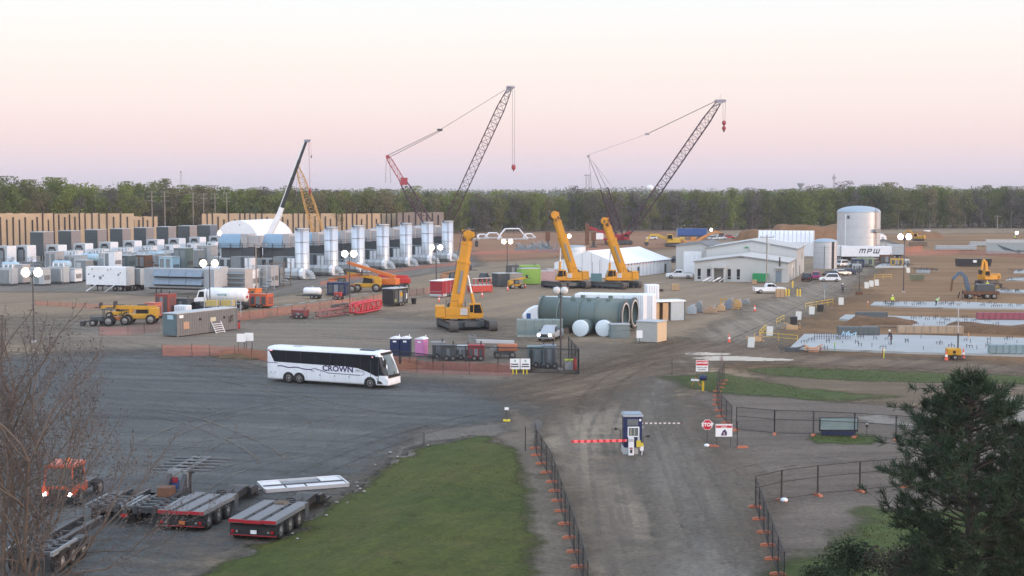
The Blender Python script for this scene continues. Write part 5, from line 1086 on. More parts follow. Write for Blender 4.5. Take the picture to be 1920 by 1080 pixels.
def box_trailer(label, loc, rz, L_, m, text=None, name='box_trailer', h0=1.15, h1=4.0, group=None, txtm=None, tsize=2.2):
    t = thing(name, label, 'trailer', loc, rz, group); MB().bx(-L_/2, L_/2, -1.28, 1.28, h0, h1, m).build('box', t, bevel=.05)
    for x in (-L_/2, L_/2-.08): MB().bx(x-.01, x+.09, -1.3, 1.3, h0-.02, h1+.02, lgrey).build('corner_frame', t)
    MB().bx(-L_/2+.5, L_/2-.5, -.5, .5, .8, h0, dsteel).build('chassis', t)
    for x in (L_/2-1.4, L_/2-2.7):
        for s in (-1,1): wheel(t, x, s*1.1, .5, .4, s)
    mb = MB()
    for y in (-.8,.8): mb.bx(-L_/2+2.2,-L_/2+2.35,y-.07,y+.07,0,h0,dsteel)
    mb.build('landing_leg', t)
    if text == 'MPW':
        mb = MB(); zc = (h0+h1)/2+.1; hh = .62; sh_ = .28; yy = -1.285
        def st(x0, z0, x1, z1, w_=.26): mb.beam((x0+sh_*z0, yy, zc+z0), (x1+sh_*z1, yy, zc+z1), .02, w_, txtm or inkd) if z0 == z1 else mb.prism([(x0-w_/2+sh_*z0, zc+z0), (x0+w_/2+sh_*z0, zc+z0), (x1+w_/2+sh_*z1, zc+z1), (x1-w_/2+sh_*z1, zc+z1)], yy-.01, yy+.01, txtm or inkd)
        for x in (-1.75,-1.1,-.45): st(x,-hh,x,hh-.13)
        st(-1.88,hh-.13,-.32,hh-.13)
        st(.35,-hh,.35,hh-.13); st(.22,hh-.13,1.25,hh-.13); st(.22,-.05,1.25,-.05); st(1.2,-.05,1.2,hh-.13)
        for x in (2.0,2.65,3.3): st(x,-hh+.13,x,hh)
        st(1.87,-hh+.13,3.43,-hh+.13); mb.build('lettering', t)
    elif text: MB().text(text, tsize, txtm or inkd, Matrix.Translation((1.2,-1.29,(h0+h1)/2+.1)) @ UP @ Matrix.Scale(1.35,4,(1,0,0)), .02, .2).build('lettering', t)
    return t
box_trailer('white box trailer lettered MPW in front of the big silver tank', (( 1624-960)*388/F, 388, 0), R(-6), 13.6, whitec, 'MPW', txtm=inkd, tsize=1.75)
box_trailer('plain white box trailer left of the lettered one', ((1579-960)*391/F, 391, 0), R(-30), 6.5, white)
box_trailer('small grey container trailer right of the lettered white one', q(1678,485), R(-8), 5, lgrey)
box_trailer('blue and white box trailer far off on the orange clay', q(1297,447), R(-2), 12, blue); 
# plant trailers in front of the turbine rows
t = box_trailer('white generator trailer with many small hatches in front of the turbine rows', q(207,545), RZ, 9.2, white, h1=4.6); mb = MB()
for x, z, w_ in ((-3.2,4.0,.25),(-2.9,2.6,.35),(-1.6,2.2,.6),(-.8,2.8,.3),(1.0,4.1,.2),(2.6,3.0,.4),(3.1,3.4,.25),(-4.0,3.0,.3),(.3,3.9,.25)): mb.bx(x,x+w_,-1.31,-1.28,z,z+w_,mgrey)
mb.build('hatch', t); mb = MB()
for k in (-3.6,.6): mb.beam((k,-2.6,0),(k+1.3,-1.3,1.2),.9,.08,alum); mb.beam((k,-2.6,.9),(k+1.3,-1.3,2.1),.04,.04,alum)
mb.build('access_stairs', t)
t = box_trailer('grey cabinet trailer between the white and the louvred trailers', q(254,544), RZ, 4.2, mgrey, h1=4.2)
t = box_trailer('long grey trailer with two rows of raised louvre flaps', q(343,551), RZ, 15.0, M('pale_grey_trailer_paint', (.33,.36,.38), .5, dirt=.15), h1=4.7); mb = MB(); flap = M('blue_grey_flap', (.20,.26,.32), .45, dirt=.1)
for zt in (4.5, 3.0):
    for k in range(3): mb.add([(-5.2+k*3.5,-1.3,zt),(-1.8+k*3.5,-1.3,zt),(-1.8+k*3.5,-2.0,zt-1.15),(-5.2+k*3.5,-2.0,zt-1.15),(-5.2+k*3.5,-1.3,zt-.05),(-1.8+k*3.5,-1.3,zt-.05),(-1.8+k*3.5,-1.97,zt-1.22),(-5.2+k*3.5,-1.97,zt-1.22)], [(0,1,2,3),(7,6,5,4),(0,3,7,4),(1,5,6,2),(3,2,6,7)], flap)
    mb.bx(-5.3,5.3,-1.32,-1.28,zt-1.5,zt-1.2,blkp)
mb.build('louvre_flap', t)
box_trailer('white cube trailer at the right end of the louvred trailer', q(404,548), RZ, 4.0, whitec, h1=4.8)
# ------------------------------------------------------------------ containers, sheds, big parts in the middle of the yard
def container(label, px, py, L_, W_, h, m, rz, name='site_container', group=None, roofmat=None, ribs=True):
    g_ = G(px, py); t = thing(name, label, 'container', (g_.x, g_.y, 0), rz, group)
    MB().bx(0, L_, 0, W_, .12, h, m).build('box', t, bevel=.02); mb = MB()
    if ribs:
        for i in range(int(L_/.45)): mb.bx(.15+i*.45, .33+i*.45, -.045, 0, .3, h-.2, m)
        for i in range(int(W_/.45)): mb.bx(-.045, 0, .15+i*.45, .33+i*.45, .3, h-.2, m); mb.bx(L_, L_+.045, .15+i*.45, .33+i*.45, .3, h-.2, m)
    mb.bx(-.05,.12,-.06,.06,0,h+.02,m).bx(L_-.12,L_+.05,-.06,.06,0,h+.02,m)
    mb.build('corrugation', t); MB().bx(-.06, L_+.06, -.06, W_+.06, h, h+.1, roofmat or lgrey).build('roof', t); return t
offc = M('grey_office_container', (.165,.17,.17), .55, dirt=.15); offe = M('blue_green_container_end', (.10,.15,.165), .55, dirt=.15)
A = G(332.5, 632.5); B = G(437.5, 619); rz = math.atan2((B-A).y, (B-A).x)
t = container('long grey office container with signs and a white access ladder', 332.5, 632.5, 11.8, 2.5, 3.0, offc, rz, 'office_container')
MB().bx(-.07,-.04,.1,2.4,.25,2.9,offe).build('end_wall', t); MB().bx(-.1,-.07,.6,1.6,2.3,2.85,paleblue).build('end_sign', t)
mb = MB(); mb.bx(.35,1.1,-.09,-.06,2.45,2.85,signw); mb.bx(1.1,2.2,-.09,-.06,.95,1.9,M('tan_notice', (.42,.27,.18), .6)); mb.bx(6.3,7.4,-.09,-.06,1.55,2.1,M('cream_notice', (.5,.48,.36), .6)); mb.build('notice', t)
MB().bx(4.2,4.5,-.15,-.05,1.9,2.2,blkp).bx(9.0,9.25,-.15,-.05,1.75,2.05,blkp).build('lamp', t); mb = MB()
for i in range(5): mb.bx(6.4,8.2,-1.0+.12*i,-.8+.12*i,.1+i*.27,.17+i*.27,white)
mb.beam((6.4,-1.0,0),(6.4,-.2,1.5),.07,.07,white).beam((8.2,-1.0,0),(8.2,-.2,1.5),.07,.07,white); mb.build('ladder', t); mb = MB(); [mb.beam((9.9,-.07,1.3+.3*i),(11.0,-.07,1.45+.3*i),.03,.09,blkp) for i in range(3)]; mb.beam((10.2,-.07,1.1),(10.7,-.07,2.1),.03,.09,blkp).build('emblem', t)
# two great grey-green cylinders on their sides
def big_cyl(label, pa, pb, r, rzdir, L_, name='steel_cylinder'):
    t = thing(name, label, 'cylinder', pa, rzdir); X = Matrix.Rotation(R(90),4,'Y')
    MB().lathe([(r-.18,0),(r,0),(r,L_),(r-.18,L_),(r-.18,0)], grgreen, 44, T=Matrix.Translation((0,0,r+.45)) @ X).build('shell', t); mb = MB()
    for x in (.05, L_*.33, L_*.6, L_-.22): mb.lathe([(r,0),(r+.16,.0),(r+.16,.16),(r,.16)], grgreen, 44, T=Matrix.Translation((x,0,r+.45)) @ X)
    mb.build('stiffening_ring', t); MB().lathe([(r-.3,0),(r+.22,0),(r+.22,.14),(r-.3,.14),(r-.3,0)], dgrey, 44, T=Matrix.Translation((L_,0,r+.45)) @ X).build('flange', t)
    MB().lathe([(r-.32,0),(r-.12,0),(r-.12,.05),(r-.32,.05)], M('cream_gasket_ring', (.55,.52,.47), .6), 44, T=Matrix.Translation((L_+.145,0,r+.45)) @ X).build('gasket', t); mb = MB()
    for x in (L_*.2, L_*.45, L_*.75): mb.bx(x-.25, x+.25, -.3, .3, 2*r+.4, 2*r+.8, grgreen)
    mb.build('lifting_lug', t); mb = MB()
    for x in (L_*.15, L_*.5, L_*.85): mb.bx(x-.3, x+.3, -r*.7, r*.7, 0, .75, woodd)
    mb.build('cradle', t); return t
big_cyl('front grey green steel cylinder with an open pale ringed end', (6.5, 191.1, 0), None, 1.95, R(-20), 9.0)
big_cyl('rear longer grey green steel cylinder half hidden by the front one', (4.2, 197.5, 0), None, 1.95, R(-20), 13.2)
capm = M('pale_wrapped_cap', (.66,.74,.78), .5, var=.06)
for px, lab in ((1083,'left of the two short cylinders with a pale covered end'), (1126,'right of the two short cylinders with a pale covered end')):
    g = G(px+4, 629); t = thing('short_cylinder', lab, 'cylinder', (g.x, g.y-1.6, 0), R(70)); X = Matrix.Rotation(R(90),4,'Y')
    MB().lathe([(.01,0),(1.06,0),(1.06,2.6),(.01,2.6)], grgreen, 30, T=Matrix.Translation((0,0,1.1)) @ X).build('shell', t); MB().lathe([(.01,-.1),(1.02,-.1),(1.1,-.06),(1.1,.3),(1.07,.3)], capm, 30, T=Matrix.Translation((0,0,1.1)) @ X).build('end_cover', t)
g = G(1012, 631); t = thing('covered_crate', 'long crate under grey green tarpaulin beside the short cylinders', 'crate', (g.x, g.y, 0), R(-3)); mb = MB().bx(-2.95,2.95,-1,1,.25,2.25,greytarp); [mb.bx(-2.95+i*1.18-.06,-2.95+i*1.18+.06,-1.05,1.05,.25,2.3,greytarp) for i in range(6)]; mb.build('tarpaulin', t, bevel=.08); MB().bx(-2.9,2.9,-1.05,1.05,0,.3,M('pale_pallet_base',(.33,.34,.30),.8)).build('pallet', t); MB().bx(1.5,1.9,-1.08,-1.05,1.1,1.5,signw).build('notice', t)
g = G(1161, 633); t = thing('steel_crate', 'grey box of two stacked sections at the cylinder mouth', 'crate', (g.x, g.y, 0), R(8)); MB().bx(-1.25,1.25,-.9,.9,0,.95,M('slate_crate_paint',(.17,.22,.225),.55)).build('lower_section', t, bevel=.02); MB().bx(-1.2,1.2,-.85,.85,.97,1.75,mats['slate_crate_paint']).build('upper_section', t, bevel=.02); MB().bx(-1.28,1.28,-.93,.93,1.75,1.84,lgrey).build('lid', t)
def wrapped(label, px, py, L_, W_, h, rz, name='wrapped_load'):
    g_ = G(px, py); t = thing(name, label, 'wrapped load', (g_.x, g_.y, 0), rz, 'white shrink wrapped loads'); MB().bx(0,L_,0,W_,.3,h,tarp).build('wrapping', t, bevel=.12); MB().bx(.1,L_-.1,.1,W_-.1,0,.3,woodd).build('skid', t); mb = MB(); [mb.bx(i*L_/5-.03,i*L_/5+.03,-.02,.0,.4,h-.15,lgrey) for i in range(1,5)]; mb.build('strap', t); return t
wrapped('low white wrapped load at the left behind the cylinders', 1011, 603, 6.6, 3, 3.55, R(-14))
wrapped('long white wrapped load directly behind the cylinders', 1077, 605, 9.0, 3.4, 4.2, R(-14))
wrapped('tall white wrapped load right of the cylinder mouths', 1190, 612, 1.3, 3.2, 4.5, R(-14)); wrapped('narrow white wrapped load next to the plywood lined container', 1208, 609, 1.3, 3.0, 4.3, R(-14))
g = G(1000, 603); t = thing('wrapped_machine', 'white wrapped machine with a rounded sloping front and blue label', 'wrapped load', (g.x, g.y, 0), R(6)); MB().prism([(-1.5,.2),(1.4,.2),(1.4,2.35),(.2,2.25),(-.7,1.8),(-1.5,.95)], -.9, 1.2, tarp).build('wrapping', t, bevel=.25); MB().bx(-1.1,-.5,-.95,-.9,.3,1.3,blue).bx(.6,1.2,-.95,-.9,1.6,2.0,inkd).build('label_plate', t)
g = G(1226, 602); t = thing('open_container', 'white roofed open container lined with plywood right of the wrapped loads', 'container', (g.x, g.y, 0), R(20)); MB().bx(0,2.7,2.3,2.45,0,2.75,wood).bx(0,.1,0,2.3,0,2.75,wood).bx(1.5,2.4,.1,.16,0,2.6,wood).bx(.0,.9,.05,.12,0,2.6,wood).build('plywood_lining', t); MB().bx(2.7,5.0,-.05,2.5,0,2.75,M('pale_blue_grey_panel',(.40,.46,.48),.5)).build('side_panel', t); MB().bx(-.1,5.1,-.15,2.6,2.75,2.95,tarp).build('roof', t); MB().bx(2.6,2.72,-.1,.02,0,2.75,dgrey).bx(4.9,5.05,-.1,.02,0,2.75,dgrey).build('corner_post', t)
wrapped('small white wrapped crate on top of the open container roof', 1213, 588, 2.0, 1.6, 4.5, R(12))
g = G(1232, 643); t = thing('beige_crate', 'beige box shed, its end coloured as if sunlit orange, standing alone by the road', 'crate', (g.x, g.y, 0), R(-30)); bm_ = M('beige_crate_face', (.40,.405,.38), .6, dirt=.08); be = M('sunlit_crate_end', (.60,.47,.31), .6, dirt=.08)
MB().bx(-2.8,0,0,2.9,.05,2.55,bm_).build('box', t, bevel=.02); MB().bx(0,.03,0.02,2.88,.08,2.5,be).build('sunlit_end', t); MB().bx(-2.9,.1,-.1,3.0,2.55,2.66,lgrey).build('lid', t)  # warm sunlight on the end face is put into its colour
def post_sign(label, px, py, w_, h_, zb, face, rz=0, post=dsteel, name='sign', posts=1, lines=None, foot=None, group=None, base=None):
    g_ = G(px, py); t = thing(name, label, 'sign', (g_.x, g_.y, 0), rz, group); f = MB().bx(-w_/2,w_/2,-.03,0,zb,zb+h_,face).build('panel', t); mb = MB()
    for i in range(posts): x = 0 if posts == 1 else (-w_*.35+.7*w_*i); mb.bx(x-.035,x+.035,0,.07,0,zb+h_*.95,post)
    mb.build('post', t)
    if lines: 
        mb = MB(); [mb.text(s_, sz, m_, Matrix.Translation((0,-.034,zb+h_*fz)) @ UP, .01) for s_, sz, m_, fz in lines]; mb.build('lettering', f)
    if base: MB().bx(-.3,.3,-.2,.27,0,.14,base).build('base', t, bevel=.03)
    return t
post_sign('small white two panel sign on a post beside the beige box shed', 1199, 645, .75, .95, .75, signw, posts=1)
post_sign('left of the two pale blank notice boards by the orange netting', 452.5, 665, 1.0, .95, 1.5, signw, posts=2)
post_sign('right of the two pale blank notice boards by the orange netting', 467.5, 664, 1.0, .95, 1.55, signw, posts=2)
for px, lab in ((965.5,'left white sign on yellow posts at the compound fence'),(985,'right white sign on yellow posts at the compound fence')):
    g = G(px, 702); t = thing('sign', lab, 'sign', (g.x, g.y, 0), R(-2)); f = MB().bx(-.5,.5,-.04,0,.55,1.65,signw).build('panel', t); mb = MB().beam((-.05,-.05,1.32),(.02,-.05,1.55),.02,.05,green).beam((.02,-.05,1.55),(.08,-.05,1.30),.02,.05,green)
    mb.bx(-.36,.36,-.05,-.042,1.0,1.12,inkd).bx(-.4,.4,-.05,-.042,.76,.88,inkd).build('lettering', f); [MB().bx(x-.06,x+.06,0,.12,0,.6,hiv if False else M('sign_post_yellow',(.62,.50,.02),.5)).build('post', t) for x in (-.2,.16)]
post_sign('small white marker sign with a yellow base at the road junction', 950, 790, .34, .22, .95, signw, base=M('sign_post_yellow',(.62,.50,.02),.5), name='marker_sign')
# portable toilets
def toilet(label, px, py, m, roofc, rz):
    g_ = G(px, py); t = thing('portable_toilet', label, 'portable toilet', (g_.x, g_.y, 0), rz, 'portable toilets'); MB().bx(-.56,.56,-.56,.56,.08,2.0,m).build('cabin', t, bevel=.03); MB().bx(-.42,.42,-.585,-.56,.2,1.85,m).bx(-.2,.2,-.6,-.585,1.62,1.8,signw).build('door', t); MB().prism([(-.62,2.0),(.62,2.0),(.5,2.14),(0,2.26),(-.5,2.14)], -.62, .62, roofc).build('roof', t, bevel=.03); MB().cyl((.35,.4,2.0),(.35,.4,2.45),.05,roofc,n=8).build('vent_pipe', t); MB().bx(-.5,.5,-.5,.5,0,.08,dgrey).build('base', t)
toilet('left of the two dark blue portable toilets', 742, 667, navy, whitec, R(-8)); toilet('right of the two dark blue portable toilets', 761, 667, navy, whitec, R(-8)); toilet('pink portable toilet beside the blue ones', 790.5, 668, pink, whitec, R(-24))
# compound clutter and the boom lift inside the fence
def generator(label, px, py, L_, W_, h, m, rz, name='generator_set', group=None, top=None):
    g_ = G(px, py); t = thing(name, label, 'generator', (g_.x, g_.y, 0), rz, group); MB().bx(-L_/2,L_/2,-W_/2,W_/2,.35,h,m).build('housing', t, bevel=.06); mb = MB()
    for k in range(3): mb.bx(-L_*.42+k*L_*.3,-L_*.2+k*L_*.3,-W_/2-.03,-W_/2,.6,h-.3,dgrey if k != 1 else mgrey)
    mb.build('door', t); mb = MB(); [mb.bx(L_/2,L_/2+.03,-W_*.4,W_*.4,.7+i*.2,.8+i*.2,dgrey) for i in range(int((h-1)/.2))]; mb.build('louver', t); MB().bx(-L_/2-.05,L_/2+.05,-W_/2-.05,W_/2+.05,h,h+.1,top or m).build('roof', t); MB().cyl((L_*.3,0,h),(L_*.3,0,h+.5),.09,dsteel).build('exhaust_pipe', t); mb = MB().bx(-L_/2-.5,L_/2,-W_*.3,W_*.3,.15,.35,dsteel); quickwheels(mb,(-.2,.55),.33,.2,-W_/2,W_/2); mb.build('running_gear', t); return t
def boom_lift(label, px, py, rz, m, k=1.0, up=0.25, group='boom lifts and telehandlers', bl=5.5, armm=None):
    g_ = G(px, py); t = thing('boom_lift', label, 'boom lift', (g_.x, g_.y, 0), rz, group); a = armm or m
    MB().bx(-1.2*k,1.2*k,-.75*k,.75*k,.45*k,.85*k,dgrey).build('chassis', t); [wheel(t,x*k,s*.95*k,.45*k,.3*k,s) for x in (-1,1) for s in (-1,1)]
    MB().bx(-1.7*k,1.0*k,-.85*k,.85*k,.95*k,1.9*k,m).build('turret', t, bevel=.12); b = MB().beam((-1.3*k,0,2.1*k),(bl*k,0,2.1*k+bl*k*up),.42*k,.48*k,a).beam((-.9*k,0,1.9*k),(bl*.5*k,.0,1.2*k),.3*k,.34*k,a).build('boom', t, bevel=.04); e = Vector((bl*k,0,2.1*k+bl*k*up)); mb = MB()
    for z in (-.5,.1,.6): mb.tube([e+Vector((.1,-.9*k,z)),e+Vector((.95*k,-.9*k,z)),e+Vector((.95*k,.9*k,z)),e+Vector((.1,.9*k,z)),e+Vector((.1,-.9*k,z))],.04,mgrey,4)
    for y in (-.9,.9):
        for x in (.1,.95): mb.cyl(e+Vector((x*k,y*k,-.5)),e+Vector((x*k,y*k,.6)),.035,mgrey,n=4)
    mb.bx(e.x+.1,e.x+.95*k,-.9*k,.9*k,e.z-.55,e.z-.5,dgrey); mb.build('basket', t); return t
boom_lift('orange and white boom lift folded inside the fenced compound', 946, 671, R(184), M('faded_orange_lift',(.42,.15,.07),.6,dirt=.3), .85, .05, armm=lgrey, bl=3.8)
for a in [('grey green tool container inside the compound behind the white signs',1008,688,2.2,1.6,2.2,M('teal_grey_box',(.14,.20,.21),.55),0),('pale topped blue grey container right end inside the compound',1030,690,1.4,1.5,2.4,M('blue_grey_box',(.15,.19,.23),.55),0),('grey welding set at the left inside the compound',822,672,1.5,1.2,1.8,mgrey,.1),('dark welding set with a black door inside the compound',842,676,1.6,1.2,1.7,dgrey,-.1),('grey pump unit in the middle of the compound',868,674,2,1.3,1.5,lgrey,0),('red and grey cutting table unit left of the boom lift',893,676,1.8,1.3,1.7,redd,0)]: generator(a[0],a[1],a[2],a[3],a[4],a[5],a[6],a[7],name='tool_container',group='equipment inside the fenced compound')
g = G(1067,693); t = thing('storage_bin','grey storage bin with a yellow lid inside the compound corner','bin',(g.x,g.y,0),0); MB().bx(-.45,.45,-.4,.4,0,1.0,lgrey).build('body', t, bevel=.03); MB().bx(-.5,.5,-.45,.45,1.0,1.1,hiv).build('lid', t)
g = G(1078,694); t = thing('fire_extinguisher_stand','red extinguisher cylinder at the compound corner','extinguisher',(g.x,g.y,0),0); MB().lathe([(.17,0),(.2,.05),(.2,1.1),(.12,1.25),(.06,1.35)],red,14).build('cylinder', t); MB().bx(-.06,.06,-.2,.05,1.35,1.45,blkp).build('valve', t)
g = G(1022,690); t = thing('pipe_stand','white upright pipe between the two compound containers','pipe',(g.x,g.y,0),0); MB().cyl((0,0,0),(0,0,2.5),.14,white).build('pipe', t); MB().bx(-.35,.35,-.3,.3,0,.08,dgrey).build('base', t)
# machines left of the office container
t = boom_lift('orange telehandler boom lift with a long raised arm left of the black generator', 727, 545, R(163), orng, 1.25, .32, bl=6.6)
boom_lift('red telescopic lift behind the orange one near the stacks', 752, 541, R(185), red, 1.1, .05, bl=4)
def telehandler(label, px, py, rz, m, k=1.0, group='boom lifts and telehandlers', up=.16):
    g_ = G(px, py); t = thing('telehandler', label, 'telehandler', (g_.x, g_.y, 0), rz, group); MB().bx(-2.2*k,2.0*k,-.8*k,.8*k,.7*k,1.35*k,m).bx(-2.3*k,-1.2*k,-.95*k,.95*k,1.0*k,2.1*k,m).build('body', t, bevel=.12); [wheel(t,x*k,s*1.0*k,.65*k,.45*k,s) for x in (-1.5,1.45) for s in (-1,1)]
    c = MB().prism([(-.9*k,1.3*k),(.7*k,1.3*k),(.45*k,2.5*k),(-.7*k,2.5*k)],-.95*k,-.15*k,blkp).build('cab', t, bevel=.05); MB().prism([(-.75*k,1.5*k),(.5*k,1.5*k),(.32*k,2.35*k),(-.6*k,2.35*k)],-.97*k,-.955*k,glassb).build('cab_window', c); MB().beam((-2.2*k,.35*k,2.1*k),(3.2*k,.35*k,(2.1+5.4*up)*k),.4*k,.5*k,m).build('boom', t, bevel=.03); MB().bx(3.1*k,3.3*k,-.6*k,.9*k,(2.0+5.2*up)*k,(2.9+5.2*up)*k,dsteel).beam((3.3*k,-.3*k,(2.0+5.2*up)*k),(4.4*k,-.3*k,(2.0+5.2*up)*k),.12,.08,dsteel).beam((3.3*k,.6*k,(2.0+5.2*up)*k),(4.4*k,.6*k,(2.0+5.2*up)*k),.12,.08,dsteel).build('fork', t); return t
telehandler('yellow telehandler in front of the third and fourth stacks', 688, 547, R(182), yel, 1.2)
telehandler('rusty orange telehandler left of the yellow one by the stacks', 642, 549, R(10), M('rusty_orange_paint',(.36,.11,.035),.6,dirt=.3), 1.15)
telehandler('yellow telehandler with a rounded rear beside the office container', 264, 607, R(182), yel, 1.1, up=.02)
def tractor(label, px, py, rz, m, k=1.0, roof=None):
    g_ = G(px, py); t = thing('tractor', label, 'tractor', (g_.x, g_.y, 0), rz, 'tractors and loaders on the left'); MB().bx(.0,1.9*k,-.4*k,.4*k,.7*k,1.35*k,m).bx(-.9*k,.0,-.55*k,.55*k,.6*k,1.1*k,m).build('body', t, bevel=.08); [wheel(t,-.7*k,s*.8*k,.7*k,.4*k,s) for s in (-1,1)]; [wheel(t,1.5*k,s*.7*k,.45*k,.28*k,s) for s in (-1,1)]; mb = MB(); [mb.cyl((x*k,y*k,1.1*k),(x*k,y*k,2.3*k),.05*k,blkp,n=5) for x in (-.95,.1) for y in (-.5,.5)]; mb.build('roll_frame', t); MB().bx(-1.1*k,.3*k,-.65*k,.65*k,2.3*k,2.4*k,roof or blkp).build('canopy', t, bevel=.03); MB().bx(-.75*k,-.3*k,-.3*k,.3*k,1.1*k,1.3*k,blkp).build('seat', t); MB().beam((1.0*k,-.5*k,1.0*k),(2.8*k,-.5*k,.5*k),.1,.14,dsteel).beam((1.0*k,.5*k,1.0*k),(2.8*k,.5*k,.5*k),.1,.14,dsteel).bx(2.7*k,3.2*k,-.9*k,.9*k,.15*k,.75*k,dsteel).build('front_loader', t); return t
tractor('dark compact tractor with a front bucket at the far left of the parked machines', 196, 611, R(185), dgrey)
tractor('dark tractor with orange bonnet stripes in front of the yellow telehandler', 228, 609, R(182), M('copper_orange_paint',(.48,.17,.06),.45), .9)
telehandler('second yellow loader behind the dark tractors', 224, 598, R(178), yel, .85, 'tractors and loaders on the left', .0)
generator('red tall light plant behind the yellow telehandler', 311, 591, 2.4, 2.2, 3.2, M('dull_red_paint',(.28,.06,.045),.6,dirt=.2), R(-20), name='mobile_plant', group='red and orange plant beside the office container')
generator('orange red compressor left of the tall red plant', 288, 597, 1.8, 1.8, 2.3, M('salmon_red_paint',(.52,.15,.10),.5), R(-20), name='mobile_plant', group='red and orange plant beside the office container')
generator('dark compressor with a white panel behind the office container', 345, 588, 2.6, 1.8, 2.3, dgrey, R(-20), name='mobile_plant', group='red and orange plant beside the office container')
wrapped('cream covered heap just behind the office container', 326, 592, 2.2, 1.6, 1.6, R(-20)); pickup('black pickup truck parked behind the office container', q(374,588), R(160), blkc)
# tank truck and neighbours
g = G(424, 580); t = thing('tank_truck', 'white water tank truck with a rounded rear beside orange machines', 'truck', (g.x, g.y, 0), R(168)); Xr = Matrix.Rotation(R(90),4,'Y')
MB().lathe([(.01,-3.2),(.6,-3.15),(1.05,-2.95),(1.15,-2.7),(1.15,3.2),(1.0,3.4),(.01,3.45)], white, 26, T=Matrix.Translation((-.6,0,2.35)) @ Xr).build('tank', t); MB().bx(-3.8,4.6,-.5,.5,.75,1.2,dsteel).build('chassis', t); c = MB().prism([(3.0,.8),(5.6,.8),(5.6,1.7),(4.6,1.9),(4.2,3.1),(3.0,3.1)],-1.1,1.1,white).build('cab', t, bevel=.08); MB().prism([(3.3,2.0),(4.35,2.0),(4.05,2.9),(3.3,2.9)],-1.12,1.12,glass).build('cab_window', c)
[wheel(t,x,s*1.0,.5,.32,s) for x in (-3.0,-1.8,4.7) for s in (-1,1)]; mb = MB(); [mb.bx(-3.95,-3.85,y,y+.35,z,z+.4,signr) for y,z in ((-.8,1.9),(.35,1.9),(-.3,2.6))]; mb.build('rear_marking', t); MB().text('WATER',.5,M('teal_lettering',(.04,.25,.25),.5),Matrix.Translation((.2,1.17,2.4)) @ Matrix.Rotation(R(180),4,'Z') @ UP,.01).build('lettering', t)
generator('orange compressor unit right of the white tank truck', 470, 573, 3.2, 2.0, 2.8, orng, R(-20), name='mobile_plant', group='red and orange plant beside the tank truck'); generator('orange red trailer unit with white plates by the utility pole', 490, 577, 3.4, 2.0, 2.2, M('bright_orange_red_paint',(.55,.12,.05),.5), R(-20), name='mobile_plant', group='red and orange plant beside the tank truck')
for px, lab in ((395,'left of two pallet cages with yellow crates in front of the tank truck'),(424,'right of two pallet cages with yellow crates in front of the tank truck')):
    g = G(px, 590); t = thing('pallet_cage', lab, 'cage', (g.x, g.y, 0), RZ); mb = MB(); [mb.bx(x-.05,x+.05,y-.05,y+.05,0,2.6,lgrey) for x in (-1.1,1.1) for y in (0,1.2)]; [mb.bx(-1.1,1.1,-.04,.04,z,z+.08,lgrey) for z in (.1,1.2,2.5)]; mb.build('frame', t); MB().bx(-.95,.95,.1,1.1,1.35,2.2,M('tan_yellow_crate',(.52,.40,.14),.6)).bx(-.9,.9,.1,1.1,.2,1.0,lgrey).build('crate', t)
g = G(443, 594); t = thing('scaffold_frame', 'grey scaffold frames standing behind the office container end', 'scaffold', (g.x, g.y, 0), RZ); mb = MB(); [mb.beam((x,0,0),(x,0,2.4),.09,.09,lgrey) for x in (-.8,0,.8)]; [mb.beam((-.8,0,z),(.8,0,z),.07,.07,lgrey) for z in (.4,1.2,2.0)]; mb.build('frame', t)
g = G(445, 616); t = thing('barrel', 'dark red barrel with a black lid at the office container end', 'barrel', (g.x, g.y, 0)); MB().lathe([(.4,0),(.42,.3),(.4,.6),(.42,.95),(.01,.95)],redd,16).build('drum', t); MB().lathe([(.44,.95),(.46,1.15),(.01,1.2)],blkp,16).build('lid', t)
def tank_trailer(label, px, py, rz):
    g_ = G(px, py); t = thing('tank_trailer', label, 'trailer', (g_.x, g_.y, 0), rz); MB().lathe([(.01,-1.6),(.5,-1.55),(.65,-1.3),(.65,1.3),(.5,1.55),(.01,1.6)],white,20,T=Matrix.Translation((0,0,1.35)) @ Xr).build('tank', t); mb = MB().bx(-1.7,1.7,-.5,.5,.45,.75,dsteel).beam((-1.7,0,.55),(-3.0,0,.5),.12,.12,dsteel); quickwheels(mb,(.2,1.0),.36,.22,-.75,.75); mb.build('running_gear', t); MB().cyl((0,0,2.0),(0,0,2.15),.2,lgrey).build('hatch', t)
tank_trailer('small white water tank trailer in the open lane below the stacks', 586, 560, R(-12))
generator('dark blue generator trailer beside the stack telehandlers', 634, 555, 3.6, 1.8, 2.4, navy, R(-15), name='mobile_plant', group='plant below the stack row'); generator('small red pump between the tank trailer and the lamp pole', 634, 562, 1.2, .9, 1.2, red, R(-15), name='mobile_plant', group='plant below the stack row')
t = generator('black generator enclosure with a pale roof and yellow label in mid yard', 741, 573, 4.2, 2.3, 2.9, blkp, R(60), name='generator_enclosure', top=lgrey); MB().cyl((.1,-1.19,1.9),(.1,-1.16,1.9),.42,yel,n=16).bx(1.5,1.8,-1.2,-1.16,1.1,2.0,signw).bx(-1.9,-1.3,-1.2,-1.17,.8,1.2,M('olive_panel',(.25,.28,.12),.6)).build('label_plate', t)
g = G(776,570); t = thing('waste_bin','black round waste bin right of the black generator','bin',(g.x,g.y,0)); MB().lathe([(.36,0),(.46,.95),(.48,1.0),(.42,1.0),(.4,.5)],blkp,16).build('body', t); MB().lathe([(.47,.9),(.52,.92),(.52,.98),(.47,1.0)],dgrey,16).build('rim', t)
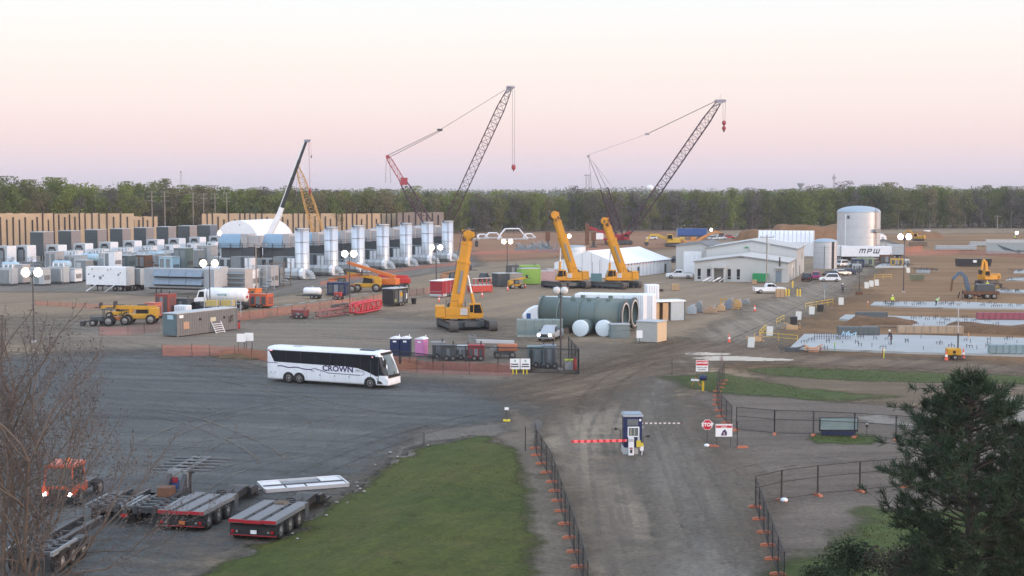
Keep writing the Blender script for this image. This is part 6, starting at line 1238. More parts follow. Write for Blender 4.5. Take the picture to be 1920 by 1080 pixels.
t = container('bright red enclosed trailer with pale trim in mid yard', 807+20, 556, 7.0, 2.4, 2.9, redd, R(30), 'enclosed_trailer', ribs=False, roofmat=whitec)
t.location = tuple(G(829,558)); t.rotation_euler.z = R(68); mb = MB().bx(-.03,5.43,-.03,0,.15,.6,lgrey).bx(-.03,0,-.03,2.43,.15,.6,lgrey); [mb.bx(x,x+.06,-.04,-.01,.6,2.8,lgrey) for x in (0,1.9,3.6)]; mb.bx(3.7,5.2,-.04,-.01,1.9,1.96,lgrey).bx(3.7,5.2,-.04,-.01,.8,.86,lgrey).bx(-.04,-.01,.05,2.35,1.0,1.06,lgrey); mb.build('trim', t); mb = MB(); quickwheels(mb,(2.4,3.2),.35,.2,.0,2.4); mb.build('running_gear', t)
t = container('open red low frame container behind the nearest crane boom', 886, 549, 4.2, 2.2, 1.3, red, R(30), 'low_container', ribs=True); mb = MB(); [mb.bx(.2+i*.9,.4+i*.9,0,.1,1.3,2.6,redd) for i in range(5)]; mb.bx(0,4.2,0,.1,2.6,2.75,lgrey); mb.build('rack', t)
# red lattice sections lying on the ground
def lat_section(label, pa, pb, wd, m, z0=.25, r=.09):
    A_ = G(*pa); B_ = G(*pb); t = thing('lattice_section', label, 'lattice section', (A_.x, A_.y, 0), 0, 'red lattice sections lying in the yard'); mb = MB(); lattice(mb, (0,0,z0+wd/2), B_-A_+Vector((0,0,z0+wd/2)), wd*.6, wd, wd*.6, m, 1.1, r, .15); mb.build('lattice', t); MB().bx(-.3,.3,-.4,.4,0,z0,woodd).build('timber_block', t)
lat_section('bright red lattice section lying right of the lamp pole', (659,592), (711,581), 1.5, M('bright_red_lattice',(.55,.04,.05),.5), r=.13); lat_section('thin dull red lattice section lying in mid yard', (594,598), (650,590), .9, M('dull_red_lattice',(.28,.10,.09),.6)); lat_section('long low dark lattice section behind the red ones', (622,583), (655,578), .6, dsteel)
generator('dark red and tan crane winch unit lying left of the red lattice', 563, 597, 2.2, 1.6, 1.2, M('maroon_machine_paint',(.22,.05,.05),.6,dirt=.3), R(-15), name='winch_unit'); 
# row of containers and pink-wrapped bundles beyond the nearest crane
wr2 = M('tan_wrapped_bundle', (.42,.35,.29), .7, var=.3, scale=2); pk = M('pinkish_wrapped_bundle', (.45,.33,.34), .7, var=.25, scale=2)
for a in [('dark square container at the left of the mid yard row',934,538,2.6,2.6,2.6,dgrey,R(30),'site_container'),('tan wrapped bundle right of the dark square container',955,536,3.0,2.4,2.4,wr2,R(28),'wrapped_bundle'),('lime green container in the mid yard row',978,534,4.2,2.4,3.2,lime,R(24),'site_container'),('pinkish wrapped bundle right of the lime green container',1012,531,3.2,2.4,2.4,pk,R(15),'wrapped_bundle'),('pale striped bundle nearest the red tipped crane',1028,529,3.2,2.2,2.6,pk,R(15),'wrapped_bundle')]: container(a[0],a[1],a[2],a[3],a[4],a[5],a[6],a[7],a[8],'containers and bundles in the mid yard row')
generator('lime green generator behind the mid yard row', 990, 520, 5, 2.2, 2.6, lime, R(10), name='mobile_plant', group='plant behind the mid yard row'); generator('dark plant unit left of the lime green generator', 961, 522, 2.6, 2, 2.8, dgrey, R(10), name='mobile_plant', group='plant behind the mid yard row'); telehandler('yellow loader at the foot of the lime green container', 968, 541, R(20), yel, .7)
telehandler('brown telehandler behind the red enclosed trailer', 850, 536, R(10), M('brown_orange_paint',(.33,.17,.09),.6,dirt=.2), 1.1); car('dark vehicle with open door behind the nearest crane boom', q(908,527), R(80), blkc, True)
t = thing('site_crates', 'teal cabinet with two thin masts between the crane pair and the marquee', 'cabinet', q(1118,529)); MB().bx(-1.1,1.1,-.7,.7,.2,1.8,M('teal_cabinet',(.09,.19,.21),.55)).build('cabinet', t); MB().cyl((-.8,0,1.8),(-.8,0,4.2),.04,dsteel,n=5).cyl((.7,0,1.8),(.7,0,4.6),.04,dsteel,n=5).build('mast', t)
g = G(1426,530); t = thing('skip_container','green skip container against the office wall','skip',(g.x,g.y,0),R(-15)); MB().prism([(-1.6,.3),(1.2,.3),(1.6,1.9),(-1.6,1.9)],-.9,.9,green).build('body', t, bevel=.03); mb = MB(); [mb.bx(x,x+.1,-.98,-.9,.4,1.85,green) for x in (-1.3,-.4,.5)]; mb.build('rib', t)
for px, py, m_, lab, s_ in ((1266,545,wood,'brown plywood crate standing in the open yard before the office',1.0),(1414,533,wood,'orange brown crate left of the green skip',.7),(1238,547,blkp,'low black box in the yard before the gable tent',.8),(1463,558,wood,'tall brown crate beside the white pickup and bollards',1.2)):
    g = G(px, py); t = thing('crate', lab, 'crate', (g.x, g.y, 0), R(-12)); MB().bx(-.7*s_,.7*s_,-.5,.5,.1,(1.3 if m_ is wood else .7)*s_,m_).build('box', t, bevel=.02); MB().bx(-.72*s_,.72*s_,-.52,.52,0,.1,woodd).build('pallet', t); mb = MB(); [mb.bx(x*s_-.04,x*s_+.04,-.53,-.5,.1,(1.3 if m_ is wood else .7)*s_,woodd) for x in (-.6,0,.6)]; mb.build('batten', t)
bolm = M('bollard_yellow',(.68,.46,.03),.5)
for i,(px,py,lab) in enumerate([(1474,556,'first'),(1479,556,'second'),(1495,556,'third'),(1500,556,'fourth'),(1486,540,'farthest')]):
    g = G(px, py); t = thing('bollard', '%s yellow bollard from the left beside the white pickup' % lab if i < 4 else 'yellow bollard standing behind the other four', 'bollard', (g.x,g.y,0), 0, 'yellow bollards before the office'); MB().lathe([(.14,0),(.14,1.25),(.1,1.36),(.01,1.4)],bolm,12).build('post', t); MB().lathe([(.2,0),(.2,.08),(.14,.1)],conc,12).build('footing', t)
# palletised valves and timber east of the white loads
for a in [(1297,590,1.6,1.6,M('pale_blue_valve',(.33,.38,.41),.5),'pale blue grey valve body on a flat base'),(1310,586,1.4,1.8,mgrey,'round grey valve with handwheel right of the pale one'),(1333,588,2.2,1.3,M('cardboard_box',(.36,.25,.16),.7),'brown boxed pallet with a pale wrapped top'),(1352,584,1.4,1.3,wood,'small timber pallet stack beside the yellow rack'),(1368,580,1.6,1.8,M('blue_grey_pump',(.18,.22,.28),.5),'blue grey pump between the yellow racks'),(1383,577,1.5,1.4,wood,'tan crate at the right end of the valve row'),(1398,573,1.6,1.1,mgrey,'grey wire basket at the far right of the valve row'),(1277,588,1.2,1.0,redd,'small red box right of the open container')]:
    g = G(a[0],a[1]); t = thing('palletised_part', a[5], 'pallet load', (g.x,g.y,0), R(-12), 'palletised parts in the yard'); MB().bx(-a[2]/2,a[2]/2,-.6,.6,0,.15,woodd).build('pallet', t); MB().bx(-a[2]*.42,a[2]*.42,-.5,.5,.15,a[3]*.7,a[4]).cyl((0,-.55,a[3]*.6),(0,.5,a[3]*.6),a[3]*.33,a[4],n=16).build('load', t, bevel=.03); MB().cyl((a[2]*.25,0,a[3]*.6),(a[2]*.25,0,a[3]),.07,lgrey).lathe([(.25,0),(.3,.03),(.25,.06)],lgrey,12,(a[2]*.25,0,a[3])).build('handwheel', t)
for px, py, lab in ((1357,578,'left yellow rack frame in the valve row'),(1379,581,'right yellow rack frame in the valve row')):
    g = G(px,py); t = thing('rack_frame', lab, 'rack', (g.x,g.y,0), R(-12)); mb = MB(); [mb.beam((x,y,0),(x,y,1.6),.08,.08,yel) for x in (-.5,.5) for y in (-.4,.4)]; mb.build('upright', t); mb = MB(); [mb.beam((-.5,y,z),(.5,y,z),.07,.07,yel) for y in (-.4,.4) for z in (.3,.9,1.5)]; mb.build('rail', t)
g = G(1262,592); t = thing('waste_bin','black waste bin at the open container corner','bin',(g.x,g.y,0)); MB().prism([(-.3,0),(.3,0),(.38,1.05),(-.38,1.05)],-.35,.35,blkp).build('body', t, bevel=.03); MB().bx(-.4,.4,-.4,.4,1.05,1.12,dgrey).build('lid', t)
# ================================================================== FOREGROUND: GATE, FENCES, SIGNS
ftm = M('fence_tube', (.028,.028,.03), .7); footm = M('faded_orange_plastic', (.42,.14,.075), .7, var=.25, dirt=.3)
def fence_panel(a, b, label, group, h=1.95, mesh=link, proto={}, mid=True):
    A_, B_ = Vector(a), Vector(b); L_ = (B_-A_).length; rz = math.atan2((B_-A_).y, (B_-A_).x); key = (round(L_, 2), h, mesh.name)
    if key in proto: c = copy_tree(proto[key], A_, rz, label); c['group'] = group; return c
    t = thing('mesh_fence', label, 'fence', A_, rz, group); mb = MB()
    for x in (.03, L_-.03): mb.beam((x,0,.05),(x,0,h),.05,.05,ftm)
    for z in ([.15, h*.62, h-.03] if mid else [.15, h-.03]): mb.beam((.03,0,z),(L_-.03,0,z),.04,.04,ftm)
    mb.build('frame', t); MB().quad((.05,0,.15),(L_-.05,0,.15),(L_-.05,0,h),(.05,0,h),mesh).build('wire_mesh', t); proto[key] = t; return t
foot0 = []
def fence_foot(p, rz, label, group='orange ballast blocks under the fences'):
    if not foot0:
        o = MB().prism([(-.42,0),(.42,0),(.38,.12),(.15,.17),(-.15,.17),(-.38,.12)],-.13,.13,footm).bx(-.06,.06,-.05,.05,.17,.22,dgrey).build('ballast_block', bevel=.02); foot0.append(o)
    else: o = foot0[0].copy(); col.objects.link(o)
    o.location = (p.x, p.y, 0); o.rotation_euler.z = rz; tag(o, label, 'ballast block', group)
def fence_line(px, label, flabel, group, n=None, h=1.95, mesh=linkd, feet=True, footrot=0.0, pl=2.9):
    pts = [G(*p) for p in px]
    for a, b in zip(pts, pts[1:]):
        k = max(1, round((b-a).length/pl)); rz = math.atan2((b-a).y, (b-a).x)
        for i in range(k):
            p0, p1 = a+(b-a)*(i/k), a+(b-a)*((i+1)/k); fence_panel(p0, p1, label, group, h, mesh)
            if feet: fence_foot(p0, rz+R(90)+footrot+rng.uniform(-.15,.15), flabel)
    if feet: fence_foot(pts[-1], footrot, flabel)
fence_line([(1003,842),(1006,855),(1035,905),(1052,960),(1068,1010),(1085,1065),(1102,1130)], 'dark mesh fence panel along the left side of the access road', 'orange foot of the fence left of the access road', 'fence panels left of the road', mesh=linkd)
fence_line([(1416,952),(1432,1000),(1448,1050),(1470,1110)], 'dark mesh fence panel along the right side of the access road', 'orange foot of the fence right of the access road', 'fence panels right of the road')
fence_line([(1416,952),(1465,940),(1533,930),(1612,922),(1700,914)], 'open wire fence panel running right from the road towards the pine', 'orange foot of the wire fence near the pine', 'wire fence panels near the pine', mesh=link)
fence_line([(1344,760),(1352,782),(1372,806)], 'dark mesh fence panel in the angled run behind the stop sign', 'orange foot of the angled fence behind the stop sign', 'fence panels behind the stop sign')
fence_line([(1358,715),(1345,735),(1344,760)], 'dark mesh fence panel on the grass edge beyond the stop sign', 'orange foot of the fence on the grass edge', 'fence panels on the grass edge')
fence_line([(1380,808),(1452,815),(1525,817),(1602,821),(1680,826),(1760,832)], 'wire fence panel in the straight run behind the grey message board', 'orange foot of the straight fence behind the message board', 'wire fence panels behind the message board', mesh=link)
fence_line([(1860,836),(1925,842),(2000,848)], 'wire fence panel right of the pine at the frame edge', 'orange foot of the fence right of the pine', 'wire fence panels right of the pine', mesh=link)
for px, py, top, lab in ((795,838,812,'thin dark stake at the top left of the grass bank'),(985,845,800,'tall thin dark post at the top right of the grass bank'),(1382,838,790,'thin dark gate post with an orange foot right of the warning sign'),(1260,703,672,'short dark post at the corner of the grass verge')):
    g = G(px,py); h = ht(px,py,top); t = thing('post', lab, 'post', (g.x,g.y,0)); MB().cyl((0,0,0),(0,0,h),.035,ftm,n=8).build('tube', t); MB().lathe([(.05,h),(.05,h+.05),(.01,h+.08)],dgrey,8).build('cap', t); MB().bx(-.12,.12,-.12,.12,0,.06,dgrey).build('base', t)
# ticket booth with its two barriers
g = G(1187,852); t = thing('gate_booth', 'narrow dark blue gate booth with a white framed window between two barriers', 'booth', (g.x,g.y,0), R(2)); 
MB().bx(-.66,.66,0,1.3,.5,2.75,navy).build('cabin', t, bevel=.03); MB().prism([(-.72,2.75),(.72,2.75),(.72,2.86),(-.72,2.86)],-.08,1.38,lgrey).bx(-.66,.66,.0,1.3,2.86,2.95,M('blue_grey_roof',(.24,.30,.36),.5)).build('roof', t, bevel=.03)
w_ = MB().bx(-.40,.44,-.03,0,1.28,2.02,whitec).build('window_frame', t); MB().bx(-.32,.36,-.04,-.03,1.36,1.94,glassb).build('pane', w_); mb = MB(); [mb.bx(x,x+.09,-.05,-.04,1.4,1.9,M('interior_tan',(.30,.28,.20),.6)) for x in (-.22,.05)]; mb.build('interior_screen', w_)
mb = MB().bx(-.42,.34,-.03,0,2.12,2.55,mgrey); [mb.bx(-.38,.3,-.045,-.03,2.17+i*.09,2.21+i*.09,dgrey) for i in range(4)]; mb.build('vent_grille', t); MB().cyl((.5,-.03,2.5),(.5,.0,2.5),.09,signw,n=14).build('emblem', t); MB().bx(-.72,.72,-.1,1.35,0,.5,M('pale_plinth',(.48,.49,.48),.7,dirt=.25)).build('plinth', t, bevel=.02)
mb = MB(); [mb.bx(x,x+.1,-.112,-.1,.05,.36,blkp) for x in (-.3,.45)]; mb.build('plinth_slot', t)
MB().cyl((-.72,.5,1.8),(-.66,.5,1.8),.06,dgrey).build('side_hinge', t); MB().bx(.66,.78,.3,.7,1.85,1.95,lgrey).build('side_lamp', t)
barw = M('barrier_white',(.70,.70,.68),.45); 
def barrier(label, loc, sgn, lit, el, L_=4.3):
    t = thing('barrier_gate', label, 'barrier', loc, 0); MB().bx(-.2,.2,-.18,.18,0,1.3,whitec).build('cabinet', t, bevel=.03); MB().bx(-.17,.17,-.2,-.18,1.02,1.26,lgrey).build('cabinet_door', t); MB().bx(-.1,.1,-.21,-.19,.5,.6,redd).bx(-.08,.08,-.21,-.19,.2,.45,blkp).build('marking', t)
    e = Vector((sgn*L_*math.cos(el),0,L_*math.sin(el))); n = 9; a = MB(); s = MB(); p0 = Vector((sgn*.2,-.02,1.08))
    for i in range(n):
        p, q_ = p0+e*(i/n), p0+e*((i+.55)/n); q2 = p0+e*((i+1)/n); hh = .17 if lit else .09; a.beam(p,q_,.07,hh,redlit if lit else barw); s.beam(q_,q2,.07,hh,(M('deep_red_barrier_band',(.5,.03,.04),.4) if lit else M('dark_barrier_band',(.13,.05,.04),.5)))
    arm = a.build('arm', t); s.build('arm_band', arm); MB().cyl(p0+Vector((0,-.1,0)),p0+Vector((0,.1,0)),.14,dgrey,n=14).build('hinge', t); return t
barrier('red lit barrier arm lowered across the left lane beside the booth', (g.x-.18, g.y-.35, 0), -1, True, R(-1), 4.1)
g2 = G(1196,822); barrier('red and white striped barrier arm across the right lane behind the booth', (g2.x+.05, g2.y+.6, 0), 1, False, R(0), 3.2)
for px, py, sg, lab in ((1163,838,-1,'curved dark post with a reader head left of the booth'),(1206,853,1,'curved dark post with a reader head right of the booth')):
    gg = G(px,py); tt = thing('reader_post', lab, 'post', (gg.x,gg.y,0)); mb = MB().tube([(0,0,0),(0,0,1.2),(sg*.0,0,1.25),(sg*.1,0,1.35),(sg*.35,0,1.38)],.03,dsteel,6); mb.build('pole', tt); MB().bx(sg*.35-.1,sg*.35+.1,-.08,.08,1.28,1.46,blkp).build('reader', tt, bevel=.02); MB().bx(-.12,.12,-.12,.12,0,.06,dgrey).build('base', tt)
gg = G(1192,853); tt = thing('notice_stand', 'yellow notice plate on the front of the booth island', 'sign', (gg.x+.18,gg.y-.25,0)); MB().bx(-.16,.16,-.04,0,.62,1.1,M('notice_yellow',(.62,.48,.05),.5)).build('panel', tt); MB().bx(-.02,.02,0,.04,0,1.3,dsteel).bx(-.08,.08,-.03,.02,1.1,1.35,lgrey).build('post', tt); tt = thing('key_cabinet', 'small yellow and white cabinet at the right of the booth front', 'cabinet', (gg.x+.42,gg.y-.2,0)); MB().bx(-.12,.12,-.08,.08,.35,.7,whitec).build('box', tt); MB().cyl((0,-.1,.8),(0,.02,.8),.13,mats['notice_yellow'],n=14).build('disc', tt); MB().bx(-.04,.04,-.04,.04,0,.7,lgrey).build('post', tt)
# octagons and warning boards
def octa(label, px, py, top, face, back, text, rz=0, ring=True):
    g_ = G(px,py); h = ht(px,py,top); t = thing('stop_sign', label, 'road sign', (g_.x,g_.y,0), rz); r = .42; oc = lambda q_: [(q_*math.cos(R(22.5+45*i)), h-r+q_*math.sin(R(22.5+45*i))) for i in range(8)]
    p = MB().prism(oc(r),-.02,0,signw if text else back).build('panel', t)
    if text: MB().prism(oc(r*.92),-.024,-.02,face).build('red_face', p); MB().text('STOP',.37,signw,Matrix.Translation((0,-.027,h-r)) @ UP,.018).build('lettering', p)
    MB().beam((0,.02,0),(0,.02,h-.1),.05,.04,dsteel).build('post', t); return t
octa('red octagonal stop sign in front of the angled fence', 1326, 832, 786, signr, dgrey, True, R(3))
octa('grey back of an octagonal sign at the start of the left road fence', 1007, 840, 787, None, M('sign_back_grey',(.16,.165,.165),.5,.2), False)
def board(label, px, py, w_, zb, zt, head, words, body, rz=0, name='warning_sign'):
    g_ = G(px,py); t = thing(name, label, 'sign', (g_.x,g_.y,0), rz); p = MB().bx(-w_/2,w_/2,-.03,0,zb,zt,signw).build('panel', t); hz = zt-(zt-zb)*head; MB().bx(-w_/2+.03,w_/2-.03,-.036,-.03,hz,zt-.05,signr).build('header', p); mb = MB(); 
    for s_, sz, m_, z, bd in words: mb.text(s_,sz,m_,Matrix.Translation((0,-.04,z)) @ UP,bd)
    mb.build('lettering', p); body(p) if body else None; MB().beam((-w_*.42,.03,0),(-w_*.42,.03,zt),.05,.05,dsteel).beam((w_*.42,.03,0),(w_*.42,.03,zt),.05,.05,dsteel).build('post', t); return t
def worker(p):
    mb = MB().prism([(-.22,.86),(.2,.86),(.24,1.05),(.14,1.26),(.05,1.32),(-.08,1.22),(-.16,1.06)],-.036,-.031,purp).prism([(-.06,.92),(.1,.92),(.05,1.12),(-.04,1.1)],-.041,-.036,M('picture_tan',(.45,.33,.28),.6)); mb.build('picture', p)
board('white and red warning sign with a worker picture right of the stop sign', 1357, 838, 1.25, .78, 1.72, .3, [('CONSTRUCTION AREA',.11,signw,1.62,.004),('DANGER',.1,signw,1.5,.004)], worker, R(2))
board('red topped danger sign on the grass verge behind the yellow post', 1316, 712, 1.25, .85, 2.0, .48, [('DANGER',.28,signw,1.72,.01),('HARD HAT AREA',.14,inkd,1.26,.004),('NO ENTRY',.16,inkd,1.03,.004)], None, R(6))
g = G(1318,733); t = thing('guard_post', 'yellow post with a dark blue head on the grass verge', 'post', (g.x,g.y,0)); MB().cyl((0,0,0),(0,0,1.05),.11,bolm,n=14).build('post', t); MB().lathe([(.12,1.0),(.36,1.08),(.38,1.35),(.28,1.5),(.01,1.55)],navy,16).build('head', t)
g = G(1305,725); t = thing('folded_barricade', 'leaning orange and white barricade beside the yellow post', 'barricade', (g.x,g.y,0), R(-20)); MB().beam((-.5,0,0),(.1,0,.9),.05,.05,orng).beam((.5,0,0),(-.1,0,.9),.05,.05,orng).build('leg', t); MB().bx(-.5,.3,-.03,0,.55,.75,signw).build('rail', t)
g = G(1572,817); t = thing('message_board', 'wide grey message board on a dark base behind the wire fence', 'sign', (g.x,g.y,0), R(-1)); MB().bx(-1.5,1.5,-.1,.1,.35,1.45,blkp).build('case', t, bevel=.02); MB().bx(-1.42,1.42,-.12,-.1,.5,1.38,M('blank_display',(.26,.36,.36),.35)).build('display', t); mb = MB(); [mb.bx(-1.42,1.42,-.125,-.12,z,z+.015,mgrey) for z in (.72,.94,1.16)]; mb.build('display_line', t); MB().bx(-1.3,1.3,-.25,.25,0,.36,navy).build('base', t, bevel=.02)
g = G(1625,819); t = thing('mailbox_post', 'small dark reader on a thin post right of the message board', 'post', (g.x,g.y,0)); MB().cyl((0,0,0),(0,0,.85),.025,dsteel,n=6).build('post', t); MB().bx(-.09,.09,-.07,.07,.75,.98,blkp).bx(-.07,.07,-.07,.07,.98,1.06,signw).build('reader', t)
for i,(px,py) in enumerate([(1337,838),(1392,840)]): fence_foot(G(px,py), rng.uniform(-.3,.3), ['orange foot lying under the stop sign','orange foot at the thin gate post'][i])
g = G(1325,838); o = MB().sph((0,0,.12),.22,tarp,8,.6).build('sandbag'); o.location=(g.x,g.y,0); tag(o,'white sandbag under the stop sign','sandbag')
g = G(1470,941); o = MB().sph((0,0,.12),.25,tarp,8,.6).build('sandbag'); o.location=(g.x,g.y,0); tag(o,'white sandbag at the wire fence corner near the road','sandbag')
# ================================================================== HEAVY HAUL TRAILERS
deck = M('pale_trailer_deck', (.19,.192,.195), .7, var=.15, scale=1.2, dirt=.2); redbar = M('red_white_reflector', (.38,.02,.03), .4)
def lowboy(label, pa, rz, plate, pm, ruler=False):
    """three-axle deck with two open slots; x points from the rear bumper to the gooseneck"""
    t = thing('flatbed_trailer', label, 'trailer', pa, rz, 'heavy haul trailers'); L_ = 4.9; W_ = 2.75; zt = 1.18
    mb = MB()
    for y0, y1 in ((-W_/2,-.68),(-.36,.36),(.68,W_/2)):
        mb.bx(0,L_ if abs(y0+y1)>.3 else L_*.93,y0,y1,zt-.22,zt,deck)
    for x in (.0,1.6,3.2,4.3): mb.bx(x+.02,x+.1,-.62,.62,zt-.2,zt-.03,dgrey)
    mb.build('deck', t); MB().bx(.1,L_*.98,-W_/2+.1,W_/2-.1,zt-.42,zt-.23,blkp).build('frame', t)
    MB().bx(-.06,0,-W_/2,-.5,zt-.17,zt,redbar).bx(-.06,0,.5,W_/2,zt-.17,zt,redbar).bx(-.08,0,-.5,.5,zt-.2,zt-.03,redbar).build('rear_reflector', t)
    MB().bx(-.02,.25,-W_/2+.05,W_/2-.05,.28,.42,blkp).bx(.1,.2,-W_/2,W_/2,.42,.95,blkp).bx(-.04,.05,-W_/2,W_/2,.3,.34,redbar).build('rear_bumper', t)
    for y in (-1.22,1.08): MB().bx(-.05,0,y,y+.14,.45,.6,tail).build('tail_light', t)
    for y in (-.98,.84): MB().bx(-.05,0,y,y+.12,.46,.58,rim).build('tail_light', t)
    MB().bx(-.06,-.02,-.25,.1,.42,.62,pm).build('number_plate', t)
    for x in (.75,2.1,3.45):
        for s in (-1,1): wheel(t,x,s*(W_/2-.18),.47,.36,s)
    MB().bx(4.3,4.9,-W_/2-.0,-W_/2+.05,.35,1.2,dgrey).bx(4.3,4.9,W_/2-.05,W_/2,.35,1.2,dgrey).build('mud_flap', t)
    n = MB().prism([(4.5,.75),(6.0,.8),(8.0,.95),(9.2,.8),(10.0,.4),(9.7,.3),(8.2,.5),(6.0,.4),(4.5,.5)],-.55,.55,M('dark_oily_steel',(.03,.03,.033),.5,.2,dirt=.3)).build('gooseneck', t, bevel=.04); MB().bx(8.2,8.9,-.8,.8,.4,.85,blkp).bx(9.2,10.4,-.7,.7,.22,.36,blkp).build('neck_plate', n); MB().bx(8.1,8.2,-.5,-.3,.6,.9,yel).build('tag', n); mb = MB()
    for k in range(4): mb.lathe([(.28+.0*k,0),(.33,.03),(.28,.06)],blkp,12,(5.3+.2*k,.1*(k-1.5),.82+.06*k))
    mb.tube([(5.0,-.3,.95),(5.8,-.4,1.05),(6.8,-.2,1.0),(7.8,.2,1.1)],.04,blkp,5); mb.build('air_hose', n)
    if ruler: mb = MB(); [mb.bx(3.8+.0*i,4.5,-.3+i*.16,-.22+i*.16,zt,zt+.12,woodd) for i in range(4)]; mb.build('timber_stack', t)
    return t
def trailer_at(label, pr, pf, plate, pm, ruler=False):
    a, b = G(*pr), G(*pf); lowboy(label, (a.x,a.y,0), math.atan2((b-a).y,(b-a).x), plate, pm, ruler)
lowboy('nearest three axle flatbed trailer with a white number plate by the grass', (-14.1,76.2,0), R(77), True, signw, True)
lowboy('three axle flatbed trailer with an orange plate left of the nearest one', (-18.5,78.4,0), R(78), True, orng)
# open frame trailer with a raised finned neck, and a second frame behind the bare tree
def frame_trailer(label, pa, rz, L_=9.5, fins=True):
    t = thing('frame_trailer', label, 'trailer', pa, rz, 'open frame trailers'); mb = MB()
    for y in (-.55,.55): mb.bx(0,L_,y-.14,y+.14,.85,1.25,dsteel)
    for x in (.1,L_*.3,L_*.6,L_*.85): mb.bx(x,x+.15,-.55,.55,.9,1.15,dsteel)
    mb.build('frame', t); mb = MB(); [mb.bx(.1+i*.75,.3+i*.75,-1.3,1.3,1.1,1.25,dgrey) for i in range(4)]; mb.bx(0,3,-1.35,-1.2,1.05,1.27,mgrey).bx(0,3,1.2,1.35,1.05,1.27,mgrey); mb.build('rear_grating', t)
    for x in (1.2,2.5,3.8):
        for s in (-1,1): wheel(t,x,s*1.1,.5,.5,s)
    for y0 in (.82,-1.4):
        for x in (1.2,2.5,3.8): MB().prism([(x-.6,.95),(x+.6,.95),(x+.45,1.15),(x-.45,1.15)],y0,y0+.58,blkp).build('mudguard', t)
    if fins:
        n = MB().prism([(L_-1.5,.9),(L_,.9),(L_+.6,1.9),(L_+4.5,2.0),(L_+4.5,2.3),(L_-.1,2.3)],-.6,-.35,dsteel).prism([(L_-1.5,.9),(L_,.9),(L_+.6,1.9),(L_+4.5,2.0),(L_+4.5,2.3),(L_-.1,2.3)],.35,.6,dsteel).bx(L_-.3,L_,-.6,.6,.9,2.3,mgrey).build('raised_neck', t); mb = MB(); [mb.beam((L_+.1+i*.95,-.55,2.25),(L_+.5+i*.95,-1.75,2.15),.3,.1,dgrey).beam((L_+.1+i*.95,.55,2.25),(L_+.5+i*.95,1.75,2.15),.3,.1,dgrey) for i in range(5)]; [mb.beam((L_+.1+i*.95,-.6,2.3),(L_+.1+i*.95,.6,2.3),.12,.08,mgrey) for i in range(5)]; mb.build('outrigger_fin', n); MB().bx(L_-.34,L_-.3,-.1,.55,1.2,1.75,blue).bx(L_-.36,L_-.34,-.05,.3,1.55,1.9,redd).build('marking', n); MB().bx(L_+.6,L_+.75,-.5,-.35,0,1.9,dsteel).bx(L_+.6,L_+.75,.35,.5,0,1.9,dsteel).build('support_leg', n); MB().bx(L_-2.6,L_-1.7,-.4,.4,1.0,1.7,brnz).build('winch', t)
    return t
frame_trailer('dark open frame trailer with a raised finned neck behind the flatbeds', (-20.7,79,0), R(83), 5.6)
frame_trailer('dark open frame trailer half hidden by the bare tree at bottom left', (-23.9,69,0), R(84), 8.0, False)
t = frame_trailer('short grey trailer frame with a red rear light beside the bare tree', (-22.9,79.5,0), R(82), 4.6, False); MB().bx(-.06,0,-1.2,-.8,.6,.8,tail).build('tail_light', t)
# aluminium ramp lying on the gravel
a, b = G(497,926), G(656,914); t = thing('loading_ramp', 'bright aluminium ramp panel lying on the dark gravel behind the flatbeds', 'ramp', (a.x,a.y,0), math.atan2((b-a).y,(b-a).x)); Lr = (b-a).length; mb = MB().bx(0,Lr,0,.08,.05,.28,alum).bx(0,Lr,2.72,2.8,.05,.28,alum).bx(0,.08,0,2.8,.05,.28,alum).bx(Lr-.08,Lr,0,2.8,.05,.28,alum).bx(0,Lr,.1*13,1.5,.05,.24,dsteel).build('frame', t)
for x0, x1, y0, y1 in ((.1,Lr*.26,1.55,2.68),(.1,Lr*.26,.14,1.26),(Lr*.28,Lr*.5,.14,1.26),(Lr*.52,Lr*.98,.14,1.26),(Lr*.73,Lr*.98,1.55,2.68)): MB().bx(x0,x1,y0,y1,.16,.2,alum).build('tread_plate', t)
MB().bx(Lr*.28,Lr*.72,1.55,2.68,.1,.14,mgrey).build('grating', t)
# red yard tractor with lit headlights behind the bare tree
g = G(125,944); t = thing('yard_tractor', 'red roofed yard tractor with lit headlights behind the bare tree', 'truck', (g.x,g.y,0), R(-96)); cabr = M('orange_red_cab',(.55,.10,.045),.4)
MB().bx(-3.6,1.1,-.55,.55,.55,.95,dsteel).build('chassis', t); MB().bx(-.9,1.3,-1.0,1.0,.7,1.3,cabr).build('body', t, bevel=.06); c = MB().add([(-.7,-.9,1.3),(1.15,-.9,1.3),(1.15,.9,1.3),(-.7,.9,1.3),(-.6,-.82,2.35),(.95,-.82,2.35),(.95,.82,2.35),(-.6,.82,2.35)],[(0,1,5,4),(1,2,6,5),(2,3,7,6),(3,0,4,7)],glass).build('cab_glass', t); mb = MB(); [mb.beam((x,y,1.3),(x2,y2,2.35),.08,.08,cabr) for x,y,x2,y2 in ((-.7,-.9,-.6,-.82),(1.15,-.9,.95,-.82),(1.15,.9,.95,.82),(-.7,.9,-.6,.82))]; mb.build('pillar', c); MB().bx(-.8,1.1,-.95,.95,2.35,2.6,cabr).build('roof', t, bevel=.08); MB().bx(1.3,1.36,-.5,.5,.75,1.15,blkp).build('grille', t); [MB().cyl((1.28,y,.85),(1.37,y,.85),.12,hdl,n=12).build('headlight', t) for y in (-.78,.78)]; [wheel(t,x,s*.95,.5,.35,s) for x in (.4,-2.6) for s in (-1,1)]; MB().cyl((.2,.3,2.6),(.2,.3,2.85),.08,orng).build('beacon', t)
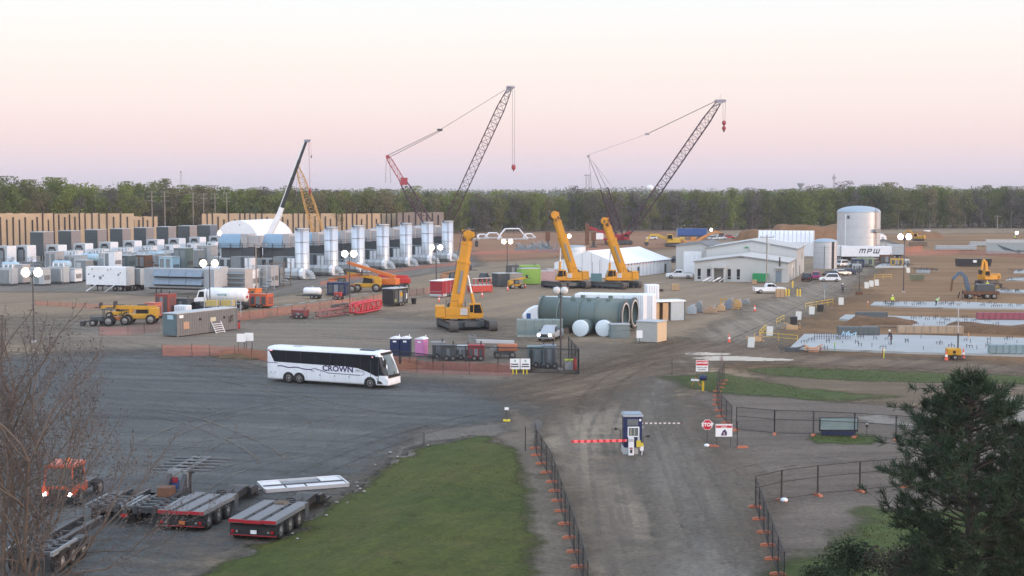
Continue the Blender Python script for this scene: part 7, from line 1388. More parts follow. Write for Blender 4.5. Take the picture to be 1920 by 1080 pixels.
# ================================================================== SAFETY NETTING AND COMPOUND FENCE
def netting(label, px, h, m, sag=.1, step=2.6, name='safety_netting', cat='safety fence', posts=True, group=None):
    a0 = G(*px[0]); t = thing(name, label, cat, (a0.x,a0.y,0), 0, group); mb = MB(); np_ = 0; r = random.Random(int(px[0][0]))
    for a, b in zip(px, px[1:]):
        A_, B_ = G(*a)-a0, G(*b)-a0; k = max(1, int((B_-A_).length/step)); d = (B_-A_)/k
        for i in range(k):
            p, q_ = A_+d*i, A_+d*(i+1); mm = (p+q_)/2; s_ = r.uniform(.3,1)*sag*h; z = Vector((0,0,1)); mb.add([p,mm,q_,q_+z*h,mm+z*(h-s_),p+z*h],[(0,1,4,5),(1,2,3,4)],m)
            if posts and np_ < 60: MB().cyl(p,p+z*(h+.12)+Vector((r.uniform(-.05,.05),0,0)),.03,ftm,n=5,caps=False).build('post', t); np_ += 1
    mb.build('netting', t); return t
netting('orange netting run left of the coach behind the dirt berm', [(304,668),(360,668),(393,667)], 1.35, netor); netting('brighter orange netting between the two blank boards and the coach', [(393,667),(440,668),(505,678)], 1.2, netor); netting('orange netting showing between the coach and the toilets', [(735,694),(782,699)], 1.6, netor); netting('faded netting running from the coach to the white signs', [(782,700),(880,703),(960,705)], 1.35, netpk)
netting('pink netting in front of the parked tractors', [(186,629),(240,629),(300,622)], 1.15, netpk); netting('long low red netting across the left yard lane', [(66,572),(160,578),(300,583),(370,578)], .8, netor); netting('long orange netting along the lane from the utility pole to the black generator', [(440,603),(520,593),(600,582),(700,568),(716,565)], 1.3, netor, step=3)
netting('faded netting from the black generator towards the red trailer', [(768,556),(806,550)], 1.2, netpk); netting('faded netting beyond the red trailer', [(905,540),(935,534)], 1.0, netpk); netting('low netting along the base of the exhaust stacks', [(600,535),(680,522),(780,505),(860,497)], .8, netor, posts=False); netting('red netting along the far lane below the orange clay', [(880,478),(1000,474),(1130,470)], 1.0, netpk, posts=False); netting('long pinkish netting below the grey banner wall', [(1690,480),(1800,477),(1925,484)], 1.6, netpk, posts=False); netting('short orange netting near the floodlights on the right', [(1695,474),(1730,471)], 1.8, netor, posts=False)
def tall_fence(label, px, h, step):
    a0 = G(*px[0]); t = thing('chain_link_fence', label, 'fence', (a0.x,a0.y,0)); mb = MB(); rl = MB()
    for a, b in zip(px, px[1:]):
        A_, B_ = G(*a)-a0, G(*b)-a0; k = max(1, int((B_-A_).length/step)); z = Vector((0,0,1))
        mb.quad(A_,B_,B_+z*h,A_+z*h,linkd); rl.beam(A_+z*h,B_+z*h,.09,.09,ftm).beam(A_+z*.1,B_+z*.1,.05,.05,ftm)
        for i in range(k+1): p = A_+(B_-A_)*(i/k); MB().cyl(p,p+z*(h+.1),.065,ftm,n=6).build('post', t)
    mb.build('wire_mesh', t); rl.build('rail', t); return t
tall_fence('tall dark chain link fence around the equipment compound', [(812,694),(996,699),(1085,702),(1066,676)], 2.6, 3.2); tall_fence('short chain link fence run left of the toilets', [(705,686),(725,683),(812,694)], 1.6, 2.6)
g = G(1046,701); t = thing('gate_brace','cross braced gate frame at the compound corner','gate',(g.x,g.y-.1,0)); MB().beam((0,0,.2),(2.1,0,2.5),.04,.04,ftm).beam((0,0,.2),(0,0,2.6),.06,.06,ftm).beam((2.1,0,.2),(2.1,0,2.6),.08,.08,ftm).build('frame', t)
# white chain of short dashes on the lane kerb
def edge_line(name, px, w_, m, z=.04): 
    mb = MB(); pts = [G(*p) for p in px]
    for a, b in zip(pts, pts[1:]):
        k = max(1, int((b-a).length/3.4)); d = (b-a)/k; n = Vector((-d.y,d.x,0)).normalized()*w_/2
        for i in range(k): p, q_ = a+d*i, a+d*(i+.55); mb.add([p-n+Vector((0,0,z)),q_-n+Vector((0,0,z)),q_+n+Vector((0,0,z)),p+n+Vector((0,0,z))],[(0,1,2,3)],m)
    o = mb.build(name); o['kind'] = 'structure'
edge_line('lane_marking', [(505,577),(560,569),(640,557),(715,546)], .5, M('lane_paint',(.52,.5,.48),.7,dirt=.3))
# ================================================================== LIGHT POLES
def light_pole(label, px, py, top, heads, group='floodlight poles', lamp=None, dx=.95):
    g_ = G(px,py); h = ht(px,py,top); t = thing('floodlight_pole', label, 'light pole', (g_.x,g_.y,0), R(rng.uniform(-6,6)), group); MB().cyl((0,0,0),(0,0,h),.11,dsteel,r1=.07,n=8).build('pole', t); MB().beam((-dx-.2,0,h-.35),(dx+.2,0,h-.35),.08,.08,dsteel).build('cross_arm', t); MB().bx(-.25,.25,-.25,.25,0,.25,conc).build('base', t)
    for x in heads: a = MB().bx(x*dx-.42,x*dx+.42,-.22,.2,h-.28,h+.34,mgrey).build('lamp_head', t); (MB().lathe([(.58,.02),(.56,-.02),(.40,-.03),(.40,.03)],lamphalo,18,T=Matrix.Translation((x*dx,-.21,h+.03)) @ Matrix.Rotation(R(90),4,'X')).build('halo_ring', a) if lamp else None); MB().lathe([(.41,0),(.4,.1),(.25,.2),(.01,.24)],lamp or M('unlit_lamp_glass',(.6,.6,.58),.2),14,T=Matrix.Translation((x*dx,-.2,h+.03)) @ Matrix.Rotation(R(90),4,'X')).build('lamp', a)  # emissive ring added around each lit lamp to suggest its halo
    return t
for a in [('leftmost floodlight pole with two lit lamps on the open gravel',64,642,511,(-1,1),lampw,.8),('floodlight pole with two lit lamps in front of the white trailers',394,588,494,(-1,1),lampw,.9),('floodlight with one lit lamp near the dark green hut',413,500,437,(0,),lampw,.9),('floodlight pole with two lit lamps before the third stack',656,574,476,(-1,1),lampw,.75),('floodlight pole with two lit lamps before the last stack',818,531,464,(-1,1),lampw,.85),('floodlight pole with two lit lamps above the nearest crane boom',951,512,453,(-1,1),lampw,.8),('floodlight with two lit lamps beside the red tipped crane boom',1063,490,443,(-.8,.8),lampw,.75),('dark unlit lamp pole in front of the great cylinders',1051,694,545,(-1,1),None,.4),('floodlight pole with two lit lamps right of the big silver tank',1694,548,444,(-1,1),lampc,.75),('far right floodlight with one lit lamp beside the banner wall',1905,470,437,(0,),lampc,.8),('small floodlight with one lit lamp by the far excavator arm',1333,455,431,(0,),lampc,.8)]:
    light_pole(a[0],a[1],a[2],a[3],a[4],lamp=a[5],dx=a[6])
def util_pole(label, px, py, top, arms=1, ins=3, group='wooden utility poles', lw=1.4, name='utility_pole', r=.14):
    g_ = G(px,py); h = ht(px,py,top); t = thing(name, label, 'utility pole', (g_.x,g_.y,0), R(-8), group); MB().cyl((0,0,0),(0,0,h),r,M('pole_timber',(.27,.235,.20),.8,var=.2),r1=r*.7,n=8).build('pole', t); MB().bx(-.3,.3,-.3,.3,0,.1,conc).build('footing', t)
    for k in range(arms):
        a = MB().beam((-lw,0,h-.4-k*1.7),(lw,0,h-.4-k*1.7),.12,.16,mats['pole_timber']).build('cross_arm', t); mb = MB(); [mb.lathe([(.05,0),(.1,.08),(.06,.2)],lgrey,8,(-lw+.1+i*(2*lw-.2)/(ins-1),0,h-.32-k*1.7)) for i in range(ins)]; mb.build('insulator', a)
    return t, g_, h
util_pole('utility pole with one crossbar in front of the pipe skids', 481, 572, 456, 1, 4, lw=1.9); t_, g_, h_ = util_pole('utility pole with a small crossbar in front of the office building', 1437, 538, 441, 1, 3); MB().cyl((.25,-.1,h_-2.6),(.25,-.1,h_-1.7),.22,lgrey,n=12).build('transformer_can', t_)
far = []
for px, py, top, ar, lab in ((180,452,366,4,'leftmost tall power pole behind the tan timber wall'),(286,452,358,3,'left of two tall power poles beside the timber wall end'),(310,452,358,3,'right of two tall power poles beside the timber wall end'),(363,450,360,3,'tall power pole left of the white dome tent'),(383,449,362,2,'second tall power pole left of the white dome tent'),(404,448,362,2,'third tall power pole left of the white dome tent'),(426,448,360,3,'tall power pole above the white dome tent'),(880,470,428,1,'thin pole in front of the orange clay'),(1870,436,404,1,'thin pole in front of the right woodland')):
    far.append(util_pole(lab, px, py, top, ar, 3, 'tall power poles by the wood', 1.5, 'power_pole', .2))
def wire(label, p, q_, sag, group='overhead power lines'):
    mb = MB(); n = 12; pts = [p+(q_-p)*(i/n)-Vector((0,0,sag*4*(i/n)*(1-i/n))) for i in range(n+1)]; [mb.cyl(a,b,.035,mgrey,n=3,caps=False) for a,b in zip(pts,pts[1:])]; o = mb.build('power_line'); tag(o,label,'power line',group)
for a, b in ((0,1),(1,2),(2,3),(3,4),(4,5),(5,6)):
    (ta,ga,ha),(tb,gb,hb) = far[a],far[b]
    for k in range(2): wire('thin power line strung between the tall poles behind the timber wall', ga+Vector((0,0,ha-.3-k*3.2)), gb+Vector((0,0,hb-.3-k*3.2)), .8)
# ================================================================== FAR SKYLINE
g = Vector(((1218-960)*2600/F,2600,0)); t = thing('water_tower','distant pale ball water tower behind the woods','water tower',tuple(g)); MB().lathe([(4,0),(2.2,3),(2,18),(3,21)],fabric,16).build('stem', t); MB().sph((0,0,24.5),6.5,fabric,16,.85).build('tank', t)
g = Vector(((1500-960)*2400/F,2400,0)); t = thing('water_tower','distant dark flat topped water tower above the right woods','water tower',tuple(g)); MB().lathe([(3,0),(2,14),(2.4,24),(5,29)],mgrey,14).build('stem', t); MB().lathe([(5,29),(6.4,29.5),(6.4,32),(.01,32.6)],mgrey,18).build('tank', t)
g = Vector(((1562-960)*1500/F,1500,0)); t = thing('antenna_mast','slim lattice antenna mast rising above the right woods','mast',tuple(g)); mb = MB(); lattice(mb,(0,0,0),(0,0,37),1.6,1.2,.6,latg,3,.12); mb.build('mast', t); mb = MB(); [mb.bx(x-.3,x+.3,-1,1,31,34,latg) for x in (-1.2,1.2)]; mb.build('antenna', t)
g = Vector(((341-960)*1500/F,1500,0)); t = thing('antenna_mast','faint distant mast above the left woods','mast',tuple(g)); mb = MB(); lattice(mb,(0,0,0),(0,0,40),1.6,1.2,.6,latg,3,.1); mb.build('mast', t); MB().bx(-.8,.8,-.3,.3,38,40,latg).build('antenna', t)
for px in (1103,1098): 
    g = Vector(((px-960)*1700/F,1700,0)); t = thing('antenna_mast','thin far mast %s the second lattice crane mast tip' % ('right below' if px == 1103 else 'left below'),'mast',tuple(g)); MB().cyl((0,0,0),(0,0,40),.3,latg,n=5).build('mast', t); MB().bx(-2,2,-.2,.2,37,38,latg).build('antenna', t)
# white pipe arches and vehicles at the edge of the clay
for i,(px,py,w_,h_,lab) in enumerate([(962,449,12,4.2,'big white pipe arch assembly at the edge of the clay'),(885,449,6,2.6,'leftmost white pipe arch on the clay'),(905,448,5,1.8,'second white pipe arch on the clay'),(925,447,7,2.2,'low white pipe arch behind the nearest crane boom'),(993,447,5,1.8,'small white pipe arch right of the big one')]):
    g = G(px,py); t = thing('pipe_arch', lab, 'pipework', (g.x,g.y,0), R(8), 'white pipe arches on the clay'); mb = MB(); pts = lambda y: [(-w_/2,y,0),(-w_/2.6,y,h_*.55),(-w_/4,y,h_),(w_/5,y,h_),(w_/3,y,h_*.55),(w_/2,y,.2)]
    for y in (0,1.6): mb.tube([Vector(p) for p in pts(y)],.22,whitec,8)
    mb.build('pipe', t); MB().bx(-w_/2,w_/2,-.4,2,0,.45,lgrey).build('skid', t); mb = MB(); [mb.beam((-w_/4+i*w_/9,.8,0),(-w_/4+i*w_/9,.8,h_*.95),.12,.12,mgrey) for i in range(4)]; mb.build('frame', t)
for i,(px,py,lab) in enumerate([(1010,466,'blue grey scaffold heap left of the red tipped crane'),(985,470,'grey scaffold heap in the middle of the clay lane'),(1028,472,'dark scaffold heap nearest the white wrapped tank')]):
    g = G(px,py); t = thing('pipe_stack', lab, 'stack', (g.x,g.y,0), R(-10), 'scaffold heaps in the clay lane'); mb = MB(); r_ = random.Random(i); [mb.beam((r_.uniform(-3.4,3.4),r_.uniform(-1,1),0),(r_.uniform(-3.4,3.4),r_.uniform(-1,1),r_.uniform(1.2,2.6)),.14,.14,r_.choice([mgrey,hood,dgrey,lgrey])) for _ in range(26)]; mb.build('tube_bundle', t); MB().bx(-3.2,3.2,-.9,.9,0,.9,mgrey).build('rack', t)
for px,py,lab in ((1027,463,'left dark red rusty pile hammer on the clay'),(1113,464,'right dark red rusty pile hammer near the second crane')):
    g = G(px,py); t = thing('pile_hammer', lab, 'machine', (g.x,g.y,0)); MB().bx(-.8,.8,-.6,.6,2.2,5.2,brnz).build('upper_body', t, bevel=.05); MB().bx(-.4,.4,-.4,.4,.5,2.2,dsteel).build('clamp', t); MB().bx(-1,1,-.8,.8,0,.5,dgrey).build('base', t)
# ================================================================== DIGGERS AND OTHER MACHINES ON THE RIGHT
def excavator(label, px, py, rz, m, k=1.0, arm=((0,0),(2.6,2.4),(4.6,1.4),(4.4,-.6)), group='excavators'):
    g_ = G(px,py); t = thing('excavator', label, 'excavator', (g_.x,g_.y,0), rz, group); [track(t, s*1.15*k, 3.8*k, .6*k, .85*k) for s in (-1,1)]; MB().bx(-2.3*k,1.4*k,-1.25*k,1.25*k,1.0*k,2.0*k,m).build('house', t, bevel=.1); MB().bx(-2.45*k,-1.6*k,-1.25*k,1.25*k,1.0*k,2.2*k,m).build('counterweight', t, bevel=.1); c = MB().prism([(.1*k,1.5*k),(1.5*k,1.5*k),(1.4*k,2.9*k),(.2*k,2.9*k)],.3*k,1.25*k,m).build('cab', t, bevel=.06); MB().prism([(.25*k,1.9*k),(1.42*k,1.9*k),(1.34*k,2.75*k),(.3*k,2.75*k)],1.25*k,1.27*k,glass).build('cab_window', c); p = [Vector((1.1*k+a*k,-.2*k,1.7*k+b*k)) for a,b in arm]; MB().beam(p[0],p[1],.45*k,.6*k,m).beam(p[1],p[2],.4*k,.5*k,m).build('boom', t, bevel=.04); MB().beam(p[2],p[3],.32*k,.4*k,m).build('stick', t, bevel=.03); e = p[3]; MB().prism([(e.x-.5*k,e.z),(e.x+.4*k,e.z),(e.x+.3*k,e.z-.7*k),(e.x-.1*k,e.z-.95*k),(e.x-.6*k,e.z-.5*k)],-.75*k,.35*k,dsteel).build('bucket', t); MB().cyl(p[0]+Vector((.4*k,0,-.3*k)),p[1]+(p[0]-p[1])*.35,.09*k,steel).build('cylinder', t); return t
excavator('yellow excavator with its arm raised at the right construction area', 1850,533, R(200), yelb, 1.0, ((-1.2,.2),(-.9,2.8),(-.3,3.3),(.1,1.2)))
excavator('yellow excavator on the clay in front of the blue trailer', 1262,463, R(178), M('faded_excavator_yellow',(.58,.38,.06),.5), 1.5, ((0,0),(2.5,1.0),(4,1),(5,-.6))); excavator('orange brown excavator with a long arm beside the small far floodlight', 1296,466, R(12), M('brown_orange_digger',(.45,.20,.06),.55), 1.3, ((0,0),(2.8,1.6),(5.4,2.6),(7.0,2.2))); excavator('small yellow digger at the far right of the spoil heap', 1722,452, R(150), yel, 1.0)
g = G(1822,560); t = thing('drill_rig','dark concrete pump rig with a raised folded blue grey arm among brown machinery','machine',(g.x,g.y,0),R(175)); MB().bx(-4.5,1.5,-1.1,1.1,.8,1.4,brnz).build('chassis', t); MB().bx(-3.8,-.6,-1.0,1.0,1.4,2.6,dgrey).build('engine_cover', t, bevel=.05); bl = M('blue_grey_arm',(.09,.13,.18),.5); MB().beam((.6,0,1.4),(1.2,0,3.9),.55,.7,bl).beam((1.2,0,3.9),(2.2,0,4.7),.5,.6,bl).beam((2.2,0,4.7),(3.4,0,3.4),.4,.5,bl).build('arm', t, bevel=.05); MB().beam((3.4,0,3.4),(3.6,0,1.3),.25,.3,brnz).build('nozzle', t); [wheel(t,x,s*1.0,.5,.35,s) for x in (-3.6,-2.4,.6) for s in (-1,1)]; mb = MB(); [mb.beam((x,y,0),(x*.9+.1,y*.5,1.1),.14,.14,dsteel) for x in (.9,2.0) for y in (-1.8,1.8)]; mb.build('outrigger', t); MB().sph((-2.2,-1.1,1.8),.5,lgrey,12).sph((-1.2,-1.1,2.2),.45,lgrey,12).build('tank', t)
telehandler('low yellow brown machine right of the concrete pump rig', 1846,556, R(0), M('ochre_machine',(.40,.26,.07),.6,dirt=.3), .9, 'machines around the foundations', -.05)
g = G(1788,674); t = thing('light_tower','yellow mobile light tower trailer with a tall raised mast on the nearest slab','light tower',(g.x,g.y,0),R(-6)); MB().bx(-.85,.75,-.6,.6,.5,1.3,yel).build('housing', t, bevel=.1); MB().bx(-.2,.1,-.63,-.6,.75,1.05,blkp).build('control_panel', t); mb = MB().bx(-.9,.9,-.4,.4,.35,.5,dsteel).beam((.9,0,.42),(1.9,0,.42),.1,.1,dsteel); quickwheels(mb,(0,),.33,.2,-.75,.75); mb.build('running_gear', t); MB().cyl((.45,0,1.2),(.45,0,3.0),.09,dsteel,n=8).cyl((.45,0,3.0),(.40,0,6.4),.055,lgrey,n=8).build('mast', t); MB().beam((.0,0,6.35),(.8,0,6.35),.06,.06,lgrey).bx(-.05,.2,-.15,.1,6.3,6.6,lgrey).bx(.6,.85,-.15,.1,6.3,6.6,lgrey).build('lamp_head', t); mb = MB(); [mb.beam((x,s*.5,.4),(x*1.2,s*1.2,0),.06,.06,dsteel) for x in (-.8,.8) for s in (-1,1)]; mb.build('stabiliser', t)
for px,py,lab in ((1774,676,'traffic cone left of the yellow light tower'),(1806,672,'traffic cone right of the yellow light tower'),(1367,642,'orange marker cone on the road edge below the white boards'),(1415,584,'red and white marker cone in the middle of the road'),(823,566,'traffic cone beside the red enclosed trailer'),(904,557,'traffic cone right of the nearest crane boom'),(952,545,'traffic cone before the dark square container'),(985,540,'tall red marker before the lime green container')):
    g = G(px,py); t = thing('traffic_cone', lab, 'cone', (g.x,g.y,0), 0, 'traffic cones and markers'); MB().lathe([(.24,.04),(.2,.1),(.05,1.1),(.01,1.12)],M('cone_red_orange',(.62,.10,.05),.5),12).build('cone', t); MB().bx(-.3,.3,-.3,.3,0,.05,blkp).build('base', t); MB().lathe([(.155,.45),(.12,.68)],signw,12).build('band', t)
# dark skip, banner wall, tents, site huts
g = G(1825,500); t = thing('skip_container','long black skip with a pale label on the brown earth','skip',(g.x,g.y,0),R(-2)); MB().prism([(-4.2,.2),(4.0,.2),(4.3,2.0),(-4.3,2.0)],-1.1,1.1,blkp).build('body', t); MB().bx(-.4,.5,-1.13,-1.1,1.1,1.7,signw).build('label_plate', t); mb = MB(); [mb.bx(x,x+.12,-1.2,-1.1,.25,1.95,blkp) for x in (-3.6,-2.4,-1.2,1.2,2.4,3.5)]; mb.build('rib', t)
g = G(1910,478); t = thing('banner_wall','long grey fabric banner wall with a dark winged emblem at the right edge','banner',(g.x,g.y,0),R(-4)); MB().bx(-9.5,14,-.1,.1,.4,3.6,M('banner_grey',(.27,.32,.33),.6,var=.08)).build('banner', t); MB().bx(-9.6,14,-.15,.3,3.6,4.6,lgrey).build('top_panel', t); em = MB(); dk = M('banner_emblem',(.10,.135,.15),.6)
for s in (-1,1): [em.add([(.4*s+0,-.13,1.0+.05*i),(s*(6.4-.5*i),-.13,3.2-.42*i),(s*(6.1-.5*i),-.13,2.75-.42*i),(s*.5,-.13,.85)],[(0,1,2,3)],dk) for i in range(4)]
em.prism([(-.7,1.5),(.7,1.5),(.5,.7),(0,.4),(-.5,.7)],-.14,-.12,dk); em.build('emblem', t); mb = MB(); [mb.bx(x,x+.12,.1,.25,0,3.6,dsteel) for x in (-9.4,-5,0,5,10)]; mb.build('post', t)
for px,py,lab in ((1641,452,'left small white tent right of the big silver tank'),(1652,452,'right small white tent right of the big silver tank')):
    g = G(px,py); t = thing('small_tent',lab,'tent',(g.x,g.y,0),R(10),'small white tents'); MB().prism([(-1.6,0),(1.6,0),(1.4,1.9),(0,2.8),(-1.4,1.9)],-1.5,1.5,fabric).build('canopy', t); MB().bx(-.5,.5,-1.55,-1.5,0,1.7,lgrey).build('door', t)
g = G(1660,478); hall('dark_shed','low dark roofed shed behind the lettered white trailer',(g.x-5,g.y,0),R(-12),9,8,3.0,4.4,mroof=M('slate_blue_roof',(.09,.11,.14),.6))
g = G(1738,442); t = thing('sign','small white board on posts in front of the right woodland','sign',(g.x,g.y,0)); MB().bx(-1.4,1.4,-.05,.05,1.0,2.4,signw).build('panel', t); MB().bx(-1.2,-1.1,0,.1,0,2.3,dsteel).bx(1.1,1.2,0,.1,0,2.3,dsteel).build('post', t)
for px,py,w_,lab in ((1772,470,6,'grey pipe rack group on the brown earth near the woodland'),(1810,470,7,'stack of grey pipes left of the banner wall'),(1722,462,6,'brown timber stack below the small yellow digger'),(1835,462,6,'long pale pipes lying left of the banner wall')):
    g = G(px,py); t = thing('pipe_stack',lab,'stack',(g.x,g.y,0),R(-3),'pipe and timber stacks on the right'); mt_ = woodd if 'timber' in lab else lgrey; mb = MB(); [mb.cyl((-w_/2,y*.5,.5+z*.45),(w_/2,y*.5,.5+z*.45),.22,mt_,n=8) for z in range(3) for y in range(4-z)]; mb.build('pipe', t); MB().bx(-w_*.35,-w_*.3,-.3,1.9,0,.3,woodd).bx(w_*.3,w_*.35,-.3,1.9,0,.3,woodd).build('bearer', t)
for px,py,m_,lab,w_,h_ in ((1608,502,navy,'dark blue box before the lettered trailer',3,2),(1622,500,M('olive_green_box',(.26,.32,.2),.6),'olive green box before the lettered trailer',4,2.2),(1662,496,brnz,'brown red box right of the lettered trailer',3.4,2.4),(1698,498,offw,'cream bin beside the right floodlight pole',1.6,1.6),(1681,500,M('amber_machine',(.5,.3,.06),.5),'amber site machine near the right floodlight pole',3,2),(1606,510,lgrey,'pale cabinet at the end of the parked car row',2,1.8)): generator(lab,px,py,w_,1.8,h_,m_,R(-8),name='site_plant',group='site plant around the lettered trailer')
# ================================================================== FOUNDATIONS
def slab(label, px, z, seed, m=concl):
    pts = [G(*p) for p in px]; c = sum(pts, Vector((0,0,0)))/len(pts); t = thing('concrete_slab',label,'foundation',(c.x,c.y,0),0,'concrete foundation slabs'); MB().prism([(p.x-c.x,p.y-c.y) for p in pts],0,z,m,'z').build('slab', t); r_ = random.Random(seed); mb = MB(); x0 = min(p.x for p in pts)-c.x; x1 = max(p.x for p in pts)-c.x; y0 = min(p.y for p in pts)-c.y; y1 = max(p.y for p in pts)-c.y
    for _ in range(44):
        x, y = r_.uniform(x0*.88,x1*.88), r_.uniform(y0*.55,y1*.55); n = r_.randint(1,3); [mb.cyl((x+i*.35,y,z),(x+i*.35,y,z+r_.uniform(.25,.6)),.035,dsteel,n=4,caps=False) for i in range(n)]
        if n > 1: mb.cyl((x,y,z+.3),(x+.35*(n-1),y,z+.3),.03,dsteel,n=4)
    mb.build('starter_bar', t); mb = MB(); mb.beam((x0*.95,y0*.55,z+.01),(x1*.95,y0*.62,z+.01),.25,.02,conc); mb.build('kerb_line', t); return t
slab('nearest long pale concrete slab with many short starter bars', [(1482,655),(1508,630),(1730,632),(2010,640),(2010,672),(1700,664)], .28, 1); slab('second pale concrete slab beyond the brown spoil strip', [(1573,601),(1585,593),(1760,598),(2010,606),(2010,622),(1800,618),(1680,612)], .28, 2); slab('third wet looking slab where two workers stand', [(1632,574),(1640,568),(1800,568),(2010,576),(2010,582),(1800,580)], .22, 3); slab('small pale slab left of the right floodlight pole', [(1640,503),(1655,494),(1700,496),(1700,502)], .3, 4, conc); slab('narrow pale slab right of the floodlight pole', [(1718,512),(1722,508),(1742,508),(1744,513)], .5, 5, conc); slab('thin slab at the right edge beside the yellow excavator', [(1885,527),(1900,522),(2010,523),(2010,529)], .25, 6); slab('thin pale slab at the right edge below the concrete pump', [(1862,549),(1870,545),(2010,548),(2010,554)], .25, 7); slab('far pale slab at the right edge below the banner', [(1900,513),(1905,508),(2010,508),(2010,514)], .25, 8)
for px,py,w_,d,m_,lab in ((1610,632,5.2,1.6,M('dark_rebar_mat',(.10,.115,.115),.7,var=.4,scale=8),'dark rebar cage standing on the nearest slab edge'),(1744,630,8.4,1.3,M('tan_form_board',(.34,.26,.18),.7,var=.2),'long tan timber form panel on the spoil strip'),(1634,602,4.4,1.2,mats['dark_rebar_mat'],'dark rebar mat on the second slab'),(1905,668,6,1.2,M('pale_teal_bundle',(.20,.28,.30),.6),'pale teal bundle on the nearest slab at the right edge'),(1878,603,7,1.0,M('wine_red_bundle',(.26,.07,.09),.6),'wine red bundle at the right end of the second slab'),(1720,527,2.6,1.6,M('green_formwork',(.16,.18,.11),.7),'green formwork panels right of the floodlight pole')):
    g = G(px,py); t = thing('formwork_stack',lab,'stack',(g.x,g.y,.25),R(-3),'formwork and rebar on the foundations'); MB().bx(-w_/2,w_/2,-.3,d-.3,.1,1.05,m_).build('panel', t); mb = MB(); [mb.bx(-w_/2+i*w_/8-.04,-w_/2+i*w_/8+.04,-.36,-.3,.05,1.1,m_) for i in range(9)]; mb.build('stud', t); MB().bx(-w_/2,w_/2,0,.2,0,.1,woodd).build('bearer', t)
mb = MB(); g = G(1560,640); t = thing('rebar_row','row of purple grey upright rebar on the nearest slab','rebar',(g.x,g.y,.28)); [mb.cyl((-2.2+i*.3,rng.uniform(-.1,.1),0),(-2.2+i*.3,rng.uniform(-.1,.1),rng.uniform(.6,.95)),.045,M('purple_grey_rebar',(.10,.095,.13),.6),n=4) for i in range(16)]; mb.build('bar', t); MB().beam((-2.2,0,.35),(2.3,0,.35),.04,.04,mats['purple_grey_rebar']).build('tie_bar', t)
# white sign boards, bins and yellow rails along the road
pb = M('pale_leaning_board',(.60,.58,.52),.6,var=.08)
for i,(px,py) in enumerate([(1408,652),(1443,630),(1497,600),(1522,590),(1577,572),(1625,541),(1634,538),(1644,536),(1703,512)]):
    g = G(px,py); t = thing('leaning_board','%s pale leaning board counted along the road edge from the junction' % (ORD+['tenth'])[i],'board',(g.x,g.y,0),R(-25+i*3),'pale boards along the road edge'); MB().add([(-.42,-.1,.05),(.42,-.1,.05),(.42,.28,1.25),(-.42,.28,1.25),(-.42,-.05,.05),(.42,-.05,.05),(.42,.33,1.25),(-.42,.33,1.25)],[(0,1,2,3),(7,6,5,4),(0,3,7,4),(1,5,6,2),(2,6,7,3)],pb).build('panel', t); MB().beam((-.3,.3,1.1),(-.3,.7,0),.05,.05,woodd).beam((.3,.3,1.1),(.3,.7,0),.05,.05,woodd).build('strut', t)
for px,py,lab in ((1488,608,'black waste bin between two leaning boards by the road'),(1538,584,'dark bin with a sack near the yellow rail')):
    g = G(px,py); t = thing('waste_bin',lab,'bin',(g.x,g.y,0)); MB().prism([(-.38,0),(.38,0),(.46,1.05),(-.46,1.05)],-.4,.4,blkp).build('body', t, bevel=.03); MB().bx(-.5,.5,-.45,.45,1.05,1.13,dgrey).build('lid', t)
for px0,py0,px1,py1,lab in ((1510,580,1562,571,'yellow guard rail beside the dark bin at the road bend'),(1456,610,1470,603,'short yellow rail between the leaning boards'),(1424,634,1436,622,'bent yellow rail at the second leaning board'),(1640,524,1672,523,'low yellow rail near the right floodlight pole'),(1425,637,1495,643,'long thin yellow rail lying along the slab end')):
    a, b = G(px0,py0), G(px1,py1); t = thing('guard_rail',lab,'rail',(a.x,a.y,0),0,'yellow rails at the road edge'); d = b-a; MB().beam((0,0,.95),d+Vector((0,0,.95)),.05,.06,bolm).beam((0,0,.5),d+Vector((0,0,.5)),.04,.05,bolm).build('rail', t); mb = MB(); k = max(1,int(d.length/2.2)); [mb.beam(d*(i/k),d*(i/k)+Vector((0,0,1.0)),.05,.05,bolm) for i in range(k+1)]; mb.build('post', t)
for px,py,lab,s_ in ((1484,660,'dark pump and hose heap at the near left corner of the slab',1.6),(1525,660,'tan and orange tool box on the slab edge',1.2),(1416,640,'orange timber trestle at the second leaning board',1.3),(1485,618,'timber frame lying beside the black bin',1.6),(1590,634,'blue and white tarpaulin heap on the slab edge',1.0)):
    g = G(px,py); t = thing('material_heap',lab,'heap',(g.x,g.y,0),R(-10),'small heaps around the slab'); r_ = random.Random(px); c_ = dgrey if 'dark' in lab else (wood if 'timber' in lab else (M('orange_tan_box',(.48,.27,.16),.6) if 'tan' in lab else paleblue)); mb = MB(); [mb.beam((r_.uniform(-s_,s_),r_.uniform(-.4,.4),r_.uniform(.05,.3)),(r_.uniform(-s_,s_),r_.uniform(-.4,.4),r_.uniform(.3,1.0)),.12,.12,c_) for _ in range(9)]; mb.build('piece', t); MB().bx(-s_*.5,s_*.5,-.35,.35,0,.55,c_).build('box', t, bevel=.05)
# small orange pegs and stakes on the earth
for i,(px,py) in enumerate([(1655,668),(1565,660),(1816,640),(1627,577),(1830,566),(1657,672)]):
    g = G(px,py); t = thing('survey_stake',['red and white survey stake at the near edge of the slab','green topped stake at the near left of the slab','tan stake on the spoil strip beyond the light tower','orange stake left of the workers','tan stake below the concrete pump','white footed stake beside the red one'][i],'stake',(g.x,g.y,0)); MB().cyl((0,0,0),(0,0,1.1),.045,[redd,green,wood,orng,wood,hiv][i],n=6).build('rod', t); MB().bx(-.09,.09,-.02,.02,.85,1.05,[signw,hiv,orng,signw,orng,signw][i]).build('flag', t)
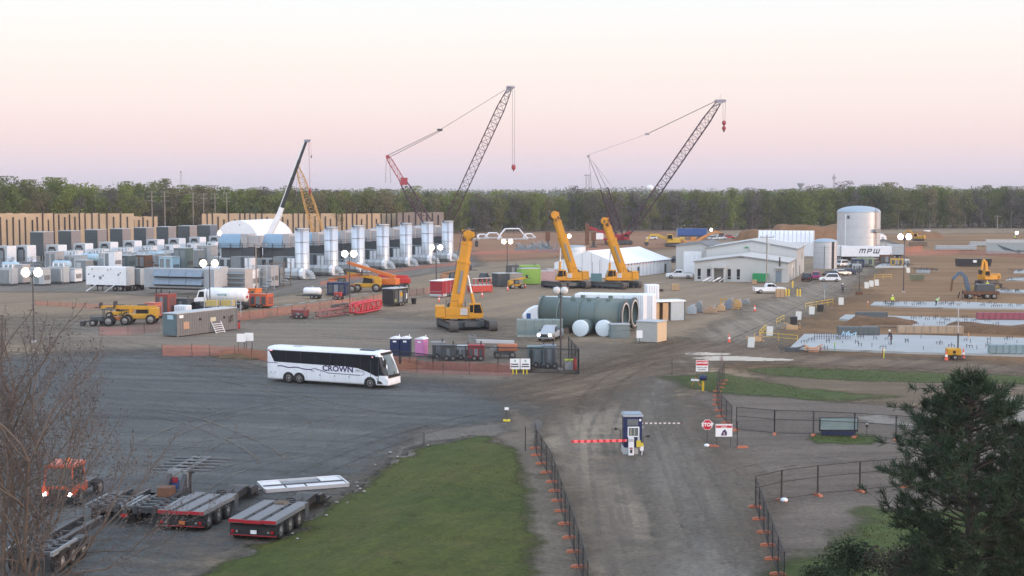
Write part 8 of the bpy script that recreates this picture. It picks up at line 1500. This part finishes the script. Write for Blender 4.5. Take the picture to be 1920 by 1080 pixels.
# ================================================================== PEOPLE (a skinned skeleton each, with vest and helmet)
skin = M('skin', (.42,.27,.19), .6); trous = M('dark_work_trousers', (.03,.035,.05), .8); vestm = M('hi_vis_vest', (.50,.66,.03), .6); vesto = M('hi_vis_green_shirt',(.30,.52,.20),.6); helm = M('white_helmet', (.7,.7,.66), .4)
def person(label, px, py, rz, bend=0.0, vest=vestm, helmet=helm, stride=.12, z0=0.0, arms=(.1,.25)):
    g_ = G(px,py,z0); t = thing('person', label, 'person', (g_.x,g_.y,z0), rz, 'site workers'); cb, sb_ = math.cos(bend), math.sin(bend); up_ = lambda x, y, z: (x*cb+(z-.95)*sb_, y, .95+(z-.95)*cb-x*sb_)
    J = {'pel':(0,0,.95),'spi':up_(0,0,1.2),'che':up_(0,0,1.42),'nek':up_(0,0,1.56),'hea':up_(.02,0,1.68),'top':up_(.02,0,1.80)}
    E = [('pel','spi'),('spi','che'),('che','nek'),('nek','hea'),('hea','top')]; Rr = {'pel':.16,'spi':.15,'che':.16,'nek':.06,'hea':.10,'top':.07}
    for s, n in ((-1,'l'),(1,'r')):
        st = stride*s; J.update({'hip'+n:(0,s*.1,.88),'kne'+n:(.05+st*.6,s*.11,.5),'ank'+n:(st-.02,s*.12,.09),'toe'+n:(st+.16,s*.13,.05),'sho'+n:up_(0,s*.2,1.44),'elb'+n:up_(arms[0],s*.27,1.16),'han'+n:up_(arms[1]+.1,s*.24,.95),'fin'+n:up_(arms[1]+.2,s*.22,.86)}); E += [('pel','hip'+n),('hip'+n,'kne'+n),('kne'+n,'ank'+n),('ank'+n,'toe'+n),('che','sho'+n),('sho'+n,'elb'+n),('elb'+n,'han'+n),('han'+n,'fin'+n)]; Rr.update({'hip'+n:.11,'kne'+n:.075,'ank'+n:.055,'toe'+n:.045,'sho'+n:.075,'elb'+n:.05,'han'+n:.038,'fin'+n:.03})
    ks = list(J); me = bpy.data.meshes.new('body'); me.from_pydata([J[k] for k in ks], [(ks.index(a),ks.index(b)) for a,b in E], []); o = bpy.data.objects.new('body', me); col.objects.link(o); o.modifiers.new('skin','SKIN'); o.modifiers.new('sub','SUBSURF').levels = 1
    for i, k in enumerate(ks): v = me.skin_vertices[0].data[i]; v.radius = (Rr[k], Rr[k]); v.use_root = (k == 'pel')
    m2 = bpy.data.meshes.new_from_object(o.evaluated_get(bpy.context.evaluated_depsgraph_get())); bpy.data.objects.remove(o); b = bpy.data.objects.new('body', m2); col.objects.link(b); b.parent = t; m2.materials.clear(); [m2.materials.append(x) for x in (trous, skin, vest)]
    hc = Vector(J['hea'])
    for p in m2.polygons:
        c = p.center; p.use_smooth = True; lz = .95+(c.z-.95)*cb+c.x*sb_; p.material_index = 0 if lz < .97 and (abs(c.y) < .2) else (1 if lz > 1.5 or lz < 1.05 else 2)
    v_ = MB(); Tm = Matrix.Translation((0,0,.95)) @ Matrix.Rotation(bend,4,'Y') @ Matrix.Translation((0,0,-.95)); v_.lathe([(.19,.98),(.20,1.15),(.215,1.38),(.17,1.5),(.09,1.53)],vest,14,T=Tm @ Matrix.Diagonal((.85,1.1,1,1))); vo = v_.build('vest', t); MB().lathe([(.203,1.2),(.212,1.27)],M('reflective_tape',(.6,.6,.55),.3),14,T=Tm @ Matrix.Diagonal((.86,1.11,1,1))).build('reflective_band', vo)
    MB().lathe([(.15,1.745),(.125,1.76),(.12,1.82),(.08,1.88),(.01,1.895)],helmet,14,T=Tm).build('helmet', t); return t
person('worker in a yellow vest standing on the wet slab', 1673,574,R(-80)); person('worker in a green shirt bending forward on the wet slab', 1755,575,R(30),R(55),vesto,stride=.15); person('worker in a yellow vest on the machine right of the concrete pump', 1851,545,R(-100)); person('worker standing between the floodlight pole and the small yellow digger', 1722,450,R(-60)); person('worker in a yellow vest beside the far right floodlight', 1903,450,R(-90)); person('worker in a yellow vest behind the white tank truck cab', 386,561,R(-70)); person('worker in dark clothes leaning on the nearest slab', 1671,646,R(-160),R(20),trous,z0=.28); person('worker in yellow vest among the left filter houses', 327,470,R(-80)); person('worker standing by a leaning board at the road bend', 1580,550,R(-100),vest=trous)
g = G(1611,553); t = thing('sign','dark camera post on the road edge near the leaning boards','camera post',(g.x,g.y,0)); MB().cyl((0,0,0),(0,0,4.6),.07,dsteel,n=8).build('pole', t); MB().bx(-.5,.5,-.2,.2,4.3,4.9,dgrey).build('camera_head', t); MB().bx(-.5,.5,-.4,.4,0,.6,brnz).build('base', t)
g = G(1546,562); t = thing('sign','thin white sign post in the road fork before the parked cars','sign',(g.x,g.y,0)); MB().cyl((0,0,0),(0,0,2.4),.05,lgrey,n=6).build('post', t); MB().bx(-.35,.35,-.05,0,1.8,2.8,mgrey).build('panel', t)
g = G(1324,450)
for i,(px,py,c_) in enumerate([(1404,449,red),(1398,450,white),(1418,450,lgrey)]): car(['red pickup at the left foot of the dirt mound','white pickup at the left foot of the dirt mound','grey vehicle nearest the left dirt mound'][i], tuple(G(px,py)), rng.uniform(0,1), c_, True, 'distant vehicles on the clay')
# ================================================================== WHEEL TRACKS PRESSED INTO THE GROUND
def tracks(name, runs, mat, z, w_=.42, gauge=1.9):
    V = []; Fc = []; A = []
    for ri, px in enumerate(runs):
        z += .003; amp_ = .2+.18*((ri*37) % 10)/10; pts = [G(*p)[:2] for p in px]; P_ = np.array(pts); n = len(P_); seg = []
        for i in range(n-1):
            p0 = P_[max(i-1,0)]; p1 = P_[i]; p2 = P_[i+1]; p3 = P_[min(i+2,n-1)]; k = max(3, int(np.linalg.norm(p2-p1)/1.2))
            for t_ in np.arange(k)/k: seg.append(.5*((2*p1)+(-p0+p2)*t_+(2*p0-5*p1+4*p2-p3)*t_**2+(-p0+3*p1-3*p2+p3)*t_**3))
        seg.append(P_[-1]); seg = np.array(seg); d = np.gradient(seg, axis=0); d /= np.linalg.norm(d, axis=1)[:, None]; nn = np.stack([-d[:,1], d[:,0]], -1); u = np.linspace(0, 1, len(seg)); ed = np.clip(np.minimum(u, 1-u)*6, 0, 1)
        for s in (-1, 1):
            c = seg+nn*(s*gauge/2); b = len(V)
            for j in range(len(seg)):
                for q_, a in ((-1,0),(-.4,.85),(.4,.85),(1,0)): V.append((*(c[j]+nn[j]*q_*w_/1.3), z)); A.append(a*ed[j]*amp_*1.25)
            for j in range(len(seg)-1):
                for q_ in range(3): Fc.append((b+j*4+q_, b+j*4+q_+1, b+j*4+5+q_, b+j*4+4+q_))
    me = bpy.data.meshes.new(name); me.from_pydata(V, [], Fc); me.materials.append(mat); at = me.attributes.new('fade','FLOAT','POINT'); at.data.foreach_set('value', np.array(A, dtype=np.float32)); o = bpy.data.objects.new(name, me); col.objects.link(o); o['kind'] = 'structure'
tl = SOIL('pale_dust_track', (.17,.165,.155), (.20,.19,.175), (.15,.145,.138), big=.2, mid=.8); td = SOIL('dark_pressed_track', (.075,.075,.076), (.09,.088,.086), (.065,.064,.064), big=.2, mid=.8); tb = SOIL('brown_pressed_track', (.12,.095,.075), (.145,.115,.09), (.10,.082,.068), big=.2, mid=.8)
tracks('tyre_tracks', [[(0,760),(200,790),(420,760),(700,740),(960,745)],[(20,800),(220,840),(480,820),(720,770),(980,752)],[(120,700),(300,740),(420,800),(330,860),(200,900)],[(180,720),(420,735),(600,790),(560,860),(420,900)],[(240,690),(420,710),(640,765),(860,790)],[(300,960),(440,880),(660,830),(800,790),(960,762)],[(160,650),(300,690),(520,740),(760,752),(1000,742)],[(250,770),(360,790),(480,840),(520,880)],[(640,735),(520,760),(380,790),(240,850)]], tl, .05, .3)
tracks('tyre_tracks', [[(40,720),(260,760),(520,775),(800,765),(990,758)],[(560,900),(700,840),(860,790),(1000,765)],[(80,640),(220,640),(340,655),(480,690),(700,728)],[(60,600),(160,625),(260,650),(420,690)],[(560,625),(720,640),(850,650),(1000,655)],[(620,610),(800,615),(980,640),(1150,660)]], td, .054, .3)
tracks('tyre_tracks', [[(1010,750),(1090,720),(1180,690),(1300,655),(1440,600)],[(960,735),(1080,705),(1190,668),(1330,630)],[(1100,790),(1120,740),(1170,700),(1240,668)],[(1060,760),(1140,715),(1250,680),(1420,690),(1700,694)],[(1180,690),(1330,685),(1600,690),(1900,702)]], tb, .058, .5, 2.2)
tracks('tyre_tracks', [[(1120,1079),(1118,960),(1110,860),(1112,780),(1160,710)],[(1160,1079),(1148,960),(1132,870),(1130,800),(1170,720)],[(1210,1079),(1190,960),(1170,880),(1145,800)],[(1260,1079),(1250,960),(1232,860),(1215,770),(1212,720)],[(1400,1079),(1350,960),(1290,860),(1250,780),(1230,715)],[(1340,1079),(1310,980),(1270,880),(1240,800)]], tl, .06, .34, 1.8)
tracks('tyre_tracks', [[(1240,700),(1340,650),(1450,600),(1560,540),(1630,490)],[(1270,690),(1380,640),(1480,590),(1590,530)],[(1340,900),(1460,870),(1600,860),(1700,850)],[(1310,860),(1420,840),(1520,850),(1640,870)]], tl, .062, .34, 1.9)

# ================================================================== THE AIR
hz = MB().bx(-1850,1850,-60,3650,-1.0,80,None); me = bpy.data.meshes.new('haze'); me.from_pydata(hz.v,[],hz.f); o = bpy.data.objects.new('haze', me); col.objects.link(o); o['kind'] = 'stuff'; o['label'] = 'thin pale evening haze over the whole site'
m = bpy.data.materials.new('evening_haze'); m.use_nodes = True; nt = m.node_tree; nt.nodes.remove(nt.nodes['Principled BSDF']); v = nd(nt,'ShaderNodeVolumePrincipled'); v.inputs['Color'].default_value = (.88,.9,.96,1); v.inputs['Density'].default_value = .00011; nt.links.new(v.outputs[0], nt.nodes['Material Output'].inputs['Volume']); me.materials.append(m)
